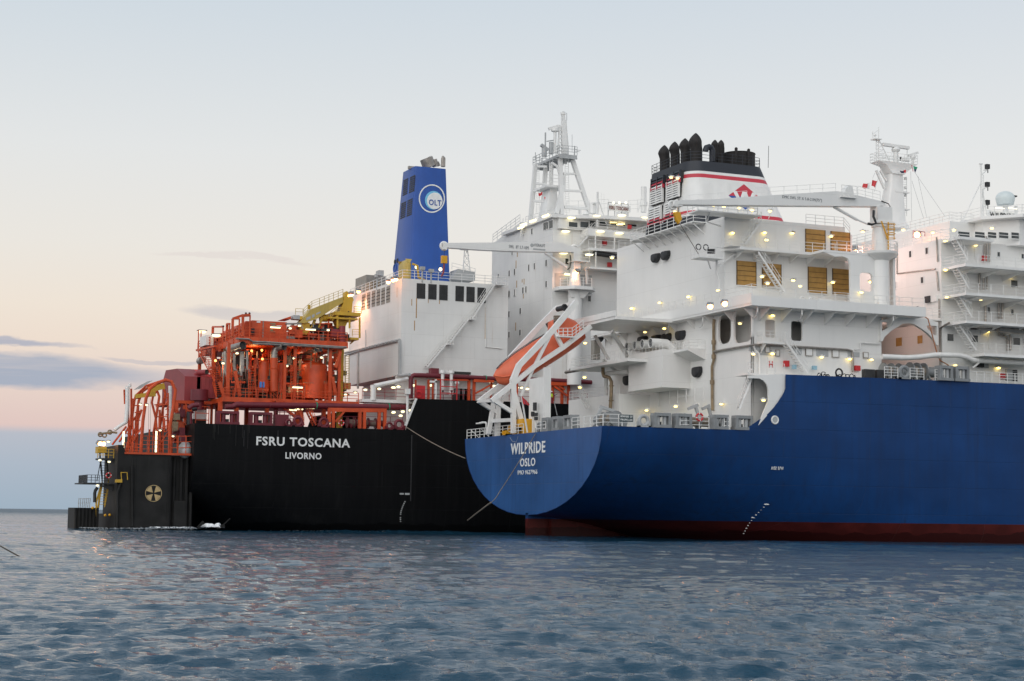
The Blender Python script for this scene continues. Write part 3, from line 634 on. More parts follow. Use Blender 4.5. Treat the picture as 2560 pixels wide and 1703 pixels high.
# left-hand side of the deckhouse: platforms, big lagged pipes, struts
UL = 12.0
def slab(mb, pts, z, t=0.25): mb.prism([(p[0], p[1]) for p in pts], [], 'z', z-t, z)
pz = au(r7(0, 812), UL).z
m = MB(); y0 = au(r5(700, 470), UL).y; y1 = au(r7(275, 775), UL).y
m.prism([(UL, y1), (18, y1), (18, y0), (UL, y0)], [], 'z', pz-0.35, pz); rail(m, [(18, y0, pz), (UL+.1, y0, pz), (UL+.1, y1, pz)], 1.1, 3, 1.2, .03)
wing = m.build('wing_platform', 'wtrim', deckhouse)
m = MB(); zpr = HT+.2
ya, yb = au(r5(815, 235), 12).y, au(r5(1050, 215), 12).y
m.prism([(9.5, ya), (18, ya), (18, yb-2), (9.5, yb-2)], [], 'z', HT-0.1, HT+.25); m.box(9.4, 9.6, yb-2, ya, HT+.25, HT+.9)
m.beam(au(r5(955, 265), 11), au(r5(1050, 420), 15), .5, .35, side=(0, 1, 0)); m.beam(au(r5(850, 290), 12), au(r5(935, 440), 13), .35, .3, side=(0, 1, 0)); m.beam(au(r5(900, 440), 13), au(r5(990, 520), 15), .3, .3, side=(0, 1, 0))
m.build('bracket_platform', 'wtrim', deckhouse)
m = MB(); s5 = lambda x, y: au(r5(x, y), 13.5)
m.path([s5(900, 462), s5(900, 520), s5(905, 540), s5(940, 550), s5(952, 575), s5(950, 660), s5(945, 745)], 0.21, 10)
m.torus(s5(952, 600), .24, .07, 'z', 14, 6); m.torus(s5(950, 690), .24, .07, 'z', 14, 6); m.build('exhaust_pipe', 'bronze', deckhouse)
m = MB(); m.path([s5(672, 517), s5(800, 495), s5(960, 470)], 0.19, 10); m.path([s5(700, 500), s5(800, 478), s5(960, 455)], 0.15, 10); m.path([s5(770, 480), s5(770, 505)], .26, 8); m.path([s5(835, 468), s5(835, 492)], .26, 8)
m.build('lagged_pipe', 'steel', deckhouse)
m = MB(); m.path([au(r7(60, 920), 14), au(r7(150, 910), 14.5), au(r7(285, 898), 15)], .28, 10); m.path([au(r7(60, 960), 16), au(r7(62, 1240), 16)], .25, 8); m.build('wall_pipe', 'wtrim', deckhouse)
m = MB(); p = au(r5(850, 380), 17.5); m.box(17.2, 18, p.y-.5, p.y+.5, p.z-1.2, p.z+1.2); m.build('store_locker', 'beige', deckhouse)
p = au(r5(888, 315), 17); shield(deckhouse, r5(888, 315), 14, 14, 17.5)
# lower left: small side house and stairs beyond the winches
m = MB(); a = au(r5(690, 690), 14); m.prism([(14, 11.4), (18, 11.4), (18, a.z), (14, a.z)], [], 'y', 5.5, a.y); rail(m, [(14.1, a.y, a.z), (14.1, 5.6, a.z)], 1.1, 3, 1, .03)
stair(m, au(r5(808, 740), 13.4), au(r5(765, 660), 13.9), (0, 1, 0), .9); m.build('side_house', 'white', deckhouse)
# railings and platforms on the aft wall
m = MB(); f = lambda x, y: au(r7(x, y), 17.0); z = f(850, 1200).z; ya, yb = f(680, 1210).y, f(1015, 1200).y
rail(m, [(17, ya, z), (17, yb, z)], 1.5, 2, 2.2, .035); m.build('railing', 'wtrim', deckhouse)
# starboard white plating with an arch down to the step, its ladder and landing
bp = MB(); f = lambda x, y: (av(r7(x, y), -20.15).x, av(r7(x, y), -20.15).z)
bp.prism([f(1450, 937), f(1813, 920), f(1813, 1062), f(1800, 1100), f(1740, 1200), f(1650, 1312), f(1552, 1424), f(1600, 1300), f(1650, 1180), f(1646, 1060), f(1628, 1015), f(1598, 985), f(1560, 966), f(1450, 962)], [], 'y', -20.2, -20.0)
bp.box(f(1450, 950)[0], 34, -20.0, -17.5, 17.15, 17.35)
plat = bp.build('side_plating', 'white', tanker)
m = MB(); z = 17.35; rail(m, [(f(1455, 950)[0], -20.1, z), (f(1810, 930)[0], -20.1, z)], 1.1, 3, 1.2, .03); m.build('railing', 'wtrim', plat)
m = MB(); stair(m, au(r7(1355, 1270), 15.5), au(r7(1478, 965), 17.2), (0.35, 1, 0), 1.0); m.build('stair', 'wtrim', plat)
# small balcony and stair by the door on the starboard wall
m = MB(); a, b = av(r7(1600, 600), -18.8), av(r7(1815, 605), -18.8); m.box(a.x, b.x, -18.8, -17.5, a.z-.2, a.z+.0); rail(m, [(a.x, -17.6, a.z), (a.x, -18.7, a.z), (b.x, -18.7, b.z)], 1.1, 3, .9, .03)
m.prism([(-17.5, a.z-.2), (-18.7, a.z-.2), (-17.5, a.z-1.2)], [], 'x', a.x+.4, a.x+.5); m.build('door_balcony', 'wtrim', deckhouse)
m = MB(); stair(m, av(q1(210, 915), -18.6), av(r7(1800, 605), -18.6), (0, 1, 0), .9); m.build('stair', 'wtrim', deckhouse)
# wall boxes, doors and cabinets
def wbox(parent, tl, br, v, t, mt, name='wall_box', plane='y'):
    if plane == 'y': a, b = av(tl, v), av(br, v); m = MB(); m.box(a.x, b.x, v-t, v, a.z, b.z)
    else: a, b = au(tl, v), au(br, v); m = MB(); m.box(v-t, v, a.y, b.y, a.z, b.z)
    return m.build(name, mt, parent)
for tl, br in ((r7(1617, 660), r7(1656, 710)), (r7(1720, 690), r7(1752, 745)), (q1(210, 675), q1(272, 742)), (q1(470, 687), q1(530, 757)), (q1(775, 712), q1(817, 762))):
    m = MB(); a, b = av(tl, -17.5), av(br, -17.5); m.box(a.x, b.x, -17.62, -17.5, a.z, b.z, 0)
    w_ = .06
    for bx_ in ((a.x-w_, a.x, a.z, b.z), (b.x, b.x+w_, a.z, b.z)): m.box(bx_[0], bx_[1], -17.66, -17.5, bx_[2], bx_[3], 1)
    m.box(a.x-w_, b.x+w_, -17.66, -17.5, a.z, a.z+w_, 1); m.box(a.x-w_, b.x+w_, -17.66, -17.5, b.z-w_, b.z, 1); m.box(a.x-2.0, a.x-.5, -17.57, -17.5, b.z, a.z, 2)
    m.build('vent_flap', ['wtrim', 'steel', 'lgrey'], deckhouse)
m = MB(); a, b = av(r7(1637, 757), -17.5), av(r7(1700, 925), -17.5); m.box(a.x, b.x, -17.6, -17.5, b.z, a.z); m.build('door', 'wtrim', deckhouse)
text('door_symbol', 'H', 'red', deckhouse, ((a.x+b.x)/2, -17.63, a.z-.75), .7, .45)
for tl, br in ((r7(1795, 792), r7(1840, 852)), (q1(683, 840), q1(733, 892))): wbox(deckhouse, tl, br, -17.6, .35, 'red', 'hose_box')
for tl, br in ((r7(1878, 832), r7(1912, 876)), (q1(270, 842), q1(310, 882))): wbox(deckhouse, tl, br, -18.0, .3, 'cyanbox', 'wall_box')
# ------------------------------------------------------------------ tanker: upper platforms, screen wall, funnel
m = MB()
zd = 31.6
def sv(p, v=-12.0): return av(p, v)
a = sv(r6(1375, 1212), -14.2); b = sv(r8(420, 1188), -14.2)
m.prism([(a.x, -14.2), (35.4, -14.2), (35.4, -12.0), (a.x-1.2, -12.0)], [], 'z', zd-.3, zd)
m.prism([(a.x-1.2, -14.2), (a.x+2.6, -14.2), (a.x+2.6, -12), (a.x-1.2, -12)], [], 'z', zd+.003, zd+.02)
for i in range(6): x = a.x+.6+2.3*i; m.prism([(-14.1, zd-.3), (-12, zd-.3), (-12, zd-1.1)], [], 'x', x, x+.1)
walk = m.build('gallery', 'wtrim', upper)
m = MB(); rail(m, [(a.x-1.2, -12.2, zd), (a.x-1.1, -14.1, zd), (35.3, -14.1, zd)], 1.1, 3, 1.5, .03); m.build('railing', 'wtrim', upper)
m = MB(); stair(m, sv(r6(1400, 1190), -13.3), sv(r6(1560, 955), -13.3), (0, 1, 0), .9); m.build('stair', 'wtrim', upper)
m = MB(); stair(m, sv(r7(1800, 140), -13.6), sv(r6(1530, 1260), -13.6), (0, 1, 0), .9); m.build('stair', 'wtrim', upper)
m = MB(); a1, b1 = sv(r6(945, 1300), -13.4), sv(r6(1185, 1300), -13.4); m.prism([(a1.x, -14.0), (b1.x, -14.0), (b1.x, -12), (a1.x, -12)], [], 'z', a1.z-.15, a1.z); rail(m, [(a1.x, -12.1, a1.z), (a1.x, -13.9, a1.z), (b1.x, -13.9, a1.z)], 1.1, 2, 1.0, .03)
m.path([(a1.x+1.2, -13.6, a1.z-.1), (b1.x-.6, -12.2, a1.z-1.0)], .08, 6); m.path([sv(r6(1145, 1335), -12.4), sv(r6(1145, 1480), -12.4), sv(r6(1165, 1530), -12.4), sv(r7(1165, 110), -12.4)], .14, 8); m.beam(sv(r6(1150, 1400), -12.3), sv(r6(1330, 1270), -12.3), .18, .18)
m.build('hose_platform', 'wtrim', upper)
m = MB()
for p in (r6(965, 1205), r6(1038, 1210)): q = sv(p, -13.4); m.torus((q.x, q.y, q.z), .3, .06, 'y', 12, 6)
for i in range(4): q = sv(r6(1060+20*i, 1235), -13.4); m.box(q.x-.1, q.x+.1, q.y-.1, q.y+.1, q.z-.4, q.z+.1)
m.build('hose_reel', 'dark', upper)
# roof edge walkway on brackets at the aft side, and roof railings
m = MB(); a2 = au(r6(300, 1130), 16.4); b2 = au(r6(915, 985), 16.4); zr = UT
m.box(16.3, 18, b2.y, a2.y, zr-.12, zr); 
for i in range(9): y = b2.y+.3+(a2.y-b2.y-.6)*i/8; m.beam((16.4, y, zr-.15), (18.0, y, zr-1.3), .1, .1); m.box(16.3, 18, y, y+.12, zr-.25, zr-.12)
m.build('roof_walkway', 'wtrim', upper)
m = MB(); rail(m, [(18, a2.y, zr), (16.4, a2.y, zr), (16.4, b2.y, zr), (18, b2.y, zr)], 1.1, 3, 1.5, .035); m.build('railing', 'wtrim', upper)
m = MB(); rail(m, [(18.2, -11.9, zr), (20.5, -11.9, zr)], 1.1, 3, 1.2, .03); rail(m, [(28.5, -11.9, zr), (33.5, -11.9, zr), (35, -10.9, zr-.6)], 1.1, 3, 1.4, .03); rail(m, [(18.2, 14.2, zr), (33, 14.2, zr)], 1.1, 3, 1.6, .03)
a1, b1 = sv(r6(945, 925), -14), sv(r6(1185, 925), -14); m.prism([(a1.x, -14.4), (b1.x, -14.4), (b1.x, -12), (a1.x, -12)], [], 'z', zr-.15, zr); rail(m, [(a1.x, -12, zr), (a1.x, -14.3, zr), (sv(r6(1545, 900), -14.3).x, -14.3, zr)], 1.1, 3, 1.2, .035); m.box(b1.x, sv(r6(1560, 920), -14).x, -14.4, -12, zr-.12, zr)
m.path([(a1.x+1.6, -14, zr-.1), (a1.x+1.9, -13.0, zr-1.0), (b1.x+1, -12.2, zr-1.2)], .07, 6); m.build('roof_gallery', 'wtrim', upper)
# screen wall flush with the ship's side, its rounded openings
m = MB(); VS = -16.6
o0, o1 = av(r8(372, 1190), VS), av(r8(568, 1535), VS); w0, w1 = av(r8(645, 1298), VS), av(r8(755, 1466), VS)
xr = av(r8(800, 1300), VS).x
m.prism([(o0.x-.4, 31.3), (xr, 31.3), (xr, 25.0), (o1.x, 25.0), (o1.x, 30.2), (o1.x-.3, 30.8), (o1.x-.9, 31.0), (o0.x+.9, 30.9)], [rrect(w0.x, w1.x, w1.z, w0.z, .45)], 'y', VS, VS+.3)
m.prism([(o0.x-.6, VS), (37.3, VS), (37.3, -14.22), (o0.x-.6, -14.22)], [], 'z', 31.32, 31.58); m.box(37.0, 37.3, -16.3, -12, 25.0, 31.3)
screen = m.build('screen_wall', 'white', tanker)
m = MB(); rail(m, [(o0.x, VS+.1, 31.6), (37.2, VS+.1, 31.6)], 1.1, 3, 1.2, .03); rail(m, [(o0.x-1.5, -17.2, 25.0), (o1.x, -17.2, 25.0)], 1.0, 3, 1.1, .035); m.build('railing', 'wtrim', screen)
m = MB(); z = 24.75
for x in (o0.x-4.5, o0.x-3.4): m.path([(x, -18, z), (x, -18, z+.9), (x+.25, -18, z+1.25), (x+.55, -18, z+1.25), (x+.8, -18, z+.9), (x+.8, -18, z)], .09, 6)
m.box(o0.x-2.3, o0.x-.6, -18.2, -17.8, z+1.0, z+1.15); m.tube((o0.x-1.5, -18, z), (o0.x-1.5, -18, z+1.0), .12, 6); m.box(o0.x-2.2, o0.x-2.1, -18.1, -17.9, z, z+1.0); m.build('vent_gooseneck', 'wtrim', prom)
# funnel
def fsec(z, ua, ub, va, vb, r_, n=7):
    return [(p[0], p[1], z) for p in rrect(ua, ub, va, vb, r_, n)]
fl0, fl1 = au(r6(440, 1045), 18.2).y+1.5, au(r6(492, 492), 18.5).y+1.5; FZ = lambda y: sv(r6(1080, y), -3.45).z; ZT = FZ(362)
def fs(z):
    t = (z-35.2)/(41.4-35.2)
    return fsec(z, 18.2+.35*t, 32.4+(29.6-32.4)*t, -3.9+.6*t, fl0+(fl1-fl0)*t, 2.0-.1*t)
zs = [35.0, FZ(908), FZ(892), FZ(891), FZ(856), FZ(855), FZ(700), FZ(528), FZ(527), FZ(490), FZ(489), FZ(463), ZT]
m = MB(); m.loft([fs(z) for z in zs], cap=True, mis=[0, 2, 1, 1, 2, 2, 2, 1, 1, 2, 2, 0, 0]); 
funnel = m.build('funnel', ['fblack', 'fred', 'wtrim'], tanker)
def fy(z): t = (z-35.2)/6.2; return -3.9+.6*t
def flouv(tl, br, rows, mats):
    a, b = au(tl, 18.4), au(br, 18.4); m = MB(); z0, z1 = b.z, a.z
    m.box(18.1, 18.6, b.y, a.y, z0, z1, 0)
    for i in range(rows): z = z0+(z1-z0)*(i+.5)/rows; m.prism([(17.95, z-.10), (18.12, z-.10), (18.12, z+.12), (18.05, z+.12)], [], 'y', b.y, a.y, 1)
    for y in (b.y, (a.y+b.y)/2, a.y): m.box(17.95, 18.2, y-.08, y+.08, z0, z1, 1)
    return m.build('louvre', mats, funnel)
for x0, x1, yo in ((530, 648, 0), (690, 808, -55)):
    flouv(r6(x0, 545+yo*.9), r6(x1, 585+yo), 3, ['louv', 'fblack']); flouv(r6(x0-2, 590+yo), r6(x1-4, 625+yo), 2, ['louv', 'fred']); flouv(r6(x0-10, 632+yo), r6(x1-12, 768+yo), 8, ['louv', 'wtrim'])
    flouv(r6(x0-24, 835+yo), r6(x1-30, 935+yo), 6, ['louv', 'wtrim']); flouv(r6(x0-30, 942+yo), r6(x1-34, 978+yo), 2, ['louv', 'fred']); flouv(r6(x0-34, 985+yo), r6(x1-36, 1040+yo), 3, ['louv', 'fblack'])
# emblem on the funnel side: red over blue diamond with a white letter
m = MB(); e0, e1, e2, e3 = [sv(r6(*p_), -3.7) for p_ in ((1268, 718), (1582, 708), (1451, 598), (1458, 853))]; cz = (e0.z+e1.z)/2; cxm = (e0.x+e1.x)/2; hw = (e1.x-e0.x)/2; hh = (e2.z-e3.z)/2
def onf(x, z, o=.03): return (x, fy(z)-o, z)
def fpoly(pts, mi, o): m.add([onf(x, z, o) for x, z in pts], [tuple(range(len(pts)))], mi)
fpoly([(cxm-hw, cz), (cxm+hw, cz), (cxm, cz+hh)], 0, .02); fpoly([(cxm-hw, cz), (cxm, cz-hh), (cxm+hw, cz)], 1, .02)
for k_, (x0, x1) in enumerate(((-1.3, -.6), (.0, -.6), (.0, .6), (1.3, .6))): fpoly([(cxm+x0-.27, cz+.62), (cxm+x0+.27, cz+.62), (cxm+x1+.22, cz-.75), (cxm+x1-.22, cz-.75)], 2, .035+k_*.004)
m.build('funnel_emblem', ['fred', 'logoblue', 'letter'], funnel, weld=False)
# exhaust pipes leaning aft with mitred mouths
def stackpipe(c, top, wpx, ub, vb, hook=False, lean=1.0):
    base = Vector((ub, vb, ZT-.2)); r_ = wpx/2/3.92/21.2; p = av(top, vb)
    zt_ = p.z; m = MB(); hb = zt_-base.z
    n = 18
    def ring(cx, z, rr): return [(cx+math.cos(2*math.pi*i/n)*rr, vb+math.sin(2*math.pi*i/n)*rr, z) for i in range(n)]
    rings = [ring(ub, ZT-.2, r_), ring(ub, zt_-2.75*r_, r_), ring(ub-.16*r_*lean, zt_-2.1*r_, r_*1.06), ring(ub-.24*r_*lean, zt_-1.75*r_, r_*1.12)]
    for t in (.12, .3, .48, .64, .78, .9, .98): rings.append(ring(ub-.24*r_*lean*(1-t*.6), zt_-1.75*r_*(1-t), r_*1.12*math.cos(t*math.pi/2)**.82))
    m.loft(rings, 0, cap=True); m.torus((ub, vb, ZT+.1), r_*1.03, .07, 'z', 14, 5)
    return m.build('exhaust_pipe', 'soot', funnel)
ub0 = 19.6
for top, w, (xx, yy) in ((r6(625, 205), 105, (636, 415)), (r6(722, 170), 96, (737, 400)), (r6(820, 137), 98, (838, 380)), (r6(936, 87), 118, (944, 360))):
    c = au(r6(xx, yy), ub0+1.2); stackpipe((xx, yy), top, w, ub0+1.2, c.y)
c = sv(r6(1190, 350), 0); stackpipe(None, r6(1185, 155), 62, c.x, 0.0); c = sv(r6(1130, 340), 2.0); stackpipe(None, r6(1095, 150), 66, c.x, 2.0)
m = MB(); P = lambda x, y: sv(r6(x, y), -1.5); m.path([P(1100, 370), P(1100, 260), P(1090, 235), P(1068, 225), P(1045, 232), P(1035, 255), P(1035, 268)], .36, 10); m.build('exhaust_pipe', 'fblack', funnel)
m = MB(); c0 = sv(r6(1360, 350), .8); rd = abs(sv(r6(1500, 350), .8).x-sv(r6(1222, 350), .8).x)/2; zt_ = sv(r6(1360, 300), .8).z
m.tube((c0.x, .8, ZT-.1), (c0.x, .8, zt_), rd, 24); m.torus((c0.x, .8, zt_), rd, .06, 'z', 24, 5)
for x in (1330, 1452): q = sv(r6(x, 300), .8-rd); m.tube((q.x, .8-rd-.1, ZT), (q.x, .8-rd-.1, zt_+.15), .18, 8); m.sphere((q.x, .8-rd-.1, zt_+.15), .2, 8, 5)
m.build('uptake_drum', 'soot', funnel)
m = MB(); tp = [(p[0], p[1], ZT) for p in fs(ZT)]; rail(m, tp[::3]+[tp[0]], 1.1, 3, 1.3, .028); m.tube(sv(r6(1648, 430), 0), sv(r6(1653, 215), 0), .03, 4); m.build('railing', 'fblack', funnel)
# ------------------------------------------------------------------ provision crane on its pedestal at the starboard side
VC = -16.3
pc = av(r8(818, 1100), VC); rp = abs(av(r8(752, 1300), VC).x-av(r8(880, 1300), VC).x)/2
crane = empty('deck_crane', (pc.x, VC, 24.7), 'white crane on a fat column beside the tan louvres, boom reaching across the red-banded funnel', 'crane', 'pedestal cranes aboard the ships')
zt_ = av(r8(820, 905), VC).z
m = MB(); n = 24
rg = lambda z, r_: [(pc.x+r_*math.cos(2*math.pi*i/n), VC+r_*math.sin(2*math.pi*i/n), z) for i in range(n)]
m.loft([rg(24.7, rp*1.05), rg(31.2, rp), rg(zt_-.2, rp*.80), rg(zt_-.15, rp*.95), rg(zt_+.1, rp*.95)], 0); m.build('pedestal', 'white', crane)
m = MB(); zpl = av(r8(830, 1140), VC).z; m.loft([rg(zpl-.9, rp*.9), rg(zpl-.15, rp*1.95), rg(zpl+.1, rp*2.0)], 0); rail(m, [p for p in rg(zpl+.1, rp*1.95)][::3]+[rg(zpl+.1, rp*1.95)[0]], 1.1, 3, 2, .03); m.build('service_platform', 'wtrim', crane)
bm_ = MB(); B = lambda p: (av(p, VC).x, av(p, VC).z)
bm_.prism([B(r6(735, 757)), B(r6(1060, 748)), B(r8(0, 640)), B(r8(420, 614)), B(r8(480, 620)), B(r8(830, 705)), B(r8(840, 735)), B(r8(760, 742)), B(r8(0, 736)), B(r6(1060, 800)), B(r6(740, 797))], [], 'y', VC-.55, VC+.55)
boom = bm_.build('boom', 'white', crane)
m = MB(); q = sv(r6(708, 795), VC); m.torus((q.x, VC, q.z), .42, .12, 'y', 14, 6); m.torus((q.x+.3, VC-.4, q.z+.1), .3, .1, 'y', 14, 6); m.box(q.x, q.x+1.0, VC-.5, VC+.5, q.z-.15, q.z+.35); m.build('boom_tip_sheaves', 'wtrim', crane)
m = MB(); h0 = sv(r6(758, 915), VC); m.tube((h0.x, VC, q.z), (h0.x, VC, h0.z+.5), .03, 4); m.prism([(h0.x-.45, h0.z+.5), (h0.x+.25, h0.z+.55), (h0.x+.45, h0.z-.2), (h0.x+.1, h0.z-.7), (h0.x-.2, h0.z-.3)], [], 'y', VC-.2, VC+.2); m.build('hook_block', 'wyel', crane)
m = MB(); m.tube((h0.x+.2, VC, h0.z-.5), sv(r6(968, 1280), -13.8), .035, 4); m.build('tag_line', 'rope', crane)
text('boom_lettering', 'DMC SWL 5T X 5.8-21M(75°)', 'greylet', boom, ((B(r6(1760, 742))[0]+B(r8(298, 680))[0])/2, VC-.57, (B(r6(1760, 742))[1]+B(r8(298, 680))[1])/2), .42, B(r8(298, 680))[0]-B(r6(1760, 742))[0])
m = MB(); m.tube(av(r8(425, 742), VC), av(r8(620, 850), VC), .16, 8); m.tube(av(r8(610, 845), VC), av(r8(715, 890), VC), .1, 8); m.build('luffing_cylinder', 'wtrim', crane)
m = MB(); a, b = av(r8(765, 742), VC), av(r8(890, 860), VC); m.box(a.x, b.x, VC-.75, VC+.75, b.z-.3, a.z); m.box(a.x-.3, b.x+.2, VC-.9, VC+.9, b.z-.5, b.z-.25); m.build('slewing_house', 'wtrim', crane)
m = MB(); a, b = av(r8(765, 770), VC-.8), av(r8(785, 880), VC-.8); m.path([a, (a+b)/2-Vector((.2, 0, 0)), b, b+Vector((-.6, 0, -.2)), av(r8(715, 885), VC-.8)], .14, 6); m.path([av(r8(830, 690), VC-.6), av(r8(890, 715), VC-.6), av(r8(905, 740), VC-.6), av(r8(880, 755), VC-.6)], .06, 5); m.build('hydraulic_hose', 'dark', crane)
m = MB(); a, b = av(r8(490, 650), VC-.9), av(r8(620, 655), VC-.9); m.box(a.x, b.x, VC-1.0, VC+.6, a.z-.08, a.z); rail(m, [(a.x, VC-.95, a.z), (b.x, VC-.95, a.z)], 1.25, 3, 1.2, .03); c = av(r8(540, 605), VC); m.prism([(c.x-.7, c.z-.5), (c.x+.6, c.z-.5), (c.x+.4, c.z+.55), (c.x-.1, c.z+.6), (c.x-.5, c.z+.1)], [], 'y', VC-.4, VC+.4)
rail(m, [av(r8(-240, 655), VC), av(r8(0, 640), VC), av(r8(440, 612), VC)], .95, 2, 1.9, .025); rail(m, [av(r8(630, 655), VC), av(r8(820, 700), VC)], 1.2, 3, 1.0, .025); rail(m, [av(r6(870, 745), VC), av(r6(1440, 700), VC)], .5, 1, 3, .02)
m.build('boom_railing', 'wtrim', crane)
m = MB(); stair_x = lambda x, y, o=-1.1: av(r8(x, y), VC+o)
m.beam(stair_x(830, 862), stair_x(890, 1030), .12, .12); m.beam(stair_x(888, 870), stair_x(888, 1105), .1, .1); m.beam(stair_x(938, 880), stair_x(938, 1020), .07, .07)
for i in range(9): y = 885+24*i; m.beam(stair_x(888, y), stair_x(938 if i < 6 else 900, y), .06, .06)
for i in range(4): m.torus(stair_x(912, 890+40*i), .5, .03, 'z', 10, 4)
m.build('yellow_ladder', 'wyel', crane)
m = MB(); a, b = av(r8(790, 1560), -16.9), av(r8(880, 1460), -16.9); rr_ = (b.x-a.x)
arc = [(b.x-rr_*math.cos(t)*1.0, a.z+(b.z-a.z)*math.sin(t)) for t in np.linspace(0.0, math.pi/2, 8)]
m.prism([(a.x, a.z)]+arc+[(b.x+.1, b.z), (b.x+.1, a.z)], [], 'y', -17.0, -16.6, 0); m.prism([(a.x, a.z), (b.x+.1, b.z-1.6), (b.x+.1, a.z)], [], 'y', -17.03, -17.003, 1); m.build('column_fairing', ['wtrim', 'wyel'], crane)
# ------------------------------------------------------------------ tanker accommodation block
UA, VA = 42.6, -17.5
blk = MB()
zA = av(r8(1300, 1010), VA).z
ya = au(r8(965, 1050), UA).y
blk.box(UA, 75, VA, 17.5, 17.3, 31.3); blk.box(UA, 75, VA, 5, 31.3, zA)
blk.box(46.5, 75, -14, 14, zA, 36.6)
acc = blk.build('accommodation_block', 'white', tanker)
m = MB(); zb_ = 36.4
a = av(r8(1610, 862), -19)
m.prism([(49.0, -16.5), (52, -20), (70, -20), (70, 16), (49, 16)], [], 'z', 36.6, 36.95); m.prism([(50.0, -15.5), (52.6, -18.7), (70, -18.7), (70, 12), (50, 12)], [], 'z', 33.6, 36.6)
bridge = m.build('bridge', 'white', tanker)
for x0, x1 in ((1482, 1580), (1625, 1708), (1735, 1808), (1830, 1910), (1935, 2000)):
    a, b = av(r8(x0, 950+8*(x0-1480)/500), -18.75), av(r8(x1, 1003+12*(x0-1480)/500), -18.75); m = MB(); m.box(a.x, b.x, -18.78, -18.7, b.z, a.z, 0); m.box(a.x-.06, b.x+.06, -18.8, -18.7, b.z-.08, b.z, 1); m.box(a.x-.06, a.x, -18.8, -18.7, b.z, a.z, 1); m.box(a.x, b.x, -18.8, -18.72, (a.z+b.z)/2-.03, (a.z+b.z)/2+.03, 1); m.build('bridge_window', ['glass', 'wtrim'], bridge)
m = MB(); rail(m, [(49.2, 15.5, 36.95), (49.2, -16.2, 36.95), (52.1, -19.8, 36.95), (69, -19.8, 36.95)], 1.1, 3, 1.8, .03); rail(m, [(46.6, 13.8, 36.6), (46.6, -13.8, 36.6), (50, -13.8, 36.6)], 1.1, 3, 1.8, .03); rail(m, [(UA+.1, 16, zA), (UA+.1, VA+.1, zA), (47, VA+.1, zA)], 1.1, 3, 1.8, .03); m.build('railing', 'wtrim', bridge)
# side galleries with under-deck pipes and stairs
def gallery(tl, inner, z=None, stairs=None, vo=-21.6):
    p = av(tl, vo); zz = p.z; m = MB()
    m.prism([(UA+.15, VA+.02), (UA+.15, vo), (72, vo), (72, VA+.02)], [], 'z', zz-.3, zz)
    for i in range(7): x = UA+2+3.2*i; m.prism([(vo+.2, zz-.3), (VA, zz-.3), (VA, zz-1.0)], [], 'x', x, x+.1)
    g_ = m.build('side_gallery', 'wtrim', acc); m = MB(); rail(m, [(UA+.2, VA, zz), (UA+.2, vo+.1, zz), (72, vo+.1, zz)], 1.1, 3, 1.7, .028); m.build('railing', 'wtrim', acc); return zz
g1 = gallery(r8(1430, 1212), 0); g2 = gallery(q1(1640, 110), 0); g3 = gallery(q1(1640, 385), 0)
m = MB(); vo = -21.0; a = av(q1(1960, 717), vo); m.prism([(a.x, vo), (72, vo), (72, VA+.02), (a.x-.3, VA+.02)], [], 'z', a.z-.3, a.z); rail(m, [(a.x, VA, a.z), (a.x+.1, vo+.1, a.z), (72, vo+.1, a.z)], 1.1, 3, 1.7, .028); m.build('side_gallery', 'wtrim', acc)
m = MB(); a = av(r8(1430, 985), -20.6); m.prism([(UA+.15, VA+.02), (UA+.15, -20.6), (47.5, -20.6), (47.5, VA+.02)], [], 'z', a.z-.3, a.z); m.build('side_gallery', 'wtrim', acc)
for (x0, y0, x1, y1) in ((1545, 1200, 1435, 1000), (1555, 1440, 1455, 1260), (1575, 1568, 1470, 1495)):
    m = MB(); stair(m, av(r8(x0, y0), -19.6), av(r8(x1, y1), -19.6), (0, 1, 0), .9); m.build('stair', 'wtrim', acc)
for (x0, y0, x1, y1) in ((1820, 370, 1690, 150), (1860, 695, 1690, 440)):
    m = MB(); stair(m, av(q1(x0, y0), -19.6), av(q1(x1, y1), -19.6), (0, 1, 0), .9); m.build('stair', 'wtrim', acc)
# windows on the side and on the aft wall
def win(parent, tl, br, v=None, u=None, mt='glass', fr='wtrim', name='window'):
    m = MB()
    if v is not None:
        a, b = av(tl, v), av(br, v); m.box(a.x, b.x, v-.03, v+.02, b.z, a.z, 0)
        for x0, x1, z0, z1 in ((a.x-.1, a.x, b.z-.1, a.z+.1), (b.x, b.x+.1, b.z-.1, a.z+.1), (a.x, b.x, a.z, a.z+.1), (a.x, b.x, b.z-.1, b.z)): m.box(x0, x1, v-.07, v, z0, z1, 1)
    else:
        a, b = au(tl, u), au(br, u); m.box(u-.03, u+.02, b.y, a.y, b.z, a.z, 0)
        for y0, y1, z0, z1 in ((b.y-.08, b.y, b.z-.08, a.z+.08), (a.y, a.y+.08, b.z-.08, a.z+.08), (b.y, a.y, a.z, a.z+.08), (b.y, a.y, b.z-.08, b.z)): m.box(u-.07, u, y0, y1, z0, z1, 1)
    return m.build(name, [mt, fr], parent)
for t, b_ in ((r8(1815, 1125), r8(1838, 1170)), (r8(2020, 1142), r8(2042, 1187)), (r8(1932, 1365), r8(1988, 1428)), (q1(1990, 268), q1(2018, 322)), (q1(2222, 288), q1(2248, 340)), (q1(1597, 528), q1(1660, 600)), (q1(1832, 542), q1(1898, 612)), (q1(2242, 568), q1(2310, 640)), (q1(2345, 575), q1(2400, 640))): win(acc, t, b_, v=VA)
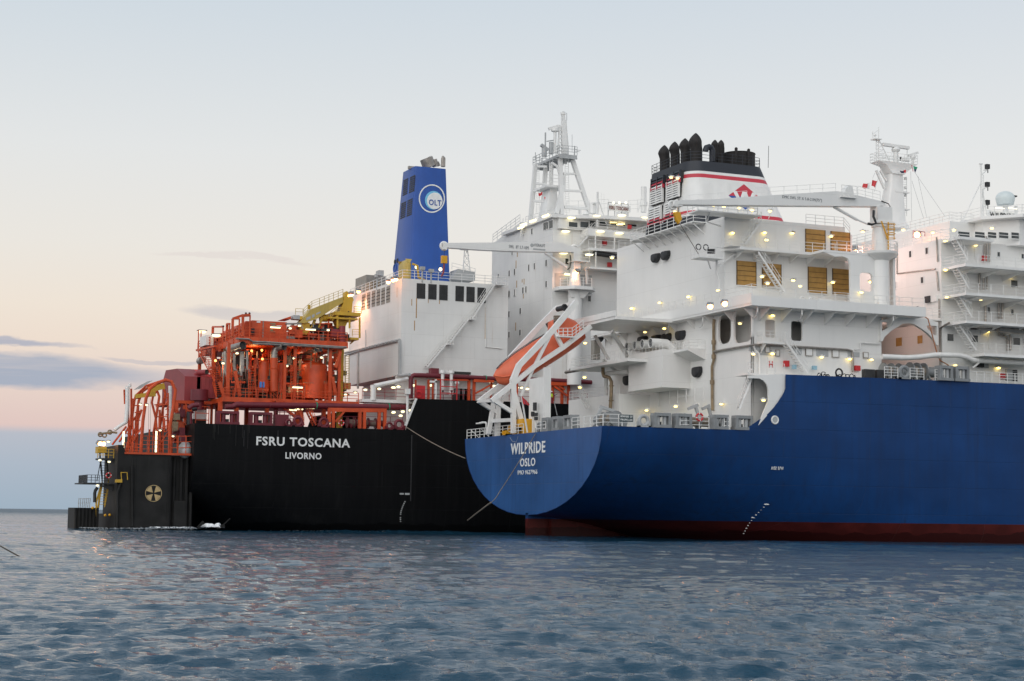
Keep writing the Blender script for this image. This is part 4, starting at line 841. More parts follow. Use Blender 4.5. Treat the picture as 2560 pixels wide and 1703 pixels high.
for t, b_ in ((r8(1068, 1120), r8(1088, 1168)), (r8(1208, 1092), r8(1230, 1140)), (r8(930, 1170), r8(950, 1196)), (r8(935, 1385), r8(956, 1433)), (r8(1168, 1342), r8(1190, 1388)), (q1(1297, 262), q1(1322, 312))): win(acc, t, b_, u=UA, mt='dark')
m = MB(); a, b = au(q1(1397, 165), UA), au(q1(1450, 218), UA); m.box(UA-.3, UA, b.y, a.y, b.z, a.z, 0); a2, b2 = au(q1(1450, 155), UA), au(q1(1508, 208), UA); m.box(UA-.2, UA, b2.y, a2.y, b2.z, a2.z, 1); m.build('wall_ventilator', ['dark', 'wtrim'], acc)
m = MB()
for c in ((q1(1828, 447), q1(1880, 490)), (q1(2300, 210), q1(2352, 245)), (q1(1885, 815), q1(1935, 858))): a, b = av(c[0], VA), av(c[1], VA); m.box(a.x, b.x, VA-.5, VA, b.z, a.z)
m.build('wall_ventilator', 'dark', acc)
m = MB()
for c in ((q1(1880, 447), q1(1940, 490)), (q1(1935, 820), q1(1990, 865)), (q1(2165, 875), q1(2225, 990))): a, b = av(c[0], VA), av(c[1], VA); m.box(a.x, b.x, VA-.3, VA, b.z, a.z)
m.build('wall_cover', 'lgrey', acc)
m = MB(); a, b = av(q1(2225, 882), VA), av(q1(2287, 1000), VA); m.box(a.x, b.x, VA-.03, VA, b.z, a.z, 0); [m.box(a.x, b.x, VA-.06, VA-.03, z, z+.06, 1) for z in np.linspace(b.z, a.z, 7)]; m.build('louvred_door', ['louv', 'lgrey'], acc)
m = MB(); a, b = av(q1(2000, 500), VA), av(q1(2085, 690), VA); m.box(a.x, b.x, VA-.08, VA, b.z, a.z); a, b = av(r8(1620, 1070), VA), av(r8(1690, 1195), VA); m.box(a.x, b.x, VA-.08, VA, b.z, a.z); m.build('door', 'wtrim', acc)
for t, b_ in ((r8(1680, 1158), r8(1716, 1203)), (q1(2115, 918), q1(2152, 972))): wbox(acc, t, b_, VA, .35, 'red', 'hose_box')
m = MB(); S = lambda x, y: au(q1(x, y), UA-.15)
m.path([au(r8(1300, 1000), UA-.1), au(r8(1308, 1210), UA-.1)], .1, 6); m.path([au(r8(1300, 1290), UA-.1), au(r8(1316, 1455), UA-.1)], .1, 6); m.path([S(1520, 185), S(1522, 370)], .1, 6); m.path([S(1620, 420), S(1530, 475), S(1530, 850)], .13, 6)
m.path([au(r8(965, 1050), UA-.1), au(r8(962, 1310), UA-.1), au(r8(1290, 1270), UA-.1)], .08, 6); m.build('drain_pipe', 'steel', acc)
m = MB(); T = lambda x, y, o=-.3: av(q1(x, y), VA+o)
for pth in (((1975, 420), (1975, 200)), ((2105, 200), (2105, 370), (2110, 385)), ((2140, 205), (2138, 385)), ((2110, 465), (2110, 540), (2180, 560), (2195, 600), (2195, 700)), ((2140, 500), (2205, 520), (2220, 560), (2220, 690))): m.path([T(*p) for p in pth], .12, 6)
for pth in (((1710, 990), (1710, 1210)), ((1730, 990), (1730, 1205)), ((1752, 1000), (1752, 1210)), ((1665, 1290), (1665, 1450)), ((1700, 1290), (1700, 1450)), ((1730, 1250), (1730, 1440))): m.path([av(r8(*p), VA-.3) for p in pth], .1, 6)
for y in (170, 440, 470): m.path([T(1900, y+5, -2), T(2352, y+35, -2)], .12, 6); m.path([T(1930, y+14, -1.4), T(2352, y+40, -1.4)], .1, 6)
m.path([T(2100, 480, -2.5), T(2352, 510, -2.5)], .35, 8); m.path([av(r8(1640, 1262), VA-2), av(r8(1810, 1290), VA-2), av(r8(1818, 1245), VA-2)], .12, 6); m.build('pipe_run', 'steel', acc)
# arch plates linking the two houses, fat white pipe below
for vy, nm in ((-17.9, 'arch'), (12.0, 'arch')):
    m = MB(); f = lambda x, y: (av(q1(x, y), -17.9).x, av(q1(x, y), -17.9).z)
    outer = [f(950, 395), f(1100, 372), f(1230, 362), f(1380, 375), f(1512, 415), f(1515, 640), f(1497, 640), f(1470, 585), f(1420, 530), f(1340, 470), f(1272, 432), f(1225, 424), f(1160, 432), f(1050, 500), f(985, 560), f(966, 600), f(948, 600)]
    h1 = [f(960, 412), f(1050, 408), f(1066, 420), f(1060, 442), f(1010, 478), f(962, 505)]; h2 = [f(1396, 452), f(1412, 446), f(1498, 452), f(1500, 548), f(1470, 540), f(1410, 480)]
    m.prism(outer, [h1, h2], 'y', vy, vy+.4); m.build('arch', 'white', acc)
m = MB(); a = f(1100, 372)[1]; m.prism([(34.6, -17.5), (42.6, -17.5), (42.6, 16), (34.6, 16)], [], 'z', a+.05, a+.2); rail(m, [(38.6, -17.6, a+.2), (42.6, -17.6, a+.2)], 1.1, 3, 1.2, .03); m.build('bridging_deck', 'wtrim', acc)
m = MB(); V_ = -19.5; T2 = lambda x, y: av(q1(x, y), V_); m.path([T2(960, 752), T2(1200, 762), T2(1330, 755), T2(1480, 735), T2(1700, 738), T2(1780, 752), T2(1850, 785), T2(2100, 800), T2(2400, 818)], .29, 12)
for x in (1150, 1520, 1890, 2120): q = T2(x, 765 if x < 1500 else 738 if x < 1600 else 792); m.torus(q, .31, .04, 'x', 14, 5)
m.beam(T2(1850, 860), T2(1915, 810), .15, .15); m.beam(T2(2120, 745), T2(2120, 820), .3, .3); m.build('deck_pipe', 'wtrim', acc)
m = MB(); R_ = lambda x, y: av(q1(x, y), -18.6); m.path([R_(795, 300), R_(900, 300), R_(1050, 315), R_(1150, 328)], .07, 5); m.path([R_(1165, 350), R_(1300, 365), R_(1380, 360), R_(1412, 385), R_(1430, 450), R_(1460, 570), R_(1500, 720), R_(1530, 790), R_(1600, 830), R_(1630, 855)], .07, 5); m.build('air_hose', mat('orange_hose', (0.42, .17, .07), .6), acc)
for t, b_ in ((q1(1098, 572), q1(1160, 645)), (q1(1310, 550), q1(1362, 620))): win(acc, t, b_, u=UA, mt='gold', name='window')
# radar mast
mu, mv = 49.0, 0.5
mast = empty('radar_mast', (mu, mv, 36.6), 'white column radar mast with bracketed platform, behind the white crane column', 'mast', 'masts')
f = lambda x, y: av(r8(x, y), mv)
w = lambda y, xl, xr_: (f(xl, y).x, f(xr_, y).x, f((xl+xr_)/2, y).z)
m = MB(); rings = []
for y, xl, xr_ in ((930, 830, 1025), (860, 850, 1000), (700, 858, 992), (560, 880, 990), (470, 885, 990)):
    a, b, z = w(y, xl, xr_); d = (b-a)/2*.8; rings.append([(p[0], p[1], z) for p in rrect(a, b, mv-d, mv+d, .25, 3)])
m.loft(rings, 0); 
z0 = f(930, 470).z; z1 = f(930, 400).z; a = f(755, 400).x; b = f(1110, 400).x; c = f(890, 470).x; d = f(990, 470).x
m.loft([[(c, mv-.9, z0), (d, mv-.9, z0), (d, mv+.9, z0), (c, mv+.9, z0)], [(c-.3, mv-.9, z0+.3*(z1-z0)), (d+.3, mv-.9, z0+.3*(z1-z0)), (d+.3, mv+.9, z0+.3*(z1-z0)), (c-.3, mv+.9, z0+.3*(z1-z0))], [(a+1.6, mv-.8, z1), (b-.8, mv-.8, z1), (b-.8, mv+.8, z1), (a+1.6, mv+.8, z1)], [(a+.3, mv-1.0, z1+.4), (b-.2, mv-1.0, z1+.4), (b-.2, mv+1.0, z1+.4), (a+.3, mv+1.0, z1+.4)]], 0, smooth=False)
m.build('column', 'wtrim', mast)
m = MB(); zp = z1+.4; rail(m, [(a+.3, mv-.95, zp), (b-.2, mv-.95, zp), (b-.2, mv+.95, zp), (a+.3, mv+.95, zp), (a+.3, mv-.95, zp)], 1.1, 3, 1.0, .03); m.build('railing', 'wtrim', mast)
m = MB(); m.beam(f(785, 430), f(855, 585), .25, .25); m.beam(f(820, 430), f(870, 520), .22, .22); m.build('brace', 'wtrim', mast)
m = MB(); 
for x in (785, 805): m.tube(f(x, 380), f(x, 160), .06, 5)
m.tube(f(905, 365), f(810, 170), .06, 5)
for i in range(6): m.tube(f(785, 350-32*i), f(805+ (6-i)*14, 350-32*i), .04, 4); m.tube(f(785, 350-32*i), f(805+(5-i)*14, 318-32*i), .035, 4)
m.box(f(755, 170).x, f(815, 170).x, mv-.5, mv+.5, f(800, 172).z, f(800, 165).z); m.tube(f(757, 170), f(754, 95), .05, 5); m.tube(f(806, 170), f(806, 60), .05, 5); m.tube(f(757, 120), f(806, 85), .03, 4); m.sphere(f(775, 130), .18, 8, 6); m.build('topmast', 'wtrim', mast)
m = MB(); q = f(955, 230); m.beam(f(840, 208), f(1062, 240), .45, .35); m.tube(f(952, 375), f(952, 265), .3, 10); m.sphere(f(952, 255), .55, 12, 6, sz=.7); m.build('radar_scanner', 'wtrim', mast)
m = MB(); m.beam(f(1060, 305), f(1138, 280), .35, .3); m.sphere(f(1098, 318), .35, 10, 6); m.tube(f(1098, 375), f(1098, 320), .15, 8); m.tube(f(1048, 350), f(1050, 230), .06, 5); m.build('radar_scanner', 'wtrim', mast)
m = MB()
for x in (1000, 1045): m.tube(f(x, 485), f(x, 820), .035, 4)
for i in range(16): m.tube(f(1000, 490+20*i), f(1045, 490+20*i), .03, 4)
for y in (500, 575, 645): q = f(1035, y); m.sphere(q, .2, 8, 6)
m.box(f(915, 625).x, f(1035, 625).x, mv-.9, mv, f(980, 625).z-.05, f(980, 625).z+.05); m.box(f(900, 768).x, f(1040, 768).x, mv-.9, mv, f(980, 768).z-.05, f(980, 768).z+.05); m.build('ladder', 'wtrim', mast)
m = MB()
for x0, y0, x1, y1 in ((1110, 440, 1370, 820), (1080, 440, 1088, 860), (1090, 520, 1190, 840), (1140, 480, 1215, 830), (775, 450, 755, 500), (820, 440, 770, 610)): m.tube(f(x0, y0), f(x1, y1), .018, 4)
m.build('halyards', 'lgrey', mast)
m = MB(); m.box(f(975, 345).x, f(1035, 345).x, mv-.9, mv-.5, f(1000, 362).z, f(1000, 340).z, 0); m.tube(f(993, 345), f(993, 316), .12, 6, 1); m.build('signal_gear', ['wtrim', 'dark'], mast)
# flags on the mast
def flag(name, pts_px, v, cols, mats, label, bend=.35, splits=None):
    """a cloth strip between two px edges (hoist, fly), waved, with vertical or horizontal bands"""
    (a, b), (c, d) = [[av(p, v) for p in e] for e in pts_px]; nu, nv_ = 12, 6; m = MB(); vs = []
    for i in range(nu+1):
        s = i/nu
        for j in range(nv_+1):
            t = j/nv_; p = a.lerp(b, t).lerp(c.lerp(d, t), s); p.y += bend*math.sin(s*7+t*1.5)*min(1, s*2); p.z += .12*math.sin(s*6+1)*s; vs.append(p)
    for i in range(nu):
        for j in range(nv_): m.add([vs[i*(nv_+1)+j], vs[(i+1)*(nv_+1)+j], vs[(i+1)*(nv_+1)+j+1], vs[i*(nv_+1)+j+1]], [(0, 1, 2, 3)], cols(i/nu, j/nv_), True)
    return m.build(name, mats, None, label, 'flag', 'flags flown aboard the ships')
flag('signal_flag', ((r8(752, 512), r8(745, 560)), (r8(800, 520), r8(782, 578))), mv-2.2, lambda s, t: 0, ['red', 'letter'], 'red cloth half of a signal flag streaming beside the mast brace', .15)
flag('signal_flag', ((r8(740, 530), r8(725, 590)), (r8(682, 545), r8(672, 575))), mv-2.4, lambda s, t: 1 if s < .45 else 0, ['red', 'letter'], 'white and red signal flag rippling above the crane boom', .2)
flag('courtesy_flag', ((r8(1085, 385), r8(1097, 440)), (r8(1145, 405), r8(1130, 445))), mv-2, lambda s, t: 0 if s < .15 else 1 if s < .3 else 2 if t < .5 else 3, ['red', 'letter', 'green', 'navy'], 'green, white and red flag hanging off the right end of the mast platform', .2)
flag('house_flag', ((r8(1040, 425), r8(1038, 452)), (r8(990, 435), r8(995, 448))), mv-2, lambda s, t: 0 if s < .35 else 1, ['red', 'navy'], 'small dark blue and red flag tucked under the mast platform', .1)
# signal mast with three box lamps, satellite dome, name board
sm = av(r8(1690, 860), -11); sg = empty('signal_mast', (sm.x, -11, 36.95), 'thin white signal mast with raking stay and three dark box lamps', 'mast', 'masts')
f2 = lambda x, y: av(r8(x, y), -11)
m = MB(); m.tube(f2(1688, 858), f2(1676, 375), .16, 8, r2=.11); m.tube(f2(1515, 870), f2(1672, 540), .1, 6); m.tube(f2(1740, 860), f2(1690, 600), .08, 6); m.tube(f2(1665, 376), f2(1687, 376), .12, 6)
for y in (470, 610, 760): m.beam(f2(1680, y), f2(1738, y-50), .08, .08)
m.build('mast_pole', 'wtrim', sg)
for y in (398, 550, 703):
    m = MB(); q = f2(1730, y); m.box(q.x-.2, q.x+.28, -11.2, -10.8, q.z-.28, q.z+.28, 0); m.tube((q.x+.1, -11, q.z-.28), (q.x+.1, -11, q.z-.75), .06, 6, 0); m.tube((q.x-.5, -11, q.z-.5), (q.x+.1, -11, q.z-.3), .06, 6, 1); m.build('signal_lamp', ['dark', 'wtrim'], sg)
m = MB(); 
for i in range(16): y = 470+24*i; m.tube(f2(1684, y), f2(1700, y), .03, 4)
m.tube(f2(1700, 470), f2(1703, 850), .03, 4); m.build('ladder', 'wtrim', sg)
vd = -9; f3 = lambda x, y: av(r8(x, y), vd); c = f3(1885, 675); rd = abs(f3(1952, 675).x-f3(1820, 675).x)/2
dome = empty('satellite_dome', (c.x, vd, 36.95), 'white satellite antenna dome standing above the name board at far right', 'antenna')
m = MB(); n = 24; zz = [f3(1885, y).z for y in (730, 722, 690, 660)]
R2 = lambda z, r_: [(c.x+r_*math.cos(2*math.pi*i/n), vd+r_*math.sin(2*math.pi*i/n), z) for i in range(n)]
zt2 = f3(1885, 608).z; zc = f3(1885, 672).z; rings = [R2(f3(1885, 728).z, rd*.55), R2(f3(1885, 724).z, rd*.85), R2(f3(1885, 700).z, rd*.92)] + [R2(zc+(zt2-zc)*math.sin(t), rd*math.cos(t)) for t in np.linspace(0, 1.5, 9)]
m.loft(rings, 0); m.build('radome', mat('radome_grey', (.62, .68, .68), .4, var=.04), dome)
m = MB(); m.tube((c.x, vd, 36.95), (c.x, vd, f3(1885, 728).z), .3, 8); m.tube((c.x+1.6, vd, 36.95), (c.x+1.6, vd, f3(1885, 725).z), .2, 6); m.beam((c.x-1.6, vd, 37), (c.x, vd, 38.2), .1, .1); m.build('dome_support', 'wtrim', dome)
m = MB(); q = f3(1900, 655); m.box(c.x-.1, c.x+rd*.95, vd-rd*.75, vd-rd*.2, q.z-.08, q.z+.08); m.build('dome_band', 'dark', dome)
vn = -14; f4 = lambda x, y: av(r8(x, y), vn); a, b = f4(1752, 812), f4(1965, 818)
nb = empty('name_board', ((a.x+b.x)/2, vn, 36.95), 'lit white name board reading WILPRIDE on the bridge roof at far right', 'sign', 'roof name boards')
m = MB(); zt3 = f4(1860, 788).z; zb3 = f4(1860, 842).z
m.box(a.x-.2, b.x+.2, vn, vn+.12, zb3-.15, zt3+.1); [m.tube((x, vn+.2, 36.95), (x, vn+.2, zb3), .05, 5) for x in (a.x, (a.x+b.x)/2, b.x)]; m.build('board', 'letter', nb)
text('name_lettering', 'WILPRIDE', 'dark', nb, ((a.x+b.x)/2, vn-.04, (zt3+zb3)/2), (zt3-zb3)*.82, (b.x-a.x), bold=.02)
for x0, x1 in ((1780, 1855), (1885, 1960)): m = MB(); p_, q_ = f4(x0, 776), f4(x1, 788); m.tube((p_.x, vn-.5, p_.z+.3), (q_.x, vn-.5, q_.z+.35), .05, 8); m.build('board_lamp', 'lampw', nb)
# ------------------------------------------------------------------ free-fall lifeboat on its launching ramp
VN, VF, VB = 4.0, 9.6, 6.6       # near frame, far frame, boat centre line
n5 = lambda x, y: av(r5(x, y), VN); b5 = lambda x, y: av(r5(x, y), VB); f5 = lambda x, y: av(r5(x, y), VF)
ramp_o = empty('lifeboat_ramp', (2, 6.6, 11.4), 'white steel launching ramp with bent frames over the blue stern', 'launching ramp')
def frame_beam(mb, pts, v, w=.5, h=.55):
    for p, q in zip(pts[:-1], pts[1:]):
        d = (Vector(q)-Vector(p)).normalized(); mb.beam(Vector(p)-d*.1, Vector(q)+d*.1, w, h, side=(0, 1, 0))
for nm, F, v in (('near_frame', n5, VN),):
    m = MB(); frame_beam(m, [F(735, 88), F(590, 262), F(385, 475), F(348, 565), F(350, 640)], v, .5, .62); frame_beam(m, [F(820, 238), F(655, 365), F(480, 480), F(345, 590), F(220, 690)], v, .5, .5)
    frame_beam(m, [F(600, 265), F(655, 370)], v, .4, .4); frame_beam(m, [F(570, 300), F(480, 480)], v, .35, .35); frame_beam(m, [F(225, 685), F(335, 755)], v, .45, .42)
    frame_beam(m, [F(350, 570), F(352, 885)], v, .5, .5); frame_beam(m, [F(352, 640), F(395, 800)], v, .5, .55); m.build('side_frame', 'wtrim', ramp_o)
m = MB(); F = f5; frame_beam(m, [F(622, 122), F(510, 235), F(335, 425), F(300, 520)], VF, .5, .6); frame_beam(m, [F(690, 260), F(420, 480), F(140, 695)], VF, .5, .5); frame_beam(m, [F(140, 695), F(255, 765)], VF, .45, .42)
frame_beam(m, [F(258, 620), F(252, 905)], VF, .55, .55); frame_beam(m, [F(240, 640), F(200, 890)], VF, .4, .45); frame_beam(m, [F(320, 640), F(262, 720)], VF, .35, .35); m.build('side_frame', 'wtrim', ramp_o)
m = MB(); m.beam(n5(352, 808), f5(225, 815), .45, .4); m.beam(n5(735, 88), f5(622, 122), .5, .4); m.beam(n5(480, 485), f5(400, 500), .35, .35); m.beam(n5(225, 690), f5(140, 695), .35, .35)
m.beam(n5(475, 490), n5(395, 665), .28, .28); m.beam(n5(480, 485), n5(410, 640), .2, .2); m.build('cross_beam', 'wtrim', ramp_o)
m = MB(); yL, yR = au(r5(447, 700), 1.5).y, au(r5(545, 700), 1.5).y; ztp = au(r5(530, 490), 1.5).z
m.box(1.5, 2.1, yR+.36, yL, 11.36, ztp-1.0); m.box(1.4, 2.2, yR, yR+.35, 11.36, ztp); m.build('support_column', 'wtrim', ramp_o)
m = MB(); m.tube(n5(672, 118)+Vector((0, .4, 0)), n5(672, 118)+Vector((0, 2.2, 0)), .3, 12, 1); m.torus(n5(672, 118)+Vector((0, .3, 0)), .33, .1, 'y', 14, 6, 1); q = n5(655, 165); [m.torus((q.x, q.y+1.6, q.z-.2*i), .38, .07, 'z', 14, 5) for i in range(5)]; m.build('winch_drum', ['rope', 'dark'], ramp_o)
m = MB(); q0, q1_, q2, q3 = n5(610, 300), n5(650, 300), n5(710, 300), n5(770, 255)
rail(m, [Vector((p.x, p.y-.3, p.z)) for p in (n5(622, 310), n5(705, 308), n5(775, 258))], 1.15, 3, .6, .045); m.box(q0.x, q2.x, VN-.7, VN, q2.z-.15, q2.z); m.build('boarding_platform', 'wtrim', ramp_o)
# hull of the boat: pointed bow down aft, raised cabin at the top
boat = empty('lifeboat', tuple(b5(480, 420)), 'orange enclosed free-fall lifeboat tilted nose down on the white ramp', 'lifeboat')
K0, K1 = b5(262, 590), b5(768, 285)          # axis line low along the keel: bow -> stern
ax = (K1-K0); Lb = ax.length; ax.normalize(); upn = Vector((-ax.z, 0, ax.x)); 
sec = [(0.0, .12, 1.9, .9, 2.1), (.05, .75, 1.35, .35, 2.45), (.13, 1.25, 1.0, .0, 2.75), (.28, 1.65, .9, -.15, 3.0), (.5, 1.75, .9, -.2, 3.1), (.68, 1.75, .9, -.15, 3.05), (.72, 1.72, .9, -.12, 3.2), (.76, 1.6, .95, -.1, 4.1), (.9, 1.5, 1.0, 0, 4.0), (.985, 1.35, 1.05, .2, 2.9), (1.0, 1.1, 1.1, .5, 2.4)]
rings = []
for t, hb, zm_, zk, zt_ in sec:
    c = K0+ax*(t*Lb); pts = []
    for i in range(20):
        a = 2*math.pi*i/20; s, cc = math.sin(a), math.cos(a); y = hb*math.copysign(abs(cc)**.75, cc); z = zm_+((zt_-zm_)*abs(s)**.8 if s > 0 else (zk-zm_)*abs(s)**.9)
        if s > 0: y *= 1-.28*s
        pts.append(c+upn*(z-.85)+Vector((0, y, 0)))
    rings.append(pts)
m = MB(); m.loft(rings, 0); bh = m.build('boat_hull', 'boat', boat)
m = MB()
for sgn in (-1, 1): m.path([K0+ax*(t*Lb)+upn*(zm_-.8)+Vector((0, sgn*(hb+.03), 0)) for t, hb, zm_, zk, zt_ in sec[:-2]], .09, 6)
m.build('fender_strake', 'boat', boat)
m = MB()
for sgn in (-1, .0): m.path([K0+ax*(t*Lb)+upn*(zt_-.78)+Vector((0, sgn*hb*.45, 0)) for t, hb, zm_, zk, zt_ in sec[1:7]], .04, 5)
m.build('grab_line', 'dark', boat)
m = MB()
c = K0+ax*(.80*Lb)+upn*2.9
for s_ in (-1, 1): m.add([c+Vector((0, s_*1.17, 0))+ax*a+upn*b for a, b in ((-.5, -.35), (.25, -.35), (.25, .2), (-.5, .2))], [(0, 1, 2, 3)])
m.build('boat_window', 'dark', boat, weld=False)
c = K0+ax*(.12*Lb)+upn*-.05+Vector((0, -1.28, 0)); m = MB()
for i in range(2):
    for k in range(6): q = c+ax*(.22*k-.4)+upn*(-.3*i); m.beam(q, q+upn*.17, .1, .05)
m.build('boat_lettering', 'dark', boat)
# ------------------------------------------------------------------ mooring deck: rails, fairleads, winches, sign
m = MB(); e = lambda y: (0.15, y, 11.4)
rail(m, [e(18.6), e(9.0)], 1.1, 3, 1.3, .045); rail(m, [e(9.0), e(1.5)], 1.1, 3, 1.6, .04); rail(m, [e(-2.0), e(-4.5)], 1.1, 3, 1.2, .05); rail(m, [e(-11.2), e(-18.6)], 1.15, 3, 1.35, .045)
for y in (17.2, 14, 11): m.beam((.15, y, 12.4), (1.1, y-.4, 11.4), .07, .07)
rail(m, [(0.15, -18.6, 11.4), (3.5, -18.9, 11.4)], 1.2, 3, 1.4, .04); rail(m, [(8.6, -19.2, 11.4), (11.8, -19.5, 11.4)], 1.2, 3, 1.0, .04); rail(m, [(13.5, -19.7, 11.4), (14.0, -19.8, 11.4)], 1.2, 3, 1.0, .04); m.build('stern_railing', 'wtrim', tanker)
def roller_box(loc, label, w=2.1, h_=1.75, d=1.0, face='y', mt='grey', lite='lgrey', grp='grey roller fairleads on the tanker rail', cat='fairlead'):
    """open roller fairlead: trapezoid frame, two upright rollers, gap between"""
    o = empty('roller_fairlead', loc, label, cat, grp); L_ = Vector(loc)
    def X(a, b, c): return (L_.x+a, L_.y+b, L_.z+c) if face == 'y' else (L_.x+b, L_.y-a, L_.z+c)
    def bx(mb, a0, a1, b0, b1, c0, c1, mi=0, ta=0.0):
        v = [X(a0-ta*(1 if a0 < 0 else 0), b0, c0), X(a1+ta, b0, c0), X(a1+ta, b1, c0), X(a0-ta, b1, c0), X(a0, b0, c1), X(a1, b0, c1), X(a1, b1, c1), X(a0, b1, c1)]
        v[0] = X(a0-ta, b0, c0); mb.add(v, [(0,3,2,1),(4,5,6,7),(0,1,5,4),(1,2,6,5),(2,3,7,6),(3,0,4,7)], mi)
    m = MB(); bx(m, -w/2, w/2, -d/2, d/2, h_-.32, h_, 0, .04); bx(m, -w/2-.1, w/2+.1, -d/2, d/2, 0, .3, 0, .02)
    bx(m, -w/2-.02, -w/2+.26, -d/2, d/2, .3, h_-.32, 0); bx(m, w/2-.26, w/2+.02, -d/2, d/2, .3, h_-.32, 0); m.build('fairlead_frame', mt, o)
    for s in (-1, 1): m = MB(); m.tube(X(s*w*.21, -.1, .3), X(s*w*.21, -.1, h_-.32), w*.115, 10); m.build('roller', lite, o)
    m = MB(); bx(m, -w*.1, w*.1, d*.2, d*.3, .3, h_*.42); bx(m, -w*.1, w*.1, d*.2, d*.3, h_*.72, h_-.3); m.build('back_plate', 'dark', o); return o
def chock(loc, label, R_=.7, mt='grey', face='y', grp='round chocks on the tanker rail', d=.55):
    o = empty('panama_chock', loc, label, 'chock', grp); L_ = Vector(loc); m = MB()
    c = (L_.x, L_.y, L_.z+R_*1.12); m.torus(c, R_*.82, R_*.32, face, 20, 8)
    if face == 'y': m.box(L_.x-R_*1.1, L_.x-R_*.75, L_.y-d/2, L_.y+d/2, L_.z, L_.z+R_*1.0); m.box(L_.x+R_*.75, L_.x+R_*1.1, L_.y-d/2, L_.y+d/2, L_.z, L_.z+R_); m.box(L_.x-R_*1.1, L_.x+R_*1.1, L_.y-d/2, L_.y+d/2, L_.z, L_.z+R_*.25)
    else: m.box(L_.x-d/2, L_.x+d/2, L_.y-R_*1.1, L_.y+R_*1.1, L_.z, L_.z+R_*.25); m.box(L_.x-d/2, L_.x+d/2, L_.y-R_*1.1, L_.y-R_*.75, L_.z, L_.z+R_); m.box(L_.x-d/2, L_.x+d/2, L_.y+R_*.75, L_.y+R_*1.1, L_.z, L_.z+R_)
    m.build('chock_ring', mt, o); return o
def side_pt(p, zdk=11.4):
    y = -19
    for _ in range(8): q = av(p, y); y = -BW(max(0, q.x))+.45
    return q
for (x0, x1, yb, lab) in ((500, 690, 1418, 'grey roller fairlead just right of the round ring chock, with a white gap showing through'), (710, 895, 1418, 'grey roller fairlead in front of the grey winch drum, left of the orange lifebuoy'), (1085, 1255, 1418, 'grey roller fairlead right of the lifebuoy, at the foot of the tall brown pipe'), (1295, 1490, 1418, 'grey roller fairlead nearest the curved blue step, last of the row')):
    a, b = side_pt(r7(x0, yb)), side_pt(r7(x1, yb)); roller_box(((a.x+b.x)/2, (a.y+b.y)/2, 11.4), lab, abs(b.x-a.x)*.86, 1.5)
q = side_pt(r7(427, 1425)); chock((q.x, q.y, 11.4), 'grey ring chock between the black sign and the first roller fairlead', .6, 'lgrey')
for x0, x1, lab in ((545, 592, 'grey roller fairlead on the transom edge beside the white column foot, leftmost of three'), (608, 655, 'grey roller fairlead in the middle of the three on the transom edge'), (676, 735, 'grey roller fairlead on the transom edge next to the white railing, rightmost of three')):
    a, b = au(r5(x0, 868), .6), au(r5(x1, 865), .6); roller_box((.6, (a.y+b.y)/2, 11.4), lab, abs(a.y-b.y)*.8, 1.5, 1.0, 'x', 'grey', 'lgrey')
q = au(r5(512, 870), .6); chock((.6, q.y, 11.4), 'grey round chock beside the white column on the transom edge', .52, 'grey', 'x')
q = au(r5(333, 895), .6); chock((.6, q.y, 11.4), 'golden yellow round chock on the transom edge', .52, 'wyel', 'x', 'yellow towing fittings', d=1.6)
q = au(r5(398, 890), 1.0); o = empty('towing_bracket', (1.0, q.y, 11.4), 'golden yellow towing bracket with open legs beside the yellow chock', 'bracket', 'yellow towing fittings'); m = MB()
m.box(.4, 1.6, q.y-1.9, q.y+.7, 12.2, 13.1); m.box(.4, 1.6, q.y+.35, q.y+.7, 11.4, 12.2); m.box(.4, 1.6, q.y-1.9, q.y-1.6, 11.4, 12.2); m.build('bracket_frame', 'wyel', o)
m = MB(); m.tube((.8, q.y-.3, 12.2), (.8, q.y+.1, 12.2), .3, 8); m.build('shackle', 'dark', o)
# forward fairleads on the raised deck edge
zz = 17.35
q = av(q1(1172, 962), -21.5); chock((q.x, -21.6, zz), 'grey hooded ring chock on the rail below the arch', .68, 'grey', 'y')
for x0, x1, lab in ((1495, 1640, 'grey roller fairlead by the foot of the drain pipe, left one of the pair'), (1650, 1800, 'grey roller fairlead right one of the pair below the fat white pipe')):
    a, b = av(q1(x0, 985), -22), av(q1(x1, 985), -22); roller_box(((a.x+b.x)/2, -22.0, zz), lab, abs(b.x-a.x)*.86, 1.62)
m = MB(); P = lambda x: av(q1(x, 960), -21.8); 
for x0, x1 in ((975, 1105), (1225, 1360), (1470, 1500), (1800, 2400)): rail(m, [(P(x0).x, -22.0, zz), (P(x1).x, -22.0, zz)], 1.2, 4, 1.1, .035)
m.build('deck_railing', 'wtrim', tanker)
def winch(loc, label, r_=1.0, w=2.6, ax_='x', mt='grey'):
    o = empty('mooring_winch', loc, label, 'winch', 'mooring winches on the tanker decks'); L_ = Vector(loc); m = MB(); D = Vector((1, 0, 0)) if ax_ == 'x' else Vector((0, 1, 0)); c = L_+Vector((0, 0, r_+.2))
    m.tube(c-D*w/2, c+D*w/2, r_*.6, 14); m.build('drum', 'rope', o)
    for s in (-1, 0, 1): m = MB(); m.tube(c+D*(w/2*s-.06), c+D*(w/2*s+.06), r_, 18); m.build('flange', mt, o)
    m = MB(); S = D.cross(Vector((0, 0, 1)))
    for s in (-1, 1):
        m.beam(c+D*(w/2*s+.3)-S*.9-Vector((0, 0, r_)), c+D*(w/2*s+.3), .2, .3); m.beam(c+D*(w/2*s+.3)+S*.9-Vector((0, 0, r_)), c+D*(w/2*s+.3), .2, .3)
    m.tube(c+D*(w/2+.3), c+D*(w/2+1.3), r_*.6, 12); m.build('winch_bed', mt, o); return o
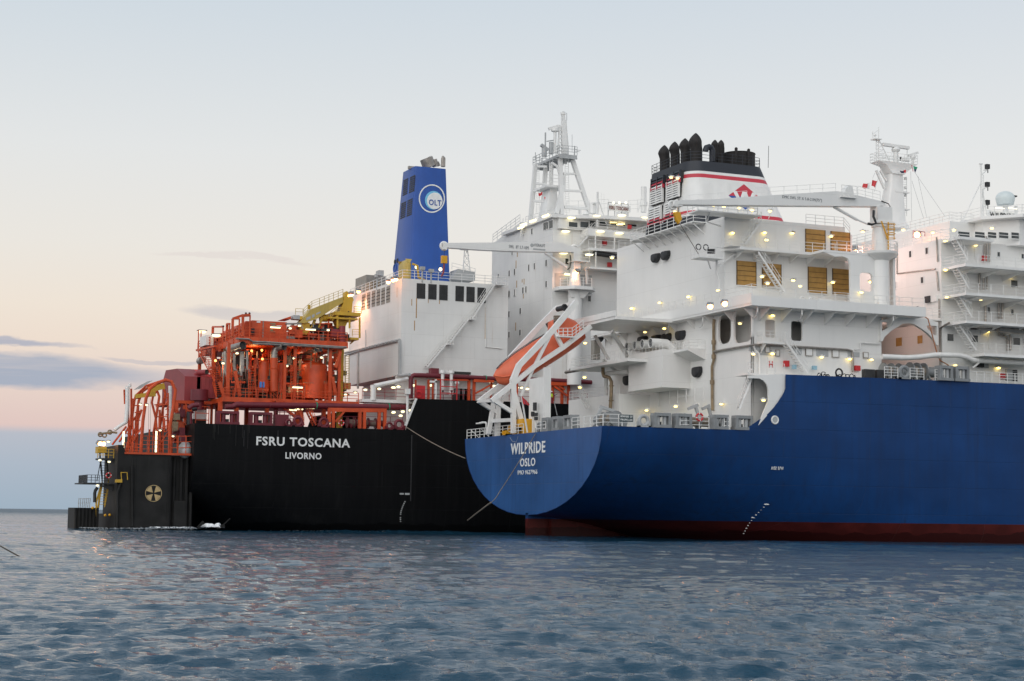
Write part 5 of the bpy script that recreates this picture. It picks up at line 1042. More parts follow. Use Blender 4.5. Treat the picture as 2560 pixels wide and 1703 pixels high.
for pq, lab, r_, ax_ in ((r7(90, 1425), 'grey mooring winch left of the black sign', .8, 'y'), (r7(960, 1425), 'grey mooring winch behind the orange lifebuoy', .85, 'x')):
    q = az(pq, 11.4); q = Vector((min(q.x, 14), q.y, 11.4)); q = av(pq, -14.0); winch((q.x, -14.0, 11.4), lab, r_, 3.2, ax_)
winch((6.0, -9.5, 11.4), 'grey mooring winch behind the white stern railing', .75, 3.0, 'y')
q = av(q1(1050, 960), -18.5); winch((q.x, -18.5, zz), 'grey mooring winch under the arch, left of the hooded chock', .9, 2.0, 'x'); q = av(q1(1300, 960), -18.5); winch((q.x, -18.5, zz), 'dark grey mooring winch under the arch, right of the hooded chock', 1.0, 1.8, 'x')
m = MB(); F = lambda x, y: av(r7(x, y), -15.5)
for p_, q_ in (((860, 1265), (960, 1225)), ((935, 1235), (985, 1390)), ((1000, 1265), (1075, 1230)), ((1060, 1230), (1100, 1390)), ((0, 1240), (150, 1290)), ((20, 1245), (-20, 1330))): m.beam(F(*p_), F(*q_), .22, .3)
m.build('winch_gantry', 'lgrey', tanker)
m = MB(); q = au(r5(905, 850), 6); m.sphere((6, q.y-.0, 11.4), 1.15, 16, 8, sz=1.35, z0=0); m.build('mushroom_vent', 'wtrim', tanker)
# warning board
y = -19.75; a, b = av(r7(195, 1318), y), av(r7(325, 1392), y); sg_ = empty('warning_sign', ((a.x+b.x)/2, y, 11.4), 'dark board reading BEWARE OF PROPELLER on the stern rail', 'sign'); m = MB(); m.box(a.x, b.x, y, y+.06, b.z, a.z); m.build('board', 'signgreen', sg_)
h_ = a.z-b.z; text('sign_line', 'BEWARE OF', 'letter', sg_, ((a.x+b.x)/2, y-.02, a.z-h_*.27), h_*.3, (b.x-a.x)*.9, bold=.01); text('sign_line', 'PROPELLER', 'letter', sg_, ((a.x+b.x)/2, y-.02, a.z-h_*.73), h_*.3, (b.x-a.x)*.9, bold=.01)
m = MB(); [m.box(x-.05, x+.05, y+.06, y+.12, 11.4, a.z) for x in (a.x+.3, b.x-.3)]; m.build('post', 'wtrim', sg_)
def lifebuoy(c, r_, label, face='y', g='lifebuoys'):
    m = MB(); m.torus(c, r_, r_*.28, face, 24, 8, mis=lambda i: 1 if i % 6 == 0 else 0); return m.build('lifebuoy', ['red', 'wtrim'], None, label, 'lifebuoy', 'lifebuoys hung on the railings')
q = av(r7(976, 1345), -19.55); lifebuoy(q, .36, 'orange lifebuoy with white bands on the tanker railing between roller fairleads')
# stern light posts, ensign staff and ensign
m = MB(); F = lambda x, y: au(r5(x, y), .8); m.tube(F(185, 890), F(185, 828), .09, 6); m.path([F(185, 830), F(180, 824), F(165, 824), F(145, 828)], .12, 6); m.box(.6, 1.0, F(145, 828).y-.1, F(138, 828).y+.4, F(145, 833).z, F(145, 825).z); m.build('stern_lamp_post', 'wtrim', None, 'white bent lamp post at the port end of the stern rail', 'lamp post')
o = empty('flagstaff', tuple(au(r5(437, 885), .4)), 'raked white flagstaff at the middle of the transom', 'flagstaff'); m = MB(); m.tube(au(r5(437, 885), .4), au(r5(400, 655), -.6), .1, 6); m.build('staff', 'wtrim', o)
flag('ensign', ((r5(402, 660), r5(412, 712)), (r5(432, 690), r5(455, 718))), au(r5(405, 680), -.6).y, lambda s, t: 1 if (.28 < s < .40 and t > 0) or (.4 < t < .6 and s < .0) else 0, ['red', 'navy'], 'red and blue ensign drooping from the white flagstaff at the stern', .15)
o = empty('navigation_lights', tuple(au(r5(470, 880), 1.0)), 'slim stern mast with dark navigation lamps beside the white column', 'light mast'); m = MB(); F = lambda x, y: au(r5(x, y), 1.0); m.tube(F(487, 880), F(483, 700), .05, 5); m.tube(F(470, 880), F(470, 760), .05, 5); m.build('lamp_pole', 'wtrim', o)
for x, y in ((483, 712), (483, 728), (483, 742), (471, 768), (471, 778), (490, 775), (490, 800)): m = MB(); q = F(x, y); m.tube(q-Vector((0, 0, .18)), q+Vector((0, 0, .18)), .22, 8); m.build('navigation_lamp', 'dark', o)
# small deck goods on the raised deck edge
m = MB()
rj = random.Random(9)
for x in (345, 362, 385, 400, 428, 520, 545, 590, 625, 660, 690):
    q = av(q1(x, 938), -20.5); r_ = rj.uniform(.14, .34); w_ = rj.uniform(.5, 1.1)
    m.path([(q.x+r_*math.cos(t), -20.5+rj.uniform(-.2, .2), 17.35+r_*w_*1.8*math.sin(t)) for t in np.linspace(0, math.pi, 8)], .045, 5)
q = av(q1(540, 925), -20.3); m.torus((q.x, -20.3, 17.8), .42, .1, 'y', 14, 5)
for x in (805, 920): a = av(q1(x-28, 945), -20.5); m.box(a.x, a.x+1.2, -20.9, -20.2, 17.4, 18.3)
m.build('coiled_hose', 'dark', tanker)
# ------------------------------------------------------------------ tanker lamps
AFT = [(r7(82, 337), 17), (r7(332, 282), 18), (r7(605, 228), 18), (r7(888, 170), 18), (r7(1180, 107), 17.2), (r7(463, 515), 17.4), (r7(652, 480), 17.4), (r7(180, 568), 16), (r7(478, 1282), 17.5), (r7(765, 1243), 17.2), (r7(970, 1233), 17.2), (r7(1212, 1220), 18), (r7(208, 1312), 13), (r5(1182, 752), 15), (r5(805, 340), 13), (r5(800, 550), 16.5), (r5(845, 196), 12), (q7(938, 880), 17.5), (q1(1357, 850), UA), (q5(2190, 968), 17), (r6(783, 537), 18), (r6(720, 530), 18), (r6(755, 865), 18)]
SIDE = [(r6(1285, 1076), -12), (r6(1600, 1073), -12), (r6(1618, 1143), -12.5), (r6(1868, 1077), -12), (r6(1575, 1503), -13), (r6(1878, 1538), -13), (r7(1628, 42), -14), (r8(58, 970), -12), (r8(390, 998), -12), (r8(66, 1373), -13), (r8(125, 1421), -14), (r8(403, 1390), -12.3), (r8(645, 1475), VS), (r8(725, 1385), -15.0), (r7(1678, 355), -17.5), (r7(1488, 732), -18), (r7(1675, 728), -17.5), (r7(1588, 1184), -20.1), (q1(355, 762), -17.5), (q1(628, 780), -17.5), (q1(843, 787), -17.5), (q1(1663, 840), VA), (q1(2087, 867), VA), (q1(1580, 175), -18.5), (q1(1912, 198), -18.5), (q1(2215, 220), -18.5), (q1(1980, 510), VA), (r8(1358, 1038), VA-.5), (r8(1618, 1045), VA-.5), (r8(1620, 1073), VA), (r8(1362, 1284), VA-.5), (r8(1608, 1287), VA-.5), (r8(1925, 1332), VA), (r8(1757, 928), -18.8), (r8(1435, 945), -16), (r8(1252, 966), -14), (r8(1003, 942), -14), (r8(658, 958), -14), (r8(1378, 1514), VA-.5), (r8(1665, 1535), VA-.5)]
FUN = [(r6(1100, 806), -12.8), (r6(1200, 817), -12.8), (r6(1348, 831), -12.8), (r6(1475, 853), -12.8), (r6(1652, 861), -12.8), (r6(1478, 800), -13.0)]
for p, u in AFT: wall_lamp(tanker, au(p, u), 'x')
for p, v in SIDE + FUN: wall_lamp(tanker, av(p, v), 'y')
m = MB()
for p, v in FUN: q = av(p, v); m.tube((q.x, v, q.z+.2), (q.x, v, q.z+.9), .05, 5); m.tube((q.x, v, 35.2), (q.x+.6, v, q.z+.9), .04, 4)
for p in (r8(1435, 945), r8(1252, 966), r8(1003, 942), r8(658, 958)): q = av(p, -14 if p[0] > 2150 else -14); m.tube((q.x, q.y, q.z), (q.x+1.0, q.y, q.z+.3), .04, 4)
m.build('lamp_bracket', 'wtrim', tanker)
def flood(p, aim, power, label, col=(1.0, .45, .22), size=.3, parent=None, spot=75, dark=True):
    o = empty('floodlight', tuple(p), label, 'floodlight', 'orange sodium floodlights'); d = (Vector(aim)-Vector(p)).normalized(); p = Vector(p)
    m = MB(); m.beam(p-d*.35, p-d*.05, .62, .5); m.build('lamp_housing', 'grey', o)
    m = MB(); m.sphere(tuple(p+d*.05), size, 12, 8); m.build('lamp_lens', 'sodium', o)
    if power:
        li = bpy.data.lights.new('flood_beam', 'SPOT'); li.energy = power; li.color = col; li.spot_size = R(spot); li.spot_blend = .8; li.shadow_soft_size = .25
        lo = bpy.data.objects.new('flood_beam', li); C.objects.link(lo); lo.parent = o; lo.location = d*.45; lo.rotation_euler = (-d).to_track_quat('Z', 'Y').to_euler()
    return o
flood(av(r8(610, 1092), -15.2), (44, -6, 30), 350, 'glowing orange floodlight at the rail between tan louvre and white crane column', col=(1.0, .42, .34), spot=120, size=.26)
flood(av(r8(1135, 975), -10), (42.6, -12, 30), 150, 'largest orange floodlight, on a red frame above the pink accommodation wall', col=(1.0, .45, .35), spot=120, size=.34)
flood(av(r7(1080, 257), -18.5), (10, -27, 0), 500, 'orange floodlight left one of a pair on the promenade corner', size=.28, spot=100); flood(av(r7(1222, 230), -18.5), (14, -34, 0), 500, 'orange floodlight right one of a pair on the promenade corner', size=.28, spot=100)
m = MB(); F = lambda x, y: av(r8(x, y), -9.8); m.path([F(1100, 1005), F(1100, 945), F(1200, 955), F(1200, 995)], .05, 5); m.path([F(1165, 1000), F(1165, 950)], .05, 5); m.build('lamp_frame', 'redbox', tanker)

# floodlights on the forward side of the deckhouse, out of sight, that wash the accommodation wall orange-pink
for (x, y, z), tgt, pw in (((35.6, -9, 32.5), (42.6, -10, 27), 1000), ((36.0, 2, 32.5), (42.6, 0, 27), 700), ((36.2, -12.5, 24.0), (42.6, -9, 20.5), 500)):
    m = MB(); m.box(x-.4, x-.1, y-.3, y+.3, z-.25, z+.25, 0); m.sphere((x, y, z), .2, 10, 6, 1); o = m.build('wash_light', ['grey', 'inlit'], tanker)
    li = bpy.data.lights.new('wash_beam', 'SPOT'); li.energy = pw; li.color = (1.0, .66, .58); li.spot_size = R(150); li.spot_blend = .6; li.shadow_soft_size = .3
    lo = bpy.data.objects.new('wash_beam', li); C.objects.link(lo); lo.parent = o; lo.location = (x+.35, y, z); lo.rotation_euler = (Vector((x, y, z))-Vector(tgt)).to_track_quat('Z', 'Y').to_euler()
# ------------------------------------------------------------------ the moored terminal ship behind: black hull
term = empty('terminal_ship', (-30, 60, 0), 'black-hulled floating gas terminal with blue funnel and white deckhouses, behind the blue tanker', 'ship')
CYF = 60.0; VS_F = 36.0; ZD = 13.15
BF = interp([(-29, 23.9), (-24, 24), (-18, 24), (200, 24), (240, 17), (258, 4)])
zbF = interp([(-29, 3.0), (-26.5, 1.6), (-24, .1), (-21, -1.5), (-14, -4.5), (0, -8), (20, -11), (258, -11)])
nF = interp([(-29, 5.0), (-20, 4.6), (0, 4.6), (30, 6), (220, 6), (250, 3)])
usF = [-29, -27.5, -26, -24, -22, -19, -16, -12, -8, -4, 0, 6, 12, 20, 30, 60, 200, 225, 245, 258]
m = MB(); RGF = hull_rings(usF, BF, zbF, nF, ZD, CYF, 26); m.loft(RGF, 0, cap=False, closed=False); m.add(RGF[0], [tuple(range(27))], 0); m.add(RGF[-1], [tuple(range(27))], 0)
a = av(q5(160, 1405), VS_F); b = av(q5(285, 1092), VS_F); ztop = 17.35
for s in (-1, 1):
    for (ua, za), (ub, zb_) in (((a.x, ZD), (b.x, b.z)), ((b.x, b.z), (12, ztop)), ((12, ztop), (200, ztop))): m.add([(ua, CYF+s*BF(ua), ZD), (ub, CYF+s*BF(ub), ZD), (ub, CYF+s*BF(ub), zb_), (ua, CYF+s*BF(ua), za)], [(0, 1, 2, 3)])
hullF = m.build('hull', 'hullblack', term)
m = MB(); m.add([(-28.9, 36.6, ZD-.05), (0, 36.1, ZD-.05), (0, 83.9, ZD-.05), (-28.9, 83.4, ZD-.05)], [(0, 1, 2, 3)]); m.add([(b.x, 36.1, 17.2), (200, 36.1, 17.2), (200, 83.9, 17.2), (b.x, 83.9, 17.2)], [(0, 1, 2, 3)]); m.build('deck', 'maroon', term, weld=False)
m = MB(); m.beam(a+Vector((-.1, -.1, 0)), b+Vector((-.1, -.1, 0)), .25, .25); m.build('bulwark_edge', 'wtrim', hullF)
tv = lambda x, y: av(dd(x, y), VS_F-.05)
p0, p1 = tv(590, 1018), tv(806, 1020); zz0, zz1 = tv(700, 1029).z, tv(700, 1008.5).z
text('ship_name', 'FSRU TOSCANA', 'letter', hullF, ((p0.x+p1.x)/2, VS_F-.04, (zz0+zz1)/2+.05), zz1-zz0, p1.x-p0.x, bold=.025)
p0, p1 = tv(657, 1050), tv(740, 1050); zz0, zz1 = tv(700, 1057).z, tv(700, 1042).z
text('home_port', 'LIVORNO', 'letter', hullF, ((p0.x+p1.x)/2, VS_F-.04, (zz0+zz1)/2), zz1-zz0, p1.x-p0.x, bold=.025)
m = MB()
for i in range(12):
    q = (932-10*(i/11)-4*math.sin(i/11*3.1), 1155+45*i/11); y = 36
    p = hull_hit(dd(*q), BF, zbF, nF, ZD, CYF, -24.5); y = p.y
    m.box(p.x-.08, p.x+.08, y-.03, y+.1, p.z-.07, p.z+.07)
p = tv(931, 1137); m.box(p.x-.6, p.x-.1, VS_F-.05, VS_F+.1, p.z-.1, p.z+.1); m.box(p.x+.1, p.x+.7, VS_F-.05, VS_F+.1, p.z-.12, p.z+.12); m.build('draft_marks', 'lgrey', hullF)
m = MB(); p = tv(947, 1060); m.box(p.x-.06, p.x+.06, VS_F-.06, VS_F, 4, 12.5); 
for x in (562, 640, 712): p = tv(x, 1000); m.box(p.x-.03, p.x+.03, VS_F-.04, VS_F, p.z-1.5, p.z+.5)
m.build('weld_strip', 'dark', hullF)
m = MB()
for i in range(9):
    p = tv(482+random.uniform(4, 140), 990); m.box(p.x-.04, p.x+.04, VS_F-.03, VS_F, 13.1-random.uniform(.8, 3), 13.1)
m.build('hull_stiffener', 'block', hullF)
# ------------------------------------------------------------------ stern thruster block
VB_ = 37.6; g8 = lambda x, y: av(q8(x, y), VB_)
xl, xr_ = g8(835, 1100).x, g8(1215, 1100).x; ztB = g8(1000, 958).z; x2 = g8(1378, 1100).x; xe = g8(695, 1200).x
YA = au(q8(697, 1200), xl).y; YB = au(q8(745, 1000), xl).y; m = MB(); m.box(xl, xr_, VB_, YB, -3, ztB); m.box(xr_, x2+.1, VB_+1.2, 74, -3, ztB-.02)
zl = g8(842, 890).z; m.prism([(xl, ztB), (xl, zl), (xl+.6, zl), (g8(900, 955).x, ztB)], [], 'y', VB_, YB)
m.box(xl+.02, xr_, YB, YA, -3, au(q8(720, 1380), xl).z)
for x in (1225, 1250, 1300, 1340, 1372): p = g8(x, 1200); m.tube((p.x, VB_+.9, -1), (p.x, VB_+.9, ztB-.3), .22, 8)
for x in (938, 962, 1198): p = g8(x, 1200); m.box(p.x-.06, p.x+.06, VB_-.1, VB_, -1, ztB-.5)
for y in (1170, 1330): p = g8(1000, y)
m.box(x2-2.2, x2-.6, VB_+.4, VB_+1.4, -1, g8(1350, 1290).z)
block = m.build('stern_block', 'block', term)
c = g8(1094, 1236); rd = (g8(1153, 1236).x-g8(1034, 1236).x)/2
m = MB(); nn = 40
def ringpt(t, r_): return (c.x+math.cos(t)*r_, VB_-.03, c.z+math.sin(t)*r_)
for i in range(nn):
    t0, t1 = 2*math.pi*i/nn, 2*math.pi*(i+1)/nn; m.add([ringpt(t0, rd*.93), ringpt(t0, rd), ringpt(t1, rd), ringpt(t1, rd*.93)], [(0, 1, 2, 3)])
for k in range(4):
    t = math.pi/4+k*math.pi/2; w_ = R(27)
    pts = [ringpt(t, .12*rd)] + [ringpt(t-w_+2*w_*j/10, rd*.89) for j in range(11)]
    m.add(pts, [tuple(range(len(pts)))])
m.build('thruster_mark', 'yellet', block, weld=False)
m = MB(); p = lambda x, y: (g8(x, y).x, VB_-.4, g8(x, y).z); m.box(g8(860, 0).x, g8(905, 0).x, VB_-.6, VB_, g8(880, 1160).z, g8(880, 1138).z); [m.tube(p(x, 1140), p(x-4, 1085), .05, 5) for x in (862, 905)]; m.tube(p(862, 1088), p(903, 1088), .05, 5); m.build('hanging_basket', 'yellow', block)
m = MB(); m.path([g8(832, 1480)+Vector((0, -.3, 0)), g8(835, 1230)+Vector((0, -.3, 0)), g8(860, 1160)+Vector((0, -.3, 0))], .16, 8); m.path([g8(940, 1470)+Vector((0, -.3, 0)), g8(938, 1040)+Vector((0, -.3, 0))], .13, 8); m.build('riser_pipe', 'block', block)
# fender pile, platforms, yellow stairs and basket at the extreme stern
VE = 41.0; e8 = lambda x, y, v=VE: av(q8(x, y), v)
m = MB(); a, b = e8(540, 1338), e8(690, 1478); m.box(a.x, b.x, VE, VE+6, -2, a.z)
for i in range(7): x = a.x+(b.x-a.x)*i/6; m.tube((x, VE-.1, -2), (x, VE-.1, a.z), .16, 6)
m.build('fender_block', 'block', block)
m = MB()
for i in range(7): q = e8(558+13*i, 1338); m.tube(q, e8(566+13*i-(4 if i < 2 else 0), 1270), .05, 5)
m.tube(e8(560, 1275), e8(640, 1272), .04, 4); m.tube(e8(555, 1305), e8(640, 1305), .04, 4); m.build('fender_railing', 'lgrey', block)
m = MB(); a, b = e8(578, 1160), e8(850, 1160); m.box(a.x, b.x, VE-1.5, VE+5, a.z-.15, a.z); m.prism([(b.x-.1, a.z-.15), (e8(690, 1185).x, a.z-.3), (b.x-.1, a.z-1.2)], [], 'y', VE-1, VE-.8); rail(m, [(a.x+.5, VE+5, a.z), (a.x+.5, VE-1.4, a.z), (e8(735, 0).x, VE-1.4, a.z)], .95, 3, .5, .04); m.build('boarding_platform', 'dark', block)
m = MB(); stair(m, e8(752, 1165), e8(735, 1000), (1, .2, 0), .8, step=.3); m.tube(e8(690, 1150), e8(718, 1000), .05, 6); m.build('stair', 'block', block)
m = MB(); m.tube(e8(720, 1175), e8(690, 1420), .12, 6); stair(m, e8(722, 1335), e8(752, 1180), (1, .1, 0), .8, step=.3); m.path([e8(690, 1405), e8(685, 1300), e8(720, 1180)], .12, 6); m.build('stair', 'yellow', block)
m = MB(); m.path([e8(675, 1300), e8(675, 1235), e8(680, 1215), e8(695, 1195)], .2, 8); m.build('davit_post', 'dark', block)
m = MB(); a, b = e8(700, 985), e8(800, 975); m.box(a.x, b.x, VE-1, VE+2, a.z-.2, a.z); m.box(e8(725, 0).x, e8(785, 0).x, VE-.8, VE+1.2, e8(750, 950).z, e8(750, 905).z, 1); rail(m, [(e8(722, 0).x, VE-1, a.z), (b.x, VE-1, a.z)], 1.1, 3, .7, .05, 1); m.tube(e8(712, 985), e8(712, 880), .08, 6); m.build('lookout_basket', ['dark', 'yellow'], block)
q = e8(757, 1110); lifebuoy(Vector((q.x, VE-1.7, q.z)), .3, 'orange lifebuoy on the dark boarding platform beside the stern stairs')
m = MB()
for x, y in ((745, 1392), (777, 1390), (655, 1340)): q = e8(x, y); m.sphere((q.x, q.y-.5, q.z), .17, 8, 6)
m.build('stern_cleat', 'wyel', block)
# hoses & drums above the stern edge
m = MB()
for x, y in ((715, 817), (745, 822), (783, 800)): q = e8(x, y); m.torus(q, .24, .09, 'y', 14, 6)
m.path([e8(700, 815), e8(800, 800), e8(835, 805)], .13, 8); m.build('hose_drum', 'bronze', block)
# ------------------------------------------------------------------ orange stern frame
frm = empty('hawser_frame', (g8(1050, 955).x, VB_+1, ztB), 'tall orange tube frames with rounded shoulders standing on the black stern block', 'frame')
def tubes(paths, r_, v, mat_, parent, name, f=None):
    m = MB()
    for pth in paths: m.path([av(q8(*p), v) for p in pth], r_, 7)
    return m.build(name, mat_, parent)
tubes([[(1002, 960), (1018, 720), (1040, 560), (1068, 490), (1120, 450), (1180, 428), (1222, 440), (1250, 500), (1235, 620), (1210, 760), (1208, 958)]], .21, VB_+.6, 'orange', frm, 'portal')
tubes([[(1130, 950), (1110, 700), (1082, 590), (1090, 545), (1120, 500)], [(1195, 790), (1200, 520)], [(1135, 800), (1138, 640)], [(1170, 700), (1172, 800)], [(1240, 690), (1365, 780)]], .15, VB_+4, 'orange', frm, 'portal')
tubes([[(895, 945), (930, 800), (950, 640), (965, 540), (1040, 470), (1180, 424)], [(905, 945), (1010, 640)], [(975, 940), (985, 700), (985, 600)], [(890, 600), (885, 500), (935, 490), (935, 780)], [(850, 870), (960, 700), (1010, 640)], [(800, 890), (900, 760)]], .13, VB_+5, 'orange', frm, 'portal')
tubes([[(960, y), (1000, y)] for y in (560, 610, 660, 715)] + [[(1100, y), (1200, y)] for y in (605, 690, 770)] + [[(1180, 560+40*i), (1200, 545+40*i)] for i in range(7)] + [[(890, 800), (950, 840), (1000, 790)]], .07, VB_+3, 'orange', frm, 'lattice')
for ox, oy, dv_, r_ in ((-62, 18, 5, .17), (-105, 42, 9, .17)):
    tubes([[(x+ox*(1-.25*(y > 800)), y+oy*(y < 800)) for x, y in ((1015, 945), (1030, 720), (1050, 560), (1078, 492), (1130, 455), (1180, 436), (1218, 446), (1240, 505), (1222, 620), (1200, 760), (1198, 940))]], r_, VB_+dv_, 'orange', frm, 'portal')
tubes([[(x, 950), (x+random.uniform(-6, 6), y)] for x, y in ((915, 620), (948, 560), (1060, 780), (1145, 640), (1160, 560), (1225, 760), (1265, 800), (1300, 790), (1335, 800))]+[[(940, 880), (1010, 760)], [(1130, 900), (1200, 800)], [(1210, 880), (1300, 800)]], .1, VB_+4.5, 'orange', frm, 'lattice')
m = MB(); P_ = lambda x, y: av(q8(x, y), VB_+.2)
rail(m, [P_(880, 945), P_(1000, 958)], 1.2, 3, 1.1, .05); rail(m, [P_(1010, 950), P_(1200, 950)], 2.1, 4, .7, .045); rail(m, [P_(1212, 952), P_(1378, 948)], 2.1, 3, 1.1, .06); m.box(xl+.8, x2, VB_-.15, VB_+.4, ztB, ztB+.25); m.build('railing', 'orange', frm)
m = MB(); P_ = lambda x, y: av(q8(x, y), VB_+2.5); m.beam(P_(1060, 500), P_(1172, 470), .5, .7); m.beam(P_(965, 545), P_(1045, 535), .4, .5); m.beam(P_(1045, 532), P_(1105, 528), .8, .6); m.build('hoist_beam', 'yellow', frm)
m = MB(); P_ = lambda x, y: av(q8(x, y), VB_+4); m.add([P_(950, 500), P_(1000, 465), P_(1055, 437), P_(1090, 432), P_(1060, 450), P_(1000, 490)], [(0, 1, 2, 3, 4, 5)]); m.build('cover_sheet', 'lgrey', frm, weld=False)
m = MB(); m.path([P_(908, 470), P_(908, 620), P_(900, 700), P_(895, 735)], .26, 10); m.path([P_(900, 730), P_(870, 745), P_(835, 770), P_(815, 785)], .22, 10); m.path([P_(1212, 470), P_(1212, 700)], .22, 10); m.path([P_(925, 455), P_(925, 480)], .2, 8); m.build('white_hose', 'wtrim', frm)
m = MB()
for x0, y0, x1, y1 in ((1060, 600, 1058, 900), (1072, 560, 1072, 880)): m.tube(P_(x0, y0), P_(x1, y1), .02, 4)
m.build('hoist_wire', 'dark', frm)
m = MB(); q = av(q8(1320, 910), VB_+1); m.sphere((q.x, q.y, q.z-.3), .9, 10, 6, sz=1.2); m.build('covered_bundle', 'lgrey', frm)
m = MB()
for k in range(46): m.cbox(av(q8(random.uniform(1225, 1375), random.uniform(600, 900)), VB_+random.uniform(2, 8)), random.uniform(.2, .9), random.uniform(.2, .8), random.uniform(.2, 1.1), random.choice((0, 0, 1, 2)))
for x in (1265, 1300, 1330, 1360): m.tube(av(q8(x, 920), VB_+4), av(q8(x+random.uniform(-8, 8), 600), VB_+4), .12, 6, random.choice((0, 1, 2)))
m.path([av(q8(*p), VB_+3) for p in ((1400, 630), (1360, 640), (1345, 665), (1345, 760))], .3, 8, 3); m.path([av(q8(*p), VB_+3) for p in ((1372, 650), (1352, 665), (1355, 740))], .3, 8, 2); m.build('pipework', ['orange', 'bronze', 'maroon', 'dark'], frm)['kind'] = 'stuff'
# lamps
def tlamp(parent, q, v, long=False, w=.8, vert=False):
    p = av(q, v); m = MB(); w *= 1 if long else .56
    if vert: m.tube(p-Vector((0, 0, 1.3)), p+Vector((0, 0, 1.3)), .12, 8, 1); m.box(p.x-.1, p.x+.1, p.y+.1, p.y+.25, p.z-1.3, p.z+1.3, 0)
    elif long: m.tube(p-Vector((w, 0, 0)), p+Vector((w, 0, 0)), .09, 8, 1); m.box(p.x-w, p.x+w, p.y-.15, p.y+.15, p.z+.1, p.z+.2, 0)
    else: m.sphere(p, w*.5, 10, 6, 1, sz=.55); m.box(p.x-w*.5, p.x+w*.5, p.y-.3, p.y+.3, p.z+w*.25, p.z+w*.25+.1, 0)
    return m.build('work_lamp', ['grey', 'lampw'], parent)
for q in (q8(1045, 607), q8(1000, 603), q8(1233, 830), q8(1142, 788)): tlamp(frm, q, VB_+.2, w=.6)
for q in (q8(1113, 868), q8(880, 870)): tlamp(frm, q, VB_+3, vert=True)
for q in (q8(773, 868), q8(712, 1000), q8(778, 1012), q8(695, 1180)): tlamp(block, q, VE-1.2, w=.7)
flood(av(q8(712, 880), VE), (-30, 30, 0), 0, 'small orange floodlight on the pole left of the yellow basket', size=.24); flood(av(q8(737, 882), VE), (-30, 30, 0), 0, 'small orange floodlight directly above the yellow basket', size=.24)
# ------------------------------------------------------------------ red machinery house, tank, white locker on the aft deck
VR = 47.0; h8 = lambda x, y, v=VR: av(q8(x, y), v)
rh = empty('machinery_house', (h8(1400, 575).x, VR+3, ZD), 'dull red machinery house with sloping hood and dark exhaust, left of the orange plant', 'machinery house')
m = MB(); a = h8(1405, 405); b = h8(1538, 560); m.box(a.x, b.x, VR, VR+9, b.z, a.z)
for i in range(1, 5): x = a.x+(b.x-a.x)*i/5; m.box(x-.05, x+.05, VR-.06, VR, b.z, a.z)
m.build('container', 'redbox', rh)
m = MB(); A = lambda x, y: h8(x, y, VR+.05); p = [(A(x, y).x, A(x, y).z) for x, y in ((1405, 405), (1405, 575), (1380, 575), (1380, 403))]
q0 = a.x; y0, y1 = VR, VR+16
L0 = au(q8(1240, 450), a.x-.01); zt_ = h8(1370, 340).z; zsh = a.z
m.prism([(VR, b.z-.4), (L0.y, b.z-.4), (L0.y, L0.z), (L0.y-2.0, zt_+.5), (VR+5, zt_+.2), (VR, zsh)], [], 'x', a.x-1.6, a.x+.6)
m.add([(a.x+.6, VR, zsh+.02), (b.x, VR, zsh+.02), (b.x-1.2, VR+5, zt_+.2), (a.x+.6, VR+5, zt_+.2)], [(0, 1, 2, 3)], 1); m.add([(b.x, VR, zsh+.02), (b.x, L0.y, zsh), (b.x-1.2, L0.y-2, zt_+.4), (b.x-1.2, VR+5, zt_+.2)], [(0, 1, 2, 3)], 0)
m.build('hood', ['redbox', 'red'], rh)
m = MB(); q = h8(1475, 372, VR-.4); m.path([q+Vector((0, 0, 0)), q+Vector((-.7, 1.4, .02)), q+Vector((-1.2, 2.8, -.6))], .36, 12, 0, cap=False); m.tube(q+Vector((0, .3, 0)), q+Vector((0, .35, 0)), .35, 12, 1); m.build('exhaust_elbow', ['redbox', 'dark'], rh)
m = MB(); q = h8(1420, 580, VR-2); rr_ = (h8(1483, 0, VR-2).x-h8(1360, 0, VR-2).x)/2; m.tube((q.x, VR-2, h8(1420, 575, VR-2).z), (q.x, VR-2, h8(1420, 497, VR-2).z), rr_, 20); m.tube((q.x, VR-2, h8(1420, 640, VR-2).z), (q.x, VR-2, h8(1420, 575, VR-2).z), rr_*.55, 16); m.build('vent_drum', 'maroon', rh)
m = MB(); a, b = h8(1378, 640, VR-1), h8(1467, 708, VR-1); m.box(a.x, b.x, VR-1, VR+1, b.z, a.z); m.build('white_locker', 'wtrim', rh)
m = MB(); a, b = h8(1378, 708, VR-1.2), h8(1470, 745, VR-1.2); m.box(a.x, b.x, VR-1.1, VR+1, ZD, a.z, 0); rail(m, [(a.x, VR-2.5, ZD), (b.x, VR-2.5, ZD)], 2.6, 3, 1.6, .06, 1); m.box(h8(1240, 0).x, h8(1560, 0).x, VR, VR+10, h8(1420, 600).z, h8(1420, 578).z, 1)
for x in (1290, 1320, 1350, 1495, 1540): m.tube((h8(x, 0).x, VR+1, ZD-1), (h8(x, 0).x, VR+1, h8(1420, 590).z), .18, 6, 1)
m.build('support_frame', ['block', 'orange'], rh)
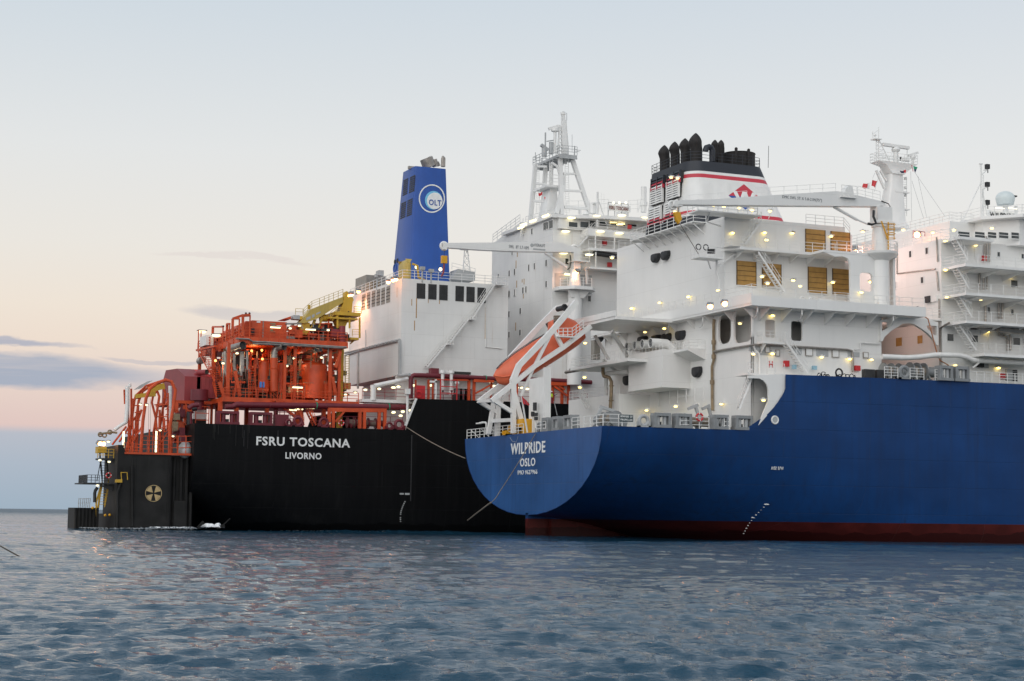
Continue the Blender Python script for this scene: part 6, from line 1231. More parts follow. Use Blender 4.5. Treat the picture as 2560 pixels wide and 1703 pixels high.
# ------------------------------------------------------------------ orange process plant
VP = 40.5; p2 = lambda x, y, v=VP: av(r2(x, y), v)
plant = empty('process_plant', (-15, 48, ZD), 'orange two-deck gas processing plant crowded with vessels, pipes and lit work lamps', 'process plant')
zlo = p2(1200, 1188).z; zup = p2(1200, 620).z; xa0, xa1 = p2(545, 1190).x, p2(1865, 1190).x; xu0, xu1 = p2(700, 600).x, p2(1755, 640).x; yb = 62.0
m = MB(); m.box(xa0, xa1, VP, yb-4, zlo-.35, zlo+.25); 
for i in range(9): x = xa0+(xa1-xa0)*i/8; m.box(x-.12, x+.12, VP-.06, VP, zlo-.3, zlo+.2)
m.build('lower_deck', 'orange', plant)
m = MB(); m.box(xu0, xu1, VP, yb, zup-.3, zup+.55); 
for i in range(12): x = xu0+(xu1-xu0)*i/11; m.box(x-.1, x+.1, VP-.08, VP, zup-.3, zup+.5)
for i in range(8): y = VP+(yb-VP)*i/7; m.box(xu0-.08, xu0, y-.1, y+.1, zup-.3, zup+.5)
m.build('upper_deck', 'orange', plant)
m = MB()
for x in (600, 1155, 1255, 1600, 1690): p_ = p2(x, 900); m.beam((p_.x, VP+.6, zlo), (p_.x, VP+.6, zup-.3), .38, .38)
for x in (600, 760, 1155, 1400, 1690): p_ = p2(x, 900); m.beam((p_.x, VP+9, zlo), (p_.x, VP+9, zup-.3), .4, .4); m.beam((p_.x, VP+17, zlo), (p_.x, VP+17, zup-.3), .4, .4)
for x0, y0, x1, y1 in ((655, 895, 705, 1140), (500, 1000, 560, 1170), (1610, 950, 1640, 1120), (1690, 700, 1640, 860)): m.beam(p2(x0, y0, VP+.4), p2(x1, y1, VP+.4), .38, .38)
for y in (8, 16): m.beam((xu0+1, VP+y, zlo), (xu0+6, VP+y, zup), .3, .3); m.beam((xu0+12, VP+y, zlo), (xu0+7, VP+y, zup), .3, .3)
for x in (540, 700, 1000, 1300, 1560): p_ = p2(x, 1200); m.beam((p_.x, VP+1.5, ZD), (p_.x, VP+1.5, zlo-.3), .5, .5); m.beam((p_.x, VP+12, ZD), (p_.x, VP+12, zlo-.3), .5, .5)
m.build('column', 'orange', plant)
def vessel(cx, w, yt, yb_, v, dome=.35, mt='orange', name='vessel'):
    p_ = p2(cx, yt, v); rr_ = abs(p2(cx+w/2, yt, v).x-p2(cx-w/2, yt, v).x)/2; zb2 = p2(cx, yb_, v).z; rings = []
    R3 = lambda z, r_: [(p_.x+r_*math.cos(2*math.pi*i/28), v+r_*math.sin(2*math.pi*i/28), z) for i in range(28)]
    zt2 = p_.z; dz = rr_*dome
    m = MB(); m.loft([R3(zb2, rr_)]+[R3(zt2-dz+dz*math.sin(t), rr_*math.cos(t)) for t in np.linspace(0, 1.5, 8)], 0)
    return m.build(name, mt, plant)
big = vessel(1438, 240, 805, 1165, VP+3.2)
m = MB(); q = p2(1438, 800, VP+3.2); m.tube(q, q+Vector((0, 0, .9)), .25, 8); m.tube(q+Vector((.8, 0, -.2)), q+Vector((1.0, 0, .8)), .2, 8); m.build('nozzle', 'orange', big)
vessel(945, 112, 790, 1095, VP+2.5, .3); vessel(1112, 80, 810, 1100, VP+2.5, .3); vessel(1300, 80, 830, 1100, VP+7, .3)
m = MB(); q = lambda x, y, v=VP+.8: p2(x, y, v); rr_ = abs(q(1075, 700).x-q(1003, 700).x)/2; m.tube(q(1039, 1090), q(1039, 765), rr_, 18); m.torus(q(1039, 870), rr_, .08, 'z', 18, 5); m.build('vertical_duct', 'orange', plant)
m = MB(); m.path([q(1039, 765), q(1040, 715), q(1052, 680), q(1078, 662)+Vector((0, -.3, 0)), q(1105, 660)+Vector((.1, -1.2, 0))], rr_*.92, 14, 0, cap=False); c_ = q(1103, 660)+Vector((0, -1.15, 0)); m.tube(c_+Vector((-.1, .35, 0)), c_+Vector((-.08, .3, 0)), rr_*.86, 14, 1); m.build('steel_elbow', ['steel', 'dark'], plant)
m = MB(); a, b = q(600, 680, VP+3), q(735, 640, VP-.6); m.tube(a, b, rr_*1.05, 16, 0, cap=False); d = (b-a).normalized(); m.tube(b-d*.4, b-d*.35, rr_, 16, 1); m.build('exhaust_duct', ['steel', 'dark'], plant)
m = MB()
for x in (1440, 1484): c_ = q(x, 688, VP+.5); m.tube(c_-Vector((0, .5, 0)), c_+Vector((0, 2.5, 0)), .24, 12, 0); m.tube(c_-Vector((0, .55, 0)), c_-Vector((0, .5, 0)), .2, 12, 1)
m.path([q(1530, 665), q(1560, 660), q(1575, 680), q(1575, 800)], .2, 8); c_ = q(1320, 690, VP+1.2); m.tube(c_-Vector((0, .6, 0)), c_+Vector((0, 2, 0)), .35, 12, 2); m.build('pipe_stub', ['steel', 'dark', 'orange'], plant)
m = MB()
for pth in (((665, 575), (790, 580), (830, 605), (1000, 612), (1250, 630), (1750, 660)), ((830, 625), (1200, 640), (1720, 668))): m.path([q(x, y, VP-.25) for x, y in pth], .12, 6)
for pth in (((650, 720), (650, 870), (690, 920)), ((718, 700), (718, 940)), ((775, 690), (775, 860), (800, 900)), ((735, 700), (735, 900)), ((560, 700), (560, 900), (600, 980))): m.path([q(x, y, VP+1.5) for x, y in pth], .2, 8)
for k in range(14): x = random.uniform(520, 900); y = random.uniform(680, 900); m.path([q(x, y, VP+4), q(x, y+random.uniform(60, 200), VP+4), q(x+random.uniform(-40, 40), y+220, VP+5)], .12, 6)
m.build('steel_pipe', 'steel', plant)
m = MB()
for k in range(190):
    x = random.uniform(520, 1700); y = random.uniform(670, 1100); v = VP+random.uniform(3, 14); pt = q(x, y, v); L_ = random.uniform(1, 6)
    if random.random() < .5: m.tube(pt, pt+Vector((0, 0, -min(L_, pt.z-zlo))), random.uniform(.05, .18), 6, random.choice((0, 0, 1, 2)))
    else: m.tube(pt, pt+Vector((max(.5, min(L_, xu1-1-pt.x)), random.uniform(-1, 1), 0)), random.uniform(.05, .18), 6, random.choice((0, 0, 1, 2)))
for k in range(150): pt = q(random.uniform(520, 1750), random.uniform(680, 1160), VP+random.uniform(2, 14)); m.cbox(pt, random.uniform(.2, 1.4), random.uniform(.3, 1.2), random.uniform(.2, 1.3), random.choice((0, 0, 1, 2, 2)))
for k in range(120):
    x = random.uniform(520, 1720); pt = q(x, random.uniform(680, 1120), VP+random.uniform(.4, 3.5)); r_ = random.uniform(.03, .07)
    if random.random() < .6: m.tube(pt, (pt.x, pt.y, max(zlo+.2, pt.z-random.uniform(.8, 4))), r_, 5, random.choice((0, 0, 0, 1, 2)))
    else: m.tube(pt, (min(xu1-.6, pt.x+random.uniform(.6, 2.6)), pt.y, pt.z), r_, 5, random.choice((0, 0, 0, 1)))
    if k % 4 == 0: m.torus(pt, .16, .035, 'y', 10, 4, random.choice((0, 1)))
m.build('process_equipment', ['orange', 'bronze', 'dark'], plant)['kind'] = 'stuff'
m = MB(); m.box(xu0+.5, xu1-.5, VP+14, VP+14.3, zlo+1, zup-1.2); m.box(p2(760, 900).x, p2(880, 900).x, VP+5, VP+8, zlo, zup-2.5); m.box(p2(1180, 900).x, p2(1290, 900).x, VP+9, VP+11, zlo, zup-2); m.build('dark_backing', 'dark', plant)  # dark sheet and blocks put in for the dense dark inside the plant
# railings, ladder cages, stairs
m = MB(); rail(m, [(xa0, VP, zlo+.25), (p2(1000, 0).x, VP, zlo+.25)], 1.15, 3, 1.5, .05); rail(m, [(p2(1130, 0).x, VP, zlo+.25), (xa1, VP, zlo+.25)], 1.15, 3, 1.5, .05); rail(m, [(p2(1225, 1165).x, VP-.3, zlo+.25), (p2(1330, 1165).x, VP-.3, zlo+.25)], 1.2, 4, 1.2, .05)
rail(m, [(xu0, yb, zup+.55), (xu0, VP, zup+.55), (xu1, VP, zup+.55), (xu1, yb, zup+.55)], 1.2, 3, 1.3, .05)
for x in (1205, 1240, 860, 790): 
    m.tube(q(x, 830, VP+.3), q(x, 1150, VP+.3), .05, 5)
for i in range(12): m.tube(q(1205, 840+26*i, VP+.3), q(1240, 838+26*i, VP+.3), .045, 4); m.tube(q(790, 840+26*i, VP+.3), q(860, 838+26*i, VP+.3), .04, 4)
m.build('railing', 'orange', plant)
m = MB(); stair(m, q(1250, 1345, VP-.6), q(1025, 1165, VP-.6), (0, 1, 0), 1.0); stair(m, q(1435, 1425, VP-1), q(1370, 1290, VP-1), (0, 1, 0), 1.3); stair(m, q(1330, 1425, VP-1), q(1290, 1290, VP-1), (0, 1, 0), .3, step=.5); m.build('stair', 'orange', plant)
# outboard stair tower at the aft edge
m = MB(); UX = xu0-1.2; t2 = lambda x, y: au(r2(x, y), UX)
stair(m, t2(505, 1000), t2(335, 690), (1, 0, 0), 1.3); stair(m, t2(520, 1160), t2(440, 850), (1, 0, 0), 1.2); rail(m, [t2(300, 680), t2(410, 640)], 1.1, 3, 1.2, .06); m.tube(t2(295, 690), t2(300, 490), .08, 6); m.tube(t2(320, 690), t2(325, 500), .08, 6); m.beam(t2(290, 690), t2(470, 650), .5, .25); m.build('stair_tower', 'orange', plant)
m = MB(); a = t2(340, 565); m.box(UX-.4, UX+.6, t2(400, 650).y, t2(340, 650).y, t2(370, 650).z, a.z); m.build('white_cabinet', 'wtrim', plant)
m = MB(); c_ = t2(325, 790); m.tube(c_-Vector((0, .9, 0)), c_+Vector((0, .9, 0)), .5, 10); m.build('small_tank', 'steel', plant)
# containers and gantries on the upper deck
zc = zup+.55
m = MB(); a, b = q(822, 395, VP+.8), q(1160, 600, VP+.8); m.box(a.x, b.x, VP+.8, VP+8, zc, a.z)
for x in (930,): p_ = q(x, 500, VP+.8); m.box(p_.x-.05, p_.x+.05, VP+.7, VP+.8, zc, a.z, 1)
for x0, y0, x1, y1 in ((1000, 420, 1052, 438), (1015, 440, 1052, 462), (1000, 480, 1030, 500), (1000, 500, 1052, 515)): s_, e_ = q(x0, y0, VP+.78), q(x1, y1, VP+.78); m.box(s_.x, e_.x, VP+.75, VP+.8, e_.z, s_.z, 2)
for x0, y0, x1, y1 in ((870, 402, 905, 420), (1065, 446, 1115, 456)): s_, e_ = q(x0, y0, VP+.78), q(x1, y1, VP+.78); m.box(s_.x, e_.x, VP+.76, VP+.8, e_.z, s_.z, 3)
s_, e_ = q(818, 475, VP+.6), q(846, 535, VP+.6); m.box(s_.x, e_.x, VP+.5, VP+.8, e_.z, s_.z, 4); s_, e_ = q(1090, 395, VP+4), q(1165, 370, VP+4); m.prism([(s_.x, s_.z), (e_.x, s_.z), (e_.x, e_.z)], [], 'y', VP+2, VP+5); m.build('equipment_container', ['orange', 'steel', 'bronze', 'letter', 'dark'], plant)
ytop = [zc+3.6, zc+3.0, zc+3.2, zc+2.6]
m = MB()
for i, (y0, w) in enumerate(((VP+1.5, 3.2), (VP+6, 3.5), (VP+10.5, 3.4), (VP+15, 3.6))): m.box(xu0+1.0, xu0+4.5, y0, y0+w, zc, zc+1.7-.1*i); m.prism([(xu0+.6, zc+1.6-.1*i), (xu0+.6, zc+1.1-.1*i), (xu0+1.2, zc+2.2-.1*i), (xu0+4, zc+2.2-.1*i), (xu0+4, zc+1.6-.1*i)], [], 'y', y0+.2, y0+w-.2)
m.build('equipment_cubicle', 'orange', plant)
m = MB()
for x, yt, x1 in ((635, 380, 700), (735, 345, 805), (440, 460, 540), (580, 430, 605)):
    v = VP if x > 600 else VP+8; p_ = lambda X, Y: av(r2(X, Y), v) if x > 600 else au(r2(X, Y), xu0)
    zz_ = p_(x, yt); m.beam((zz_.x, zz_.y, zc), zz_, .3, .3); e_ = p_(x1, yt); m.beam(zz_, e_, .22, .22); m.tube((e_.x, e_.y, zc), e_, .1, 6)
m.beam(q(635, 380), q(735, 345), .25, .3); m.beam(q(735, 350), q(805, 345), .3, .35)
m.build('hoist_gantry', 'orange', plant)
m = MB(); [m.tube(q(x, y), q(x+12, y-6), .16, 8) for x, y in ((758, 332), (793, 332))]; [m.tube(au(r2(x, y), xu0), au(r2(x+25, y-4), xu0), .12, 6) for x, y in ((520, 458), (580, 434))]; m.build('hoist_motor', 'dark', plant)
m = MB()
for k in range(120): pt = q(random.uniform(1180, 1740), random.uniform(455, 600), VP+random.uniform(1, 9)); m.cbox(pt, random.uniform(.2, 1.3), random.uniform(.2, 1), random.uniform(.2, 1.1), random.choice((0, 0, 0, 1, 2)))
for k in range(22): pt = q(random.uniform(1180, 1740), 600, VP+random.uniform(1, 9)); m.tube((pt.x, pt.y, zc), (pt.x, pt.y, zc+random.uniform(1, 3.6)), .1, 6, random.choice((0, 0, 2)))
m.path([q(1150, 430), q(1300, 428), q(1320, 480)], .12, 6, 2); m.path([q(1490, 430), q(1590, 430)], .1, 6, 0); m.build('deck_equipment', ['orange', 'dark', 'steel'], plant)['kind'] = 'stuff'
m = MB(); a, b = q(1605, 480, VP+.5), q(1680, 560, VP+.5); m.box(a.x, b.x, VP+.5, VP+1.8, b.z, a.z); c_ = q(1708, 540, VP+.5); m.tube((c_.x, VP+.5, zc), (c_.x, VP+.5, q(1708, 455).z), .42, 10); m.build('fire_station', 'redbox', plant)
m = MB(); q_ = q(900, 1020, VP+.2); a, b = q(900, 998, VP+.2), q(943, 1055, VP+.2); m.box(a.x, (a.x+b.x)/2-.05, VP+.1, VP+.4, b.z, a.z); m.box((a.x+b.x)/2+.1, b.x, VP+.1, VP+.4, b.z, a.z); m.build('blue_drum', 'blueth', plant)
for c_, lg, w in ((r2(1052, 467), 1, 1.1), (r2(1398, 488), 1, 1.1), (r2(1270, 1055), 1, 1.1), (r2(1018, 1248), 1, 1.1), (r2(1392, 1256), 1, 1.0), (r2(1283, 1268), 1, .9), (r2(1225, 1277), 1, .8)): tlamp(plant, c_, VP-.3, True, w*.6)
for c_ in (r2(1288, 450), r2(1198, 476), r2(1570, 493), r2(540, 818), r2(678, 720), r2(1237, 770), r2(733, 1240), r2(1740, 1125), r2(1505, 762), r2(1165, 845), r2(1835, 1105)): tlamp(plant, c_, VP+.6, w=.75)
for c_ in (r2(333, 500), r2(474, 537)): p_ = au(c_, xu0-.5); m = MB(); m.box(p_.x-.6, p_.x+.6, p_.y-.6, p_.y+.6, p_.z, p_.z+.12, 0); m.sphere((p_.x, p_.y, p_.z-.1), .6, 10, 6, 1, sz=.4); m.build('work_lamp', ['grey', 'lampw'], plant)
for c_ in (r2(820, 695), r2(920, 690), r2(925, 775), r2(465, 792)): p_ = p2(*[(c_[0]-420)*3.92, (c_[1]-700)*3.92], VP+2.5); m = MB(); m.sphere(p_, .16, 10, 6); m.build('sodium_lamp', 'sodium2', plant)
li = bpy.data.lights.new('plant_glow', 'POINT'); li.energy = 130; li.color = (1, .45, .15); li.shadow_soft_size = .5; lo = bpy.data.objects.new('plant_glow', li); C.objects.link(lo); lo.location = p2(830, 720, VP+4)-root_loc(plant); lo.parent = plant
for c_ in ((1237, 800, 3), (540, 850, 3), (1450, 760, 6), (1270, 1080, 1)): li = bpy.data.lights.new('work_glow', 'POINT'); li.energy = 70; li.color = (1, .8, .5); li.shadow_soft_size = .4; lo = bpy.data.objects.new('work_glow', li); C.objects.link(lo); lo.location = p2(c_[0], c_[1], VP+c_[2])-root_loc(plant); lo.parent = plant
# maroon pipe and orange portals along the deck
m = MB(); P = lambda x, y, v=39.0: av(r2(x, y), v)
m.path([P(640, 1240), P(670, 1222), P(760, 1225), P(1000, 1228), P(1400, 1232), P(1800, 1240), P(2330, 1250)], .38, 12); m.path([P(560, 1245), P(640, 1240)], .35, 10)
for x in (820, 1000, 1550, 1930, 2270): m.torus(P(x, 1226+.014*(x-640)), .40, .05, 'x', 14, 5)
m.path([P(200, 1260), P(240, 1230), P(300, 1225)], .3, 10); m.build('deck_main', 'maroon', term)
m = MB(); m.torus(P(1455, 1232), .40, .08, 'x', 14, 5); m.torus(P(2165, 1244), .40, .08, 'x', 14, 5); m.build('pipe_band', 'green', term)
m = MB(); P = lambda x, y, v=38.0: av(r2(x, y), v)
m.beam(P(1570, 1272), P(2140, 1280), .35, .5)
for x in (1580, 1620, 1880, 1925, 2070, 2125): m.beam((P(x, 1300).x, 38, ZD), P(x, 1280), .38, .38)
m.beam(P(1730, 1285), P(1640, 1390), .25, .25); m.beam(P(1735, 1255), P(1735, 1285), .3, .3); m.build('pipe_support', 'orange', term)
m = MB(); rail(m, [P(1000, 1425), P(1290, 1428)], 1.3, 3, 1.4, .05); rail(m, [P(1440, 1428), P(2300, 1432)], 1.2, 2, 1.6, .04); m.build('deck_railing', 'maroon', term)
# maroon fairleads
kw = dict(mt='maroon', lite='maroon', grp='maroon roller fairleads on the terminal rail')
for x0, x1, lab in ((470, 692, 'maroon roller fairlead at the aft end of the black rail, left of the gap'), (790, 1018, 'maroon roller fairlead in front of the plant, nearest the orange stair')):
    a, b = av(r2(x0, 1405), 36.8), av(r2(x1, 1405), 36.8); roller_box(((a.x+b.x)/2, 36.8, ZD), lab, (b.x-a.x)*.92, 1.65, 1.2, **kw)
for x, R_, lab in ((1180, .42, 'small maroon ring chock just left of the orange stair'), (1270, .62, 'large maroon ring chock under the orange stair'), (1525, .60, 'large maroon ring chock right of the orange stair'), (2170, .45, 'small maroon ring chock below the end of the orange portals'), (2265, .64, 'large maroon ring chock next to the white slanted bulwark edge')):
    q_ = av(r2(x, 1420), 36.8); chock((q_.x, 36.8, ZD), lab, R_, 'maroon', 'y', 'maroon ring chocks on the terminal rail', d=1.0)
for x, lab in ((1830, 'maroon mooring winch seen between the orange portal legs'), (1960, 'maroon mooring winch right of centre among the orange portals')):
    q_ = av(r2(x, 1420), 39.5); winch((q_.x, 39.5, ZD), lab, .7, 2.0, 'x', 'maroon')
q_ = av(r2(1105, 1420), 37.5); m = MB(); m.box(q_.x-.9, q_.x+.9, 37, 38, ZD, ZD+1.5); rail(m, [(q_.x-.9, 37, ZD+1.5), (q_.x+.9, 37, ZD+1.5)], .5, 2, .6, .05); m.build('maroon_locker', 'maroon', term)
q_ = av(r2(1698, 1402), 36.9); lifebuoy(q_, .33, 'orange lifebuoy on the terminal rail under the orange portal')
for x, y in ((1580, 1410),): tlamp(term, r2(x, y), 37, w=.5)
# ------------------------------------------------------------------ terminal: engine casing house
UH, VH, UH2 = -1.0, 40.0, 13.3
h3 = lambda x, y: av(r3(x, y), VH); a3 = lambda x, y: au(r3(x, y), UH)
zH = h3(390, 835).z; yL = a3(60, 940).y; zl = 20.6
xr3 = h3(975, 1000).x
m = MB(); m.box(UH, UH2+1, VH, yL, zl, zH); m.box(UH+2.0, UH2+1, VH+1.5, yL-1, ZD, zl); 
m.box(xr3-1.3, xr3, VH-.02, VH+2, zl, zH-.3)
houseF = m.build('engine_casing', 'white2', term)
m = MB(); rail(m, [(UH+.1, yL, zH), (UH+.1, VH+.1, zH), (UH2+1, VH+.1, zH)], 1.15, 3, 1.7, .04); m.build('railing', 'wtrim', houseF)
for x0, x1 in ((463, 513), (533, 581), (599, 648), (697, 746), (763, 811), (829, 878)):
    t_ = 864+(x0-463)*.07; a, b = h3(x0, t_), h3(x1, t_+95); m = MB(); m.box(a.x, b.x, VH-.06, VH, b.z, a.z, 0)
    for i in range(1, 6): z = a.z+(b.z-a.z)*i/6; m.box(a.x, b.x, VH-.09, VH-.06, z-.03, z+.03, 1)
    m.box((a.x+b.x)/2-.03, (a.x+b.x)/2+.03, VH-.09, VH-.06, b.z, a.z, 1); m.build('air_louvre', ['dark', 'louv'], houseF)
for i, (x0, x1, t_, bt) in enumerate(((135, 153, 935, 1022), (164, 182, 923, 1013), (194, 213, 913, 1003), (223, 242, 905, 996), (252, 271, 896, 988), (282, 302, 886, 978))):
    a, b = a3(x0, t_), a3(x1, bt); m = MB(); m.box(UH-.05, UH, b.y, a.y, b.z, a.z, 0)
    for k in range(1, 5): z = a.z+(b.z-a.z)*k/5; m.box(UH-.08, UH-.05, b.y, a.y, z-.05, z+.05, 1)
    m.build('air_louvre', ['beige', 'louv'], houseF)
for (x0, y0, x1, y1) in ((515, 1375, 632, 1235), (655, 1225, 765, 1085), (790, 1080, 925, 875)):
    m = MB(); stair(m, av(r3(x0, y0), VH-.9), av(r3(x1, y1), VH-.9), (0, 1, 0), 1.0, th=.1); m.build('stair', 'wtrim', houseF)
m = MB()
for x0, x1, y in ((628, 662, 1234), (762, 798, 1084), (918, 975, 876)): a, b = h3(x0, y), h3(x1, y); m.box(a.x, b.x, VH-1.5, VH, a.z-.12, a.z); rail(m, [(a.x, VH-1.4, a.z), (b.x, VH-1.4, a.z)], 1.1, 3, .9, .035)
m.build('stair_landing', 'wtrim', houseF)
m = MB(); w3 = lambda x, y: au(r3(x, y), UH-.15)
m.path([w3(30, 1300), w3(115, 1272), w3(240, 1240), w3(355, 1212)], .12, 6); m.path([w3(30, 1285), w3(200, 1243), w3(360, 1205)], .18, 6); m.beam(w3(360, 1210), w3(360, 1425), .5, .3); m.path([w3(352, 1420), w3(385, 1420), w3(420, 1415)], .2, 6); m.path([w3(108, 1285), w3(108, 1500)], .16, 6); m.path([w3(155, 1145), w3(155, 1250)], .06, 5); m.path([w3(30, 1305), w3(32, 1500)], .1, 6)
for i in range(12): q = w3(120+20*i, 1268-5*i); m.box(UH-.35, UH-.05, q.y-.15, q.y+.15, q.z-.1, q.z+.2)
m.build('wall_duct', 'lgrey', houseF)
m = MB(); m.path([h3(878, 1000)+Vector((0, -.1, 0)), h3(878, 1250)+Vector((0, -.1, 0)), h3(975, 1260)+Vector((0, -.1, 0))], .07, 5); rail(m, [h3(385, 1395), h3(500, 1392)], .85, 2, 1.2, .03); rail(m, [h3(560, 1390), h3(920, 1405)], .6, 1, 3, .03); m.build('wall_pipe', 'wtrim', houseF)
rs = random.Random(3)
m = MB()
for x, y0, y1, w in ((462, 955, 1075, .14), (450, 1090, 1150, .12), (433, 960, 1000, .1), (878, 1010, 1200, .1), (533, 958, 985, .08), (600, 960, 990, .1), (345, 890, 950, .1)):
    p_ = h3(x, y0) if x > 385 else a3(x, y0); q_ = h3(x, y1) if x > 385 else a3(x, y1)
    if x > 385: m.box(p_.x-w/2, p_.x+w/2, VH-.012, VH+.01, q_.z, p_.z)
    else: m.box(UH-.012, UH+.01, p_.y-w/2, p_.y+w/2, q_.z, p_.z)
m.build('rust_run', mat('rust_stain', (.46, .27, .10), .8, var=.35, scale=2.5), houseF)
# roof goods
o = empty('air_handler', tuple(a3(125, 890)), 'beige ventilation box at the far aft corner of the casing roof', 'ventilation unit'); m = MB(); a, b = au(r3(93, 880), UH+1), au(r3(158, 880), UH+1); m.box(UH+1, UH+4, b.y, a.y, zH, zH+2.8); m.build('unit_body', 'beige', o); m = MB(); a, b = au(r3(150, 890), UH+.8), au(r3(190, 890), UH+.8); m.box(UH+.8, UH+2, b.y, a.y, zH, zH+1.5); m.build('unit_cover', 'bronze', o)
a, b = au(r3(345, 800), UH+1), av(r3(435, 800), VH+1.2); o = empty('roof_tank', (UH+2, VH+3, zH), 'buff yellow box tank by the casing corner below the blue funnel', 'tank'); m = MB(); m.loft([[(p_[0], p_[1], z) for p_ in rrect(UH+1.0-d, b.x+d, VH+1.2-d, a.y+d, .5, 3)] for z, d in ((zH+.2, 0), (zH+2.3, 0), (zH+2.9, -.4))], 0); m.build('tank_body', 'yelbuff', o); m = MB(); m.path([(b.x, VH+1.2, zH+2.2), (b.x+.7, VH+1.1, zH+2.0), (b.x+.9, VH+1.1, zH+.4), (b.x+1.8, VH+1.1, zH+.1)], .16, 8); m.build('tank_pipe', 'yellow', o)
m = MB()
for x, y, yb3 in ((497, 775, 835), (550, 790, 838), (224, 820, 880)):
    p_ = h3(x, y) if x > 385 else a3(x, y); m.tube((p_.x, p_.y, zH-.4), p_, .12, 6); m.cbox(p_, .6, .6, .45)
p_ = a3(222, 815); m.cbox(p_+Vector((.3, -.4, .2)), .7, 1.4, .7)
m.build('roof_spotlight', 'lgrey', houseF)
for x, y, lab, pw in ((112, 912, 'orange floodlight on the casing roof rail below the beige ventilation box', 1300), (292, 855, 'orange floodlight left one of three below the buff roof tank', 0), (320, 843, 'orange floodlight middle one of three below the buff roof tank', 0), (338, 838, 'orange floodlight right one of three below the buff roof tank', 0)): flood(au(r3(x, y), UH-1.2), (UH-1, a3(x+30, 0).y, 20), pw, lab, spot=130, size=.26)
for x, y, lab in ((70, 930, 'orange floodlight at the far aft tip of the casing roof, outermost one'), (53, 934, 'pale orange floodlight overhanging the yellow crane tip')): flood(au(r3(x, y), UH-1.5), (UH, a3(90, 0).y, 24), 1200 if x == 70 else 0, lab, spot=130, size=.24)
for x, y in ((456, 770), (600, 783)): q = av(r3(x, y), 47.7); m = MB(); m.sphere((q.x, q.y-.4, q.z), .25, 8, 6); m.build('funnel_lamp', 'inlit', term)
# blue funnel
VFN = 48.0
F3 = lambda x, y: av(r3(x, y), VFN); bx0, bx1 = F3(422, 830).x, F3(668, 830).x; tx0, tx1 = F3(468, 155).x, F3(657, 165).x; zfb, zft = 33.6, F3(560, 158).z
lB = au(r3(308, 800), bx0).y; lT = au(r3(378, 200), tx0).y
m = MB(); m.loft([[(p_[0], p_[1], zfb) for p_ in rrect(bx0, bx1, VFN, lB, .25, 2)], [(p_[0], p_[1], zft) for p_ in rrect(tx0, tx1, VFN+1.0, lT, .25, 2)]], 0, smooth=False)
fF = m.build('funnel', 'fblue', term)
def fun_xy(x, y, side):   # point on the inclined funnel face
    if side == 'y':
        p_ = av(r3(x, y), VFN)
        for _ in range(6): p_ = av(r3(x, y), VFN+1.0*(p_.z-zfb)/(zft-zfb)-.03)
    else:
        p_ = au(r3(x, y), bx0)
        for _ in range(6): p_ = au(r3(x, y), bx0+(tx0-bx0)*(p_.z-zfb)/(zft-zfb)-.03)
    return p_
def disc(m, cx, cy, rx, ry, mi, off, n=36, r_in=0):
    pts = [fun_xy(cx+rx*math.cos(2*math.pi*i/n), cy+ry*math.sin(2*math.pi*i/n), 'y')+Vector((0, -off, 0)) for i in range(n)]
    if r_in:
        pin = [fun_xy(cx+rx*r_in*math.cos(2*math.pi*i/n), cy+ry*r_in*math.sin(2*math.pi*i/n), 'y')+Vector((0, -off, 0)) for i in range(n)]
        for i in range(n): m.add([pts[i], pts[(i+1) % n], pin[(i+1) % n], pin[i]], [(0, 1, 2, 3)], mi)
    else: m.add(pts, [tuple(range(n))], mi)
m = MB(); disc(m, 554, 354, 79, 86, 0, .02, r_in=.91); disc(m, 564, 364, 52, 56, 1, .02); disc(m, 571, 368, 47, 50, 0, .035); m.build('funnel_emblem', ['letter', 'ltblue'], fF, weld=False)
a, b = fun_xy(536, 380, 'y'), fun_xy(610, 380, 'y'); zz0, zz1 = fun_xy(570, 396, 'y').z, fun_xy(570, 361, 'y').z; text('emblem_text', 'OLT', 'logoblue', fF, ((a.x+b.x)/2, a.y-.06, (zz0+zz1)/2), zz1-zz0, b.x-a.x, bold=.015)
for x0, y0, x1, y1 in ((383, 240, 405, 325), (422, 222, 445, 308), (369, 380, 393, 465), (407, 362, 432, 450)):
    a, b = fun_xy(x0, y0, 'x'), fun_xy(x1, y1, 'x'); m = MB()
    for k in range(8): z = b.z+(a.z-b.z)*(k+.5)/8; uu = bx0+(tx0-bx0)*(z-zfb)/(zft-zfb); m.box(uu-.03, uu+.05, b.y, a.y, z-.15, z+.05)
    m.build('louvre', 'louv', fF)
for x, y in ((331, 735), (346, 728)): p_ = fun_xy(x, y, 'x'); m = MB(); m.tube(p_+Vector((-.05, 0, 0)), p_+Vector((.1, 0, 0)), .32, 12); m.build('porthole', 'dark', fF)
p_ = fun_xy(330, 775, 'x'); m = MB(); m.torus(p_, .6, .06, 'x', 16, 5); m.build('hose_ring', 'logoblue', fF)
m = MB(); P = lambda x, y: av(r3(x, y), 51); m.tube(P(540, 165), P(520, 112), .95, 14, 0); m.tube(P(580, 160), P(568, 118), .4, 10, 0); m.path([P(560, 160), P(572, 140), P(590, 138), P(598, 158)], .25, 8, 0); m.tube(P(622, 162), P(623, 110), .32, 8, 0); m.tube(P(623, 110), P(619, 96), .32, 8, 0, r2=.1); m.cbox(P(428, 168), .8, .5, .4, 0); m.tube(P(520, 112), P(519.5, 111), .85, 14, 1); m.build('exhaust_pipe', ['steel', 'dark'], fF)
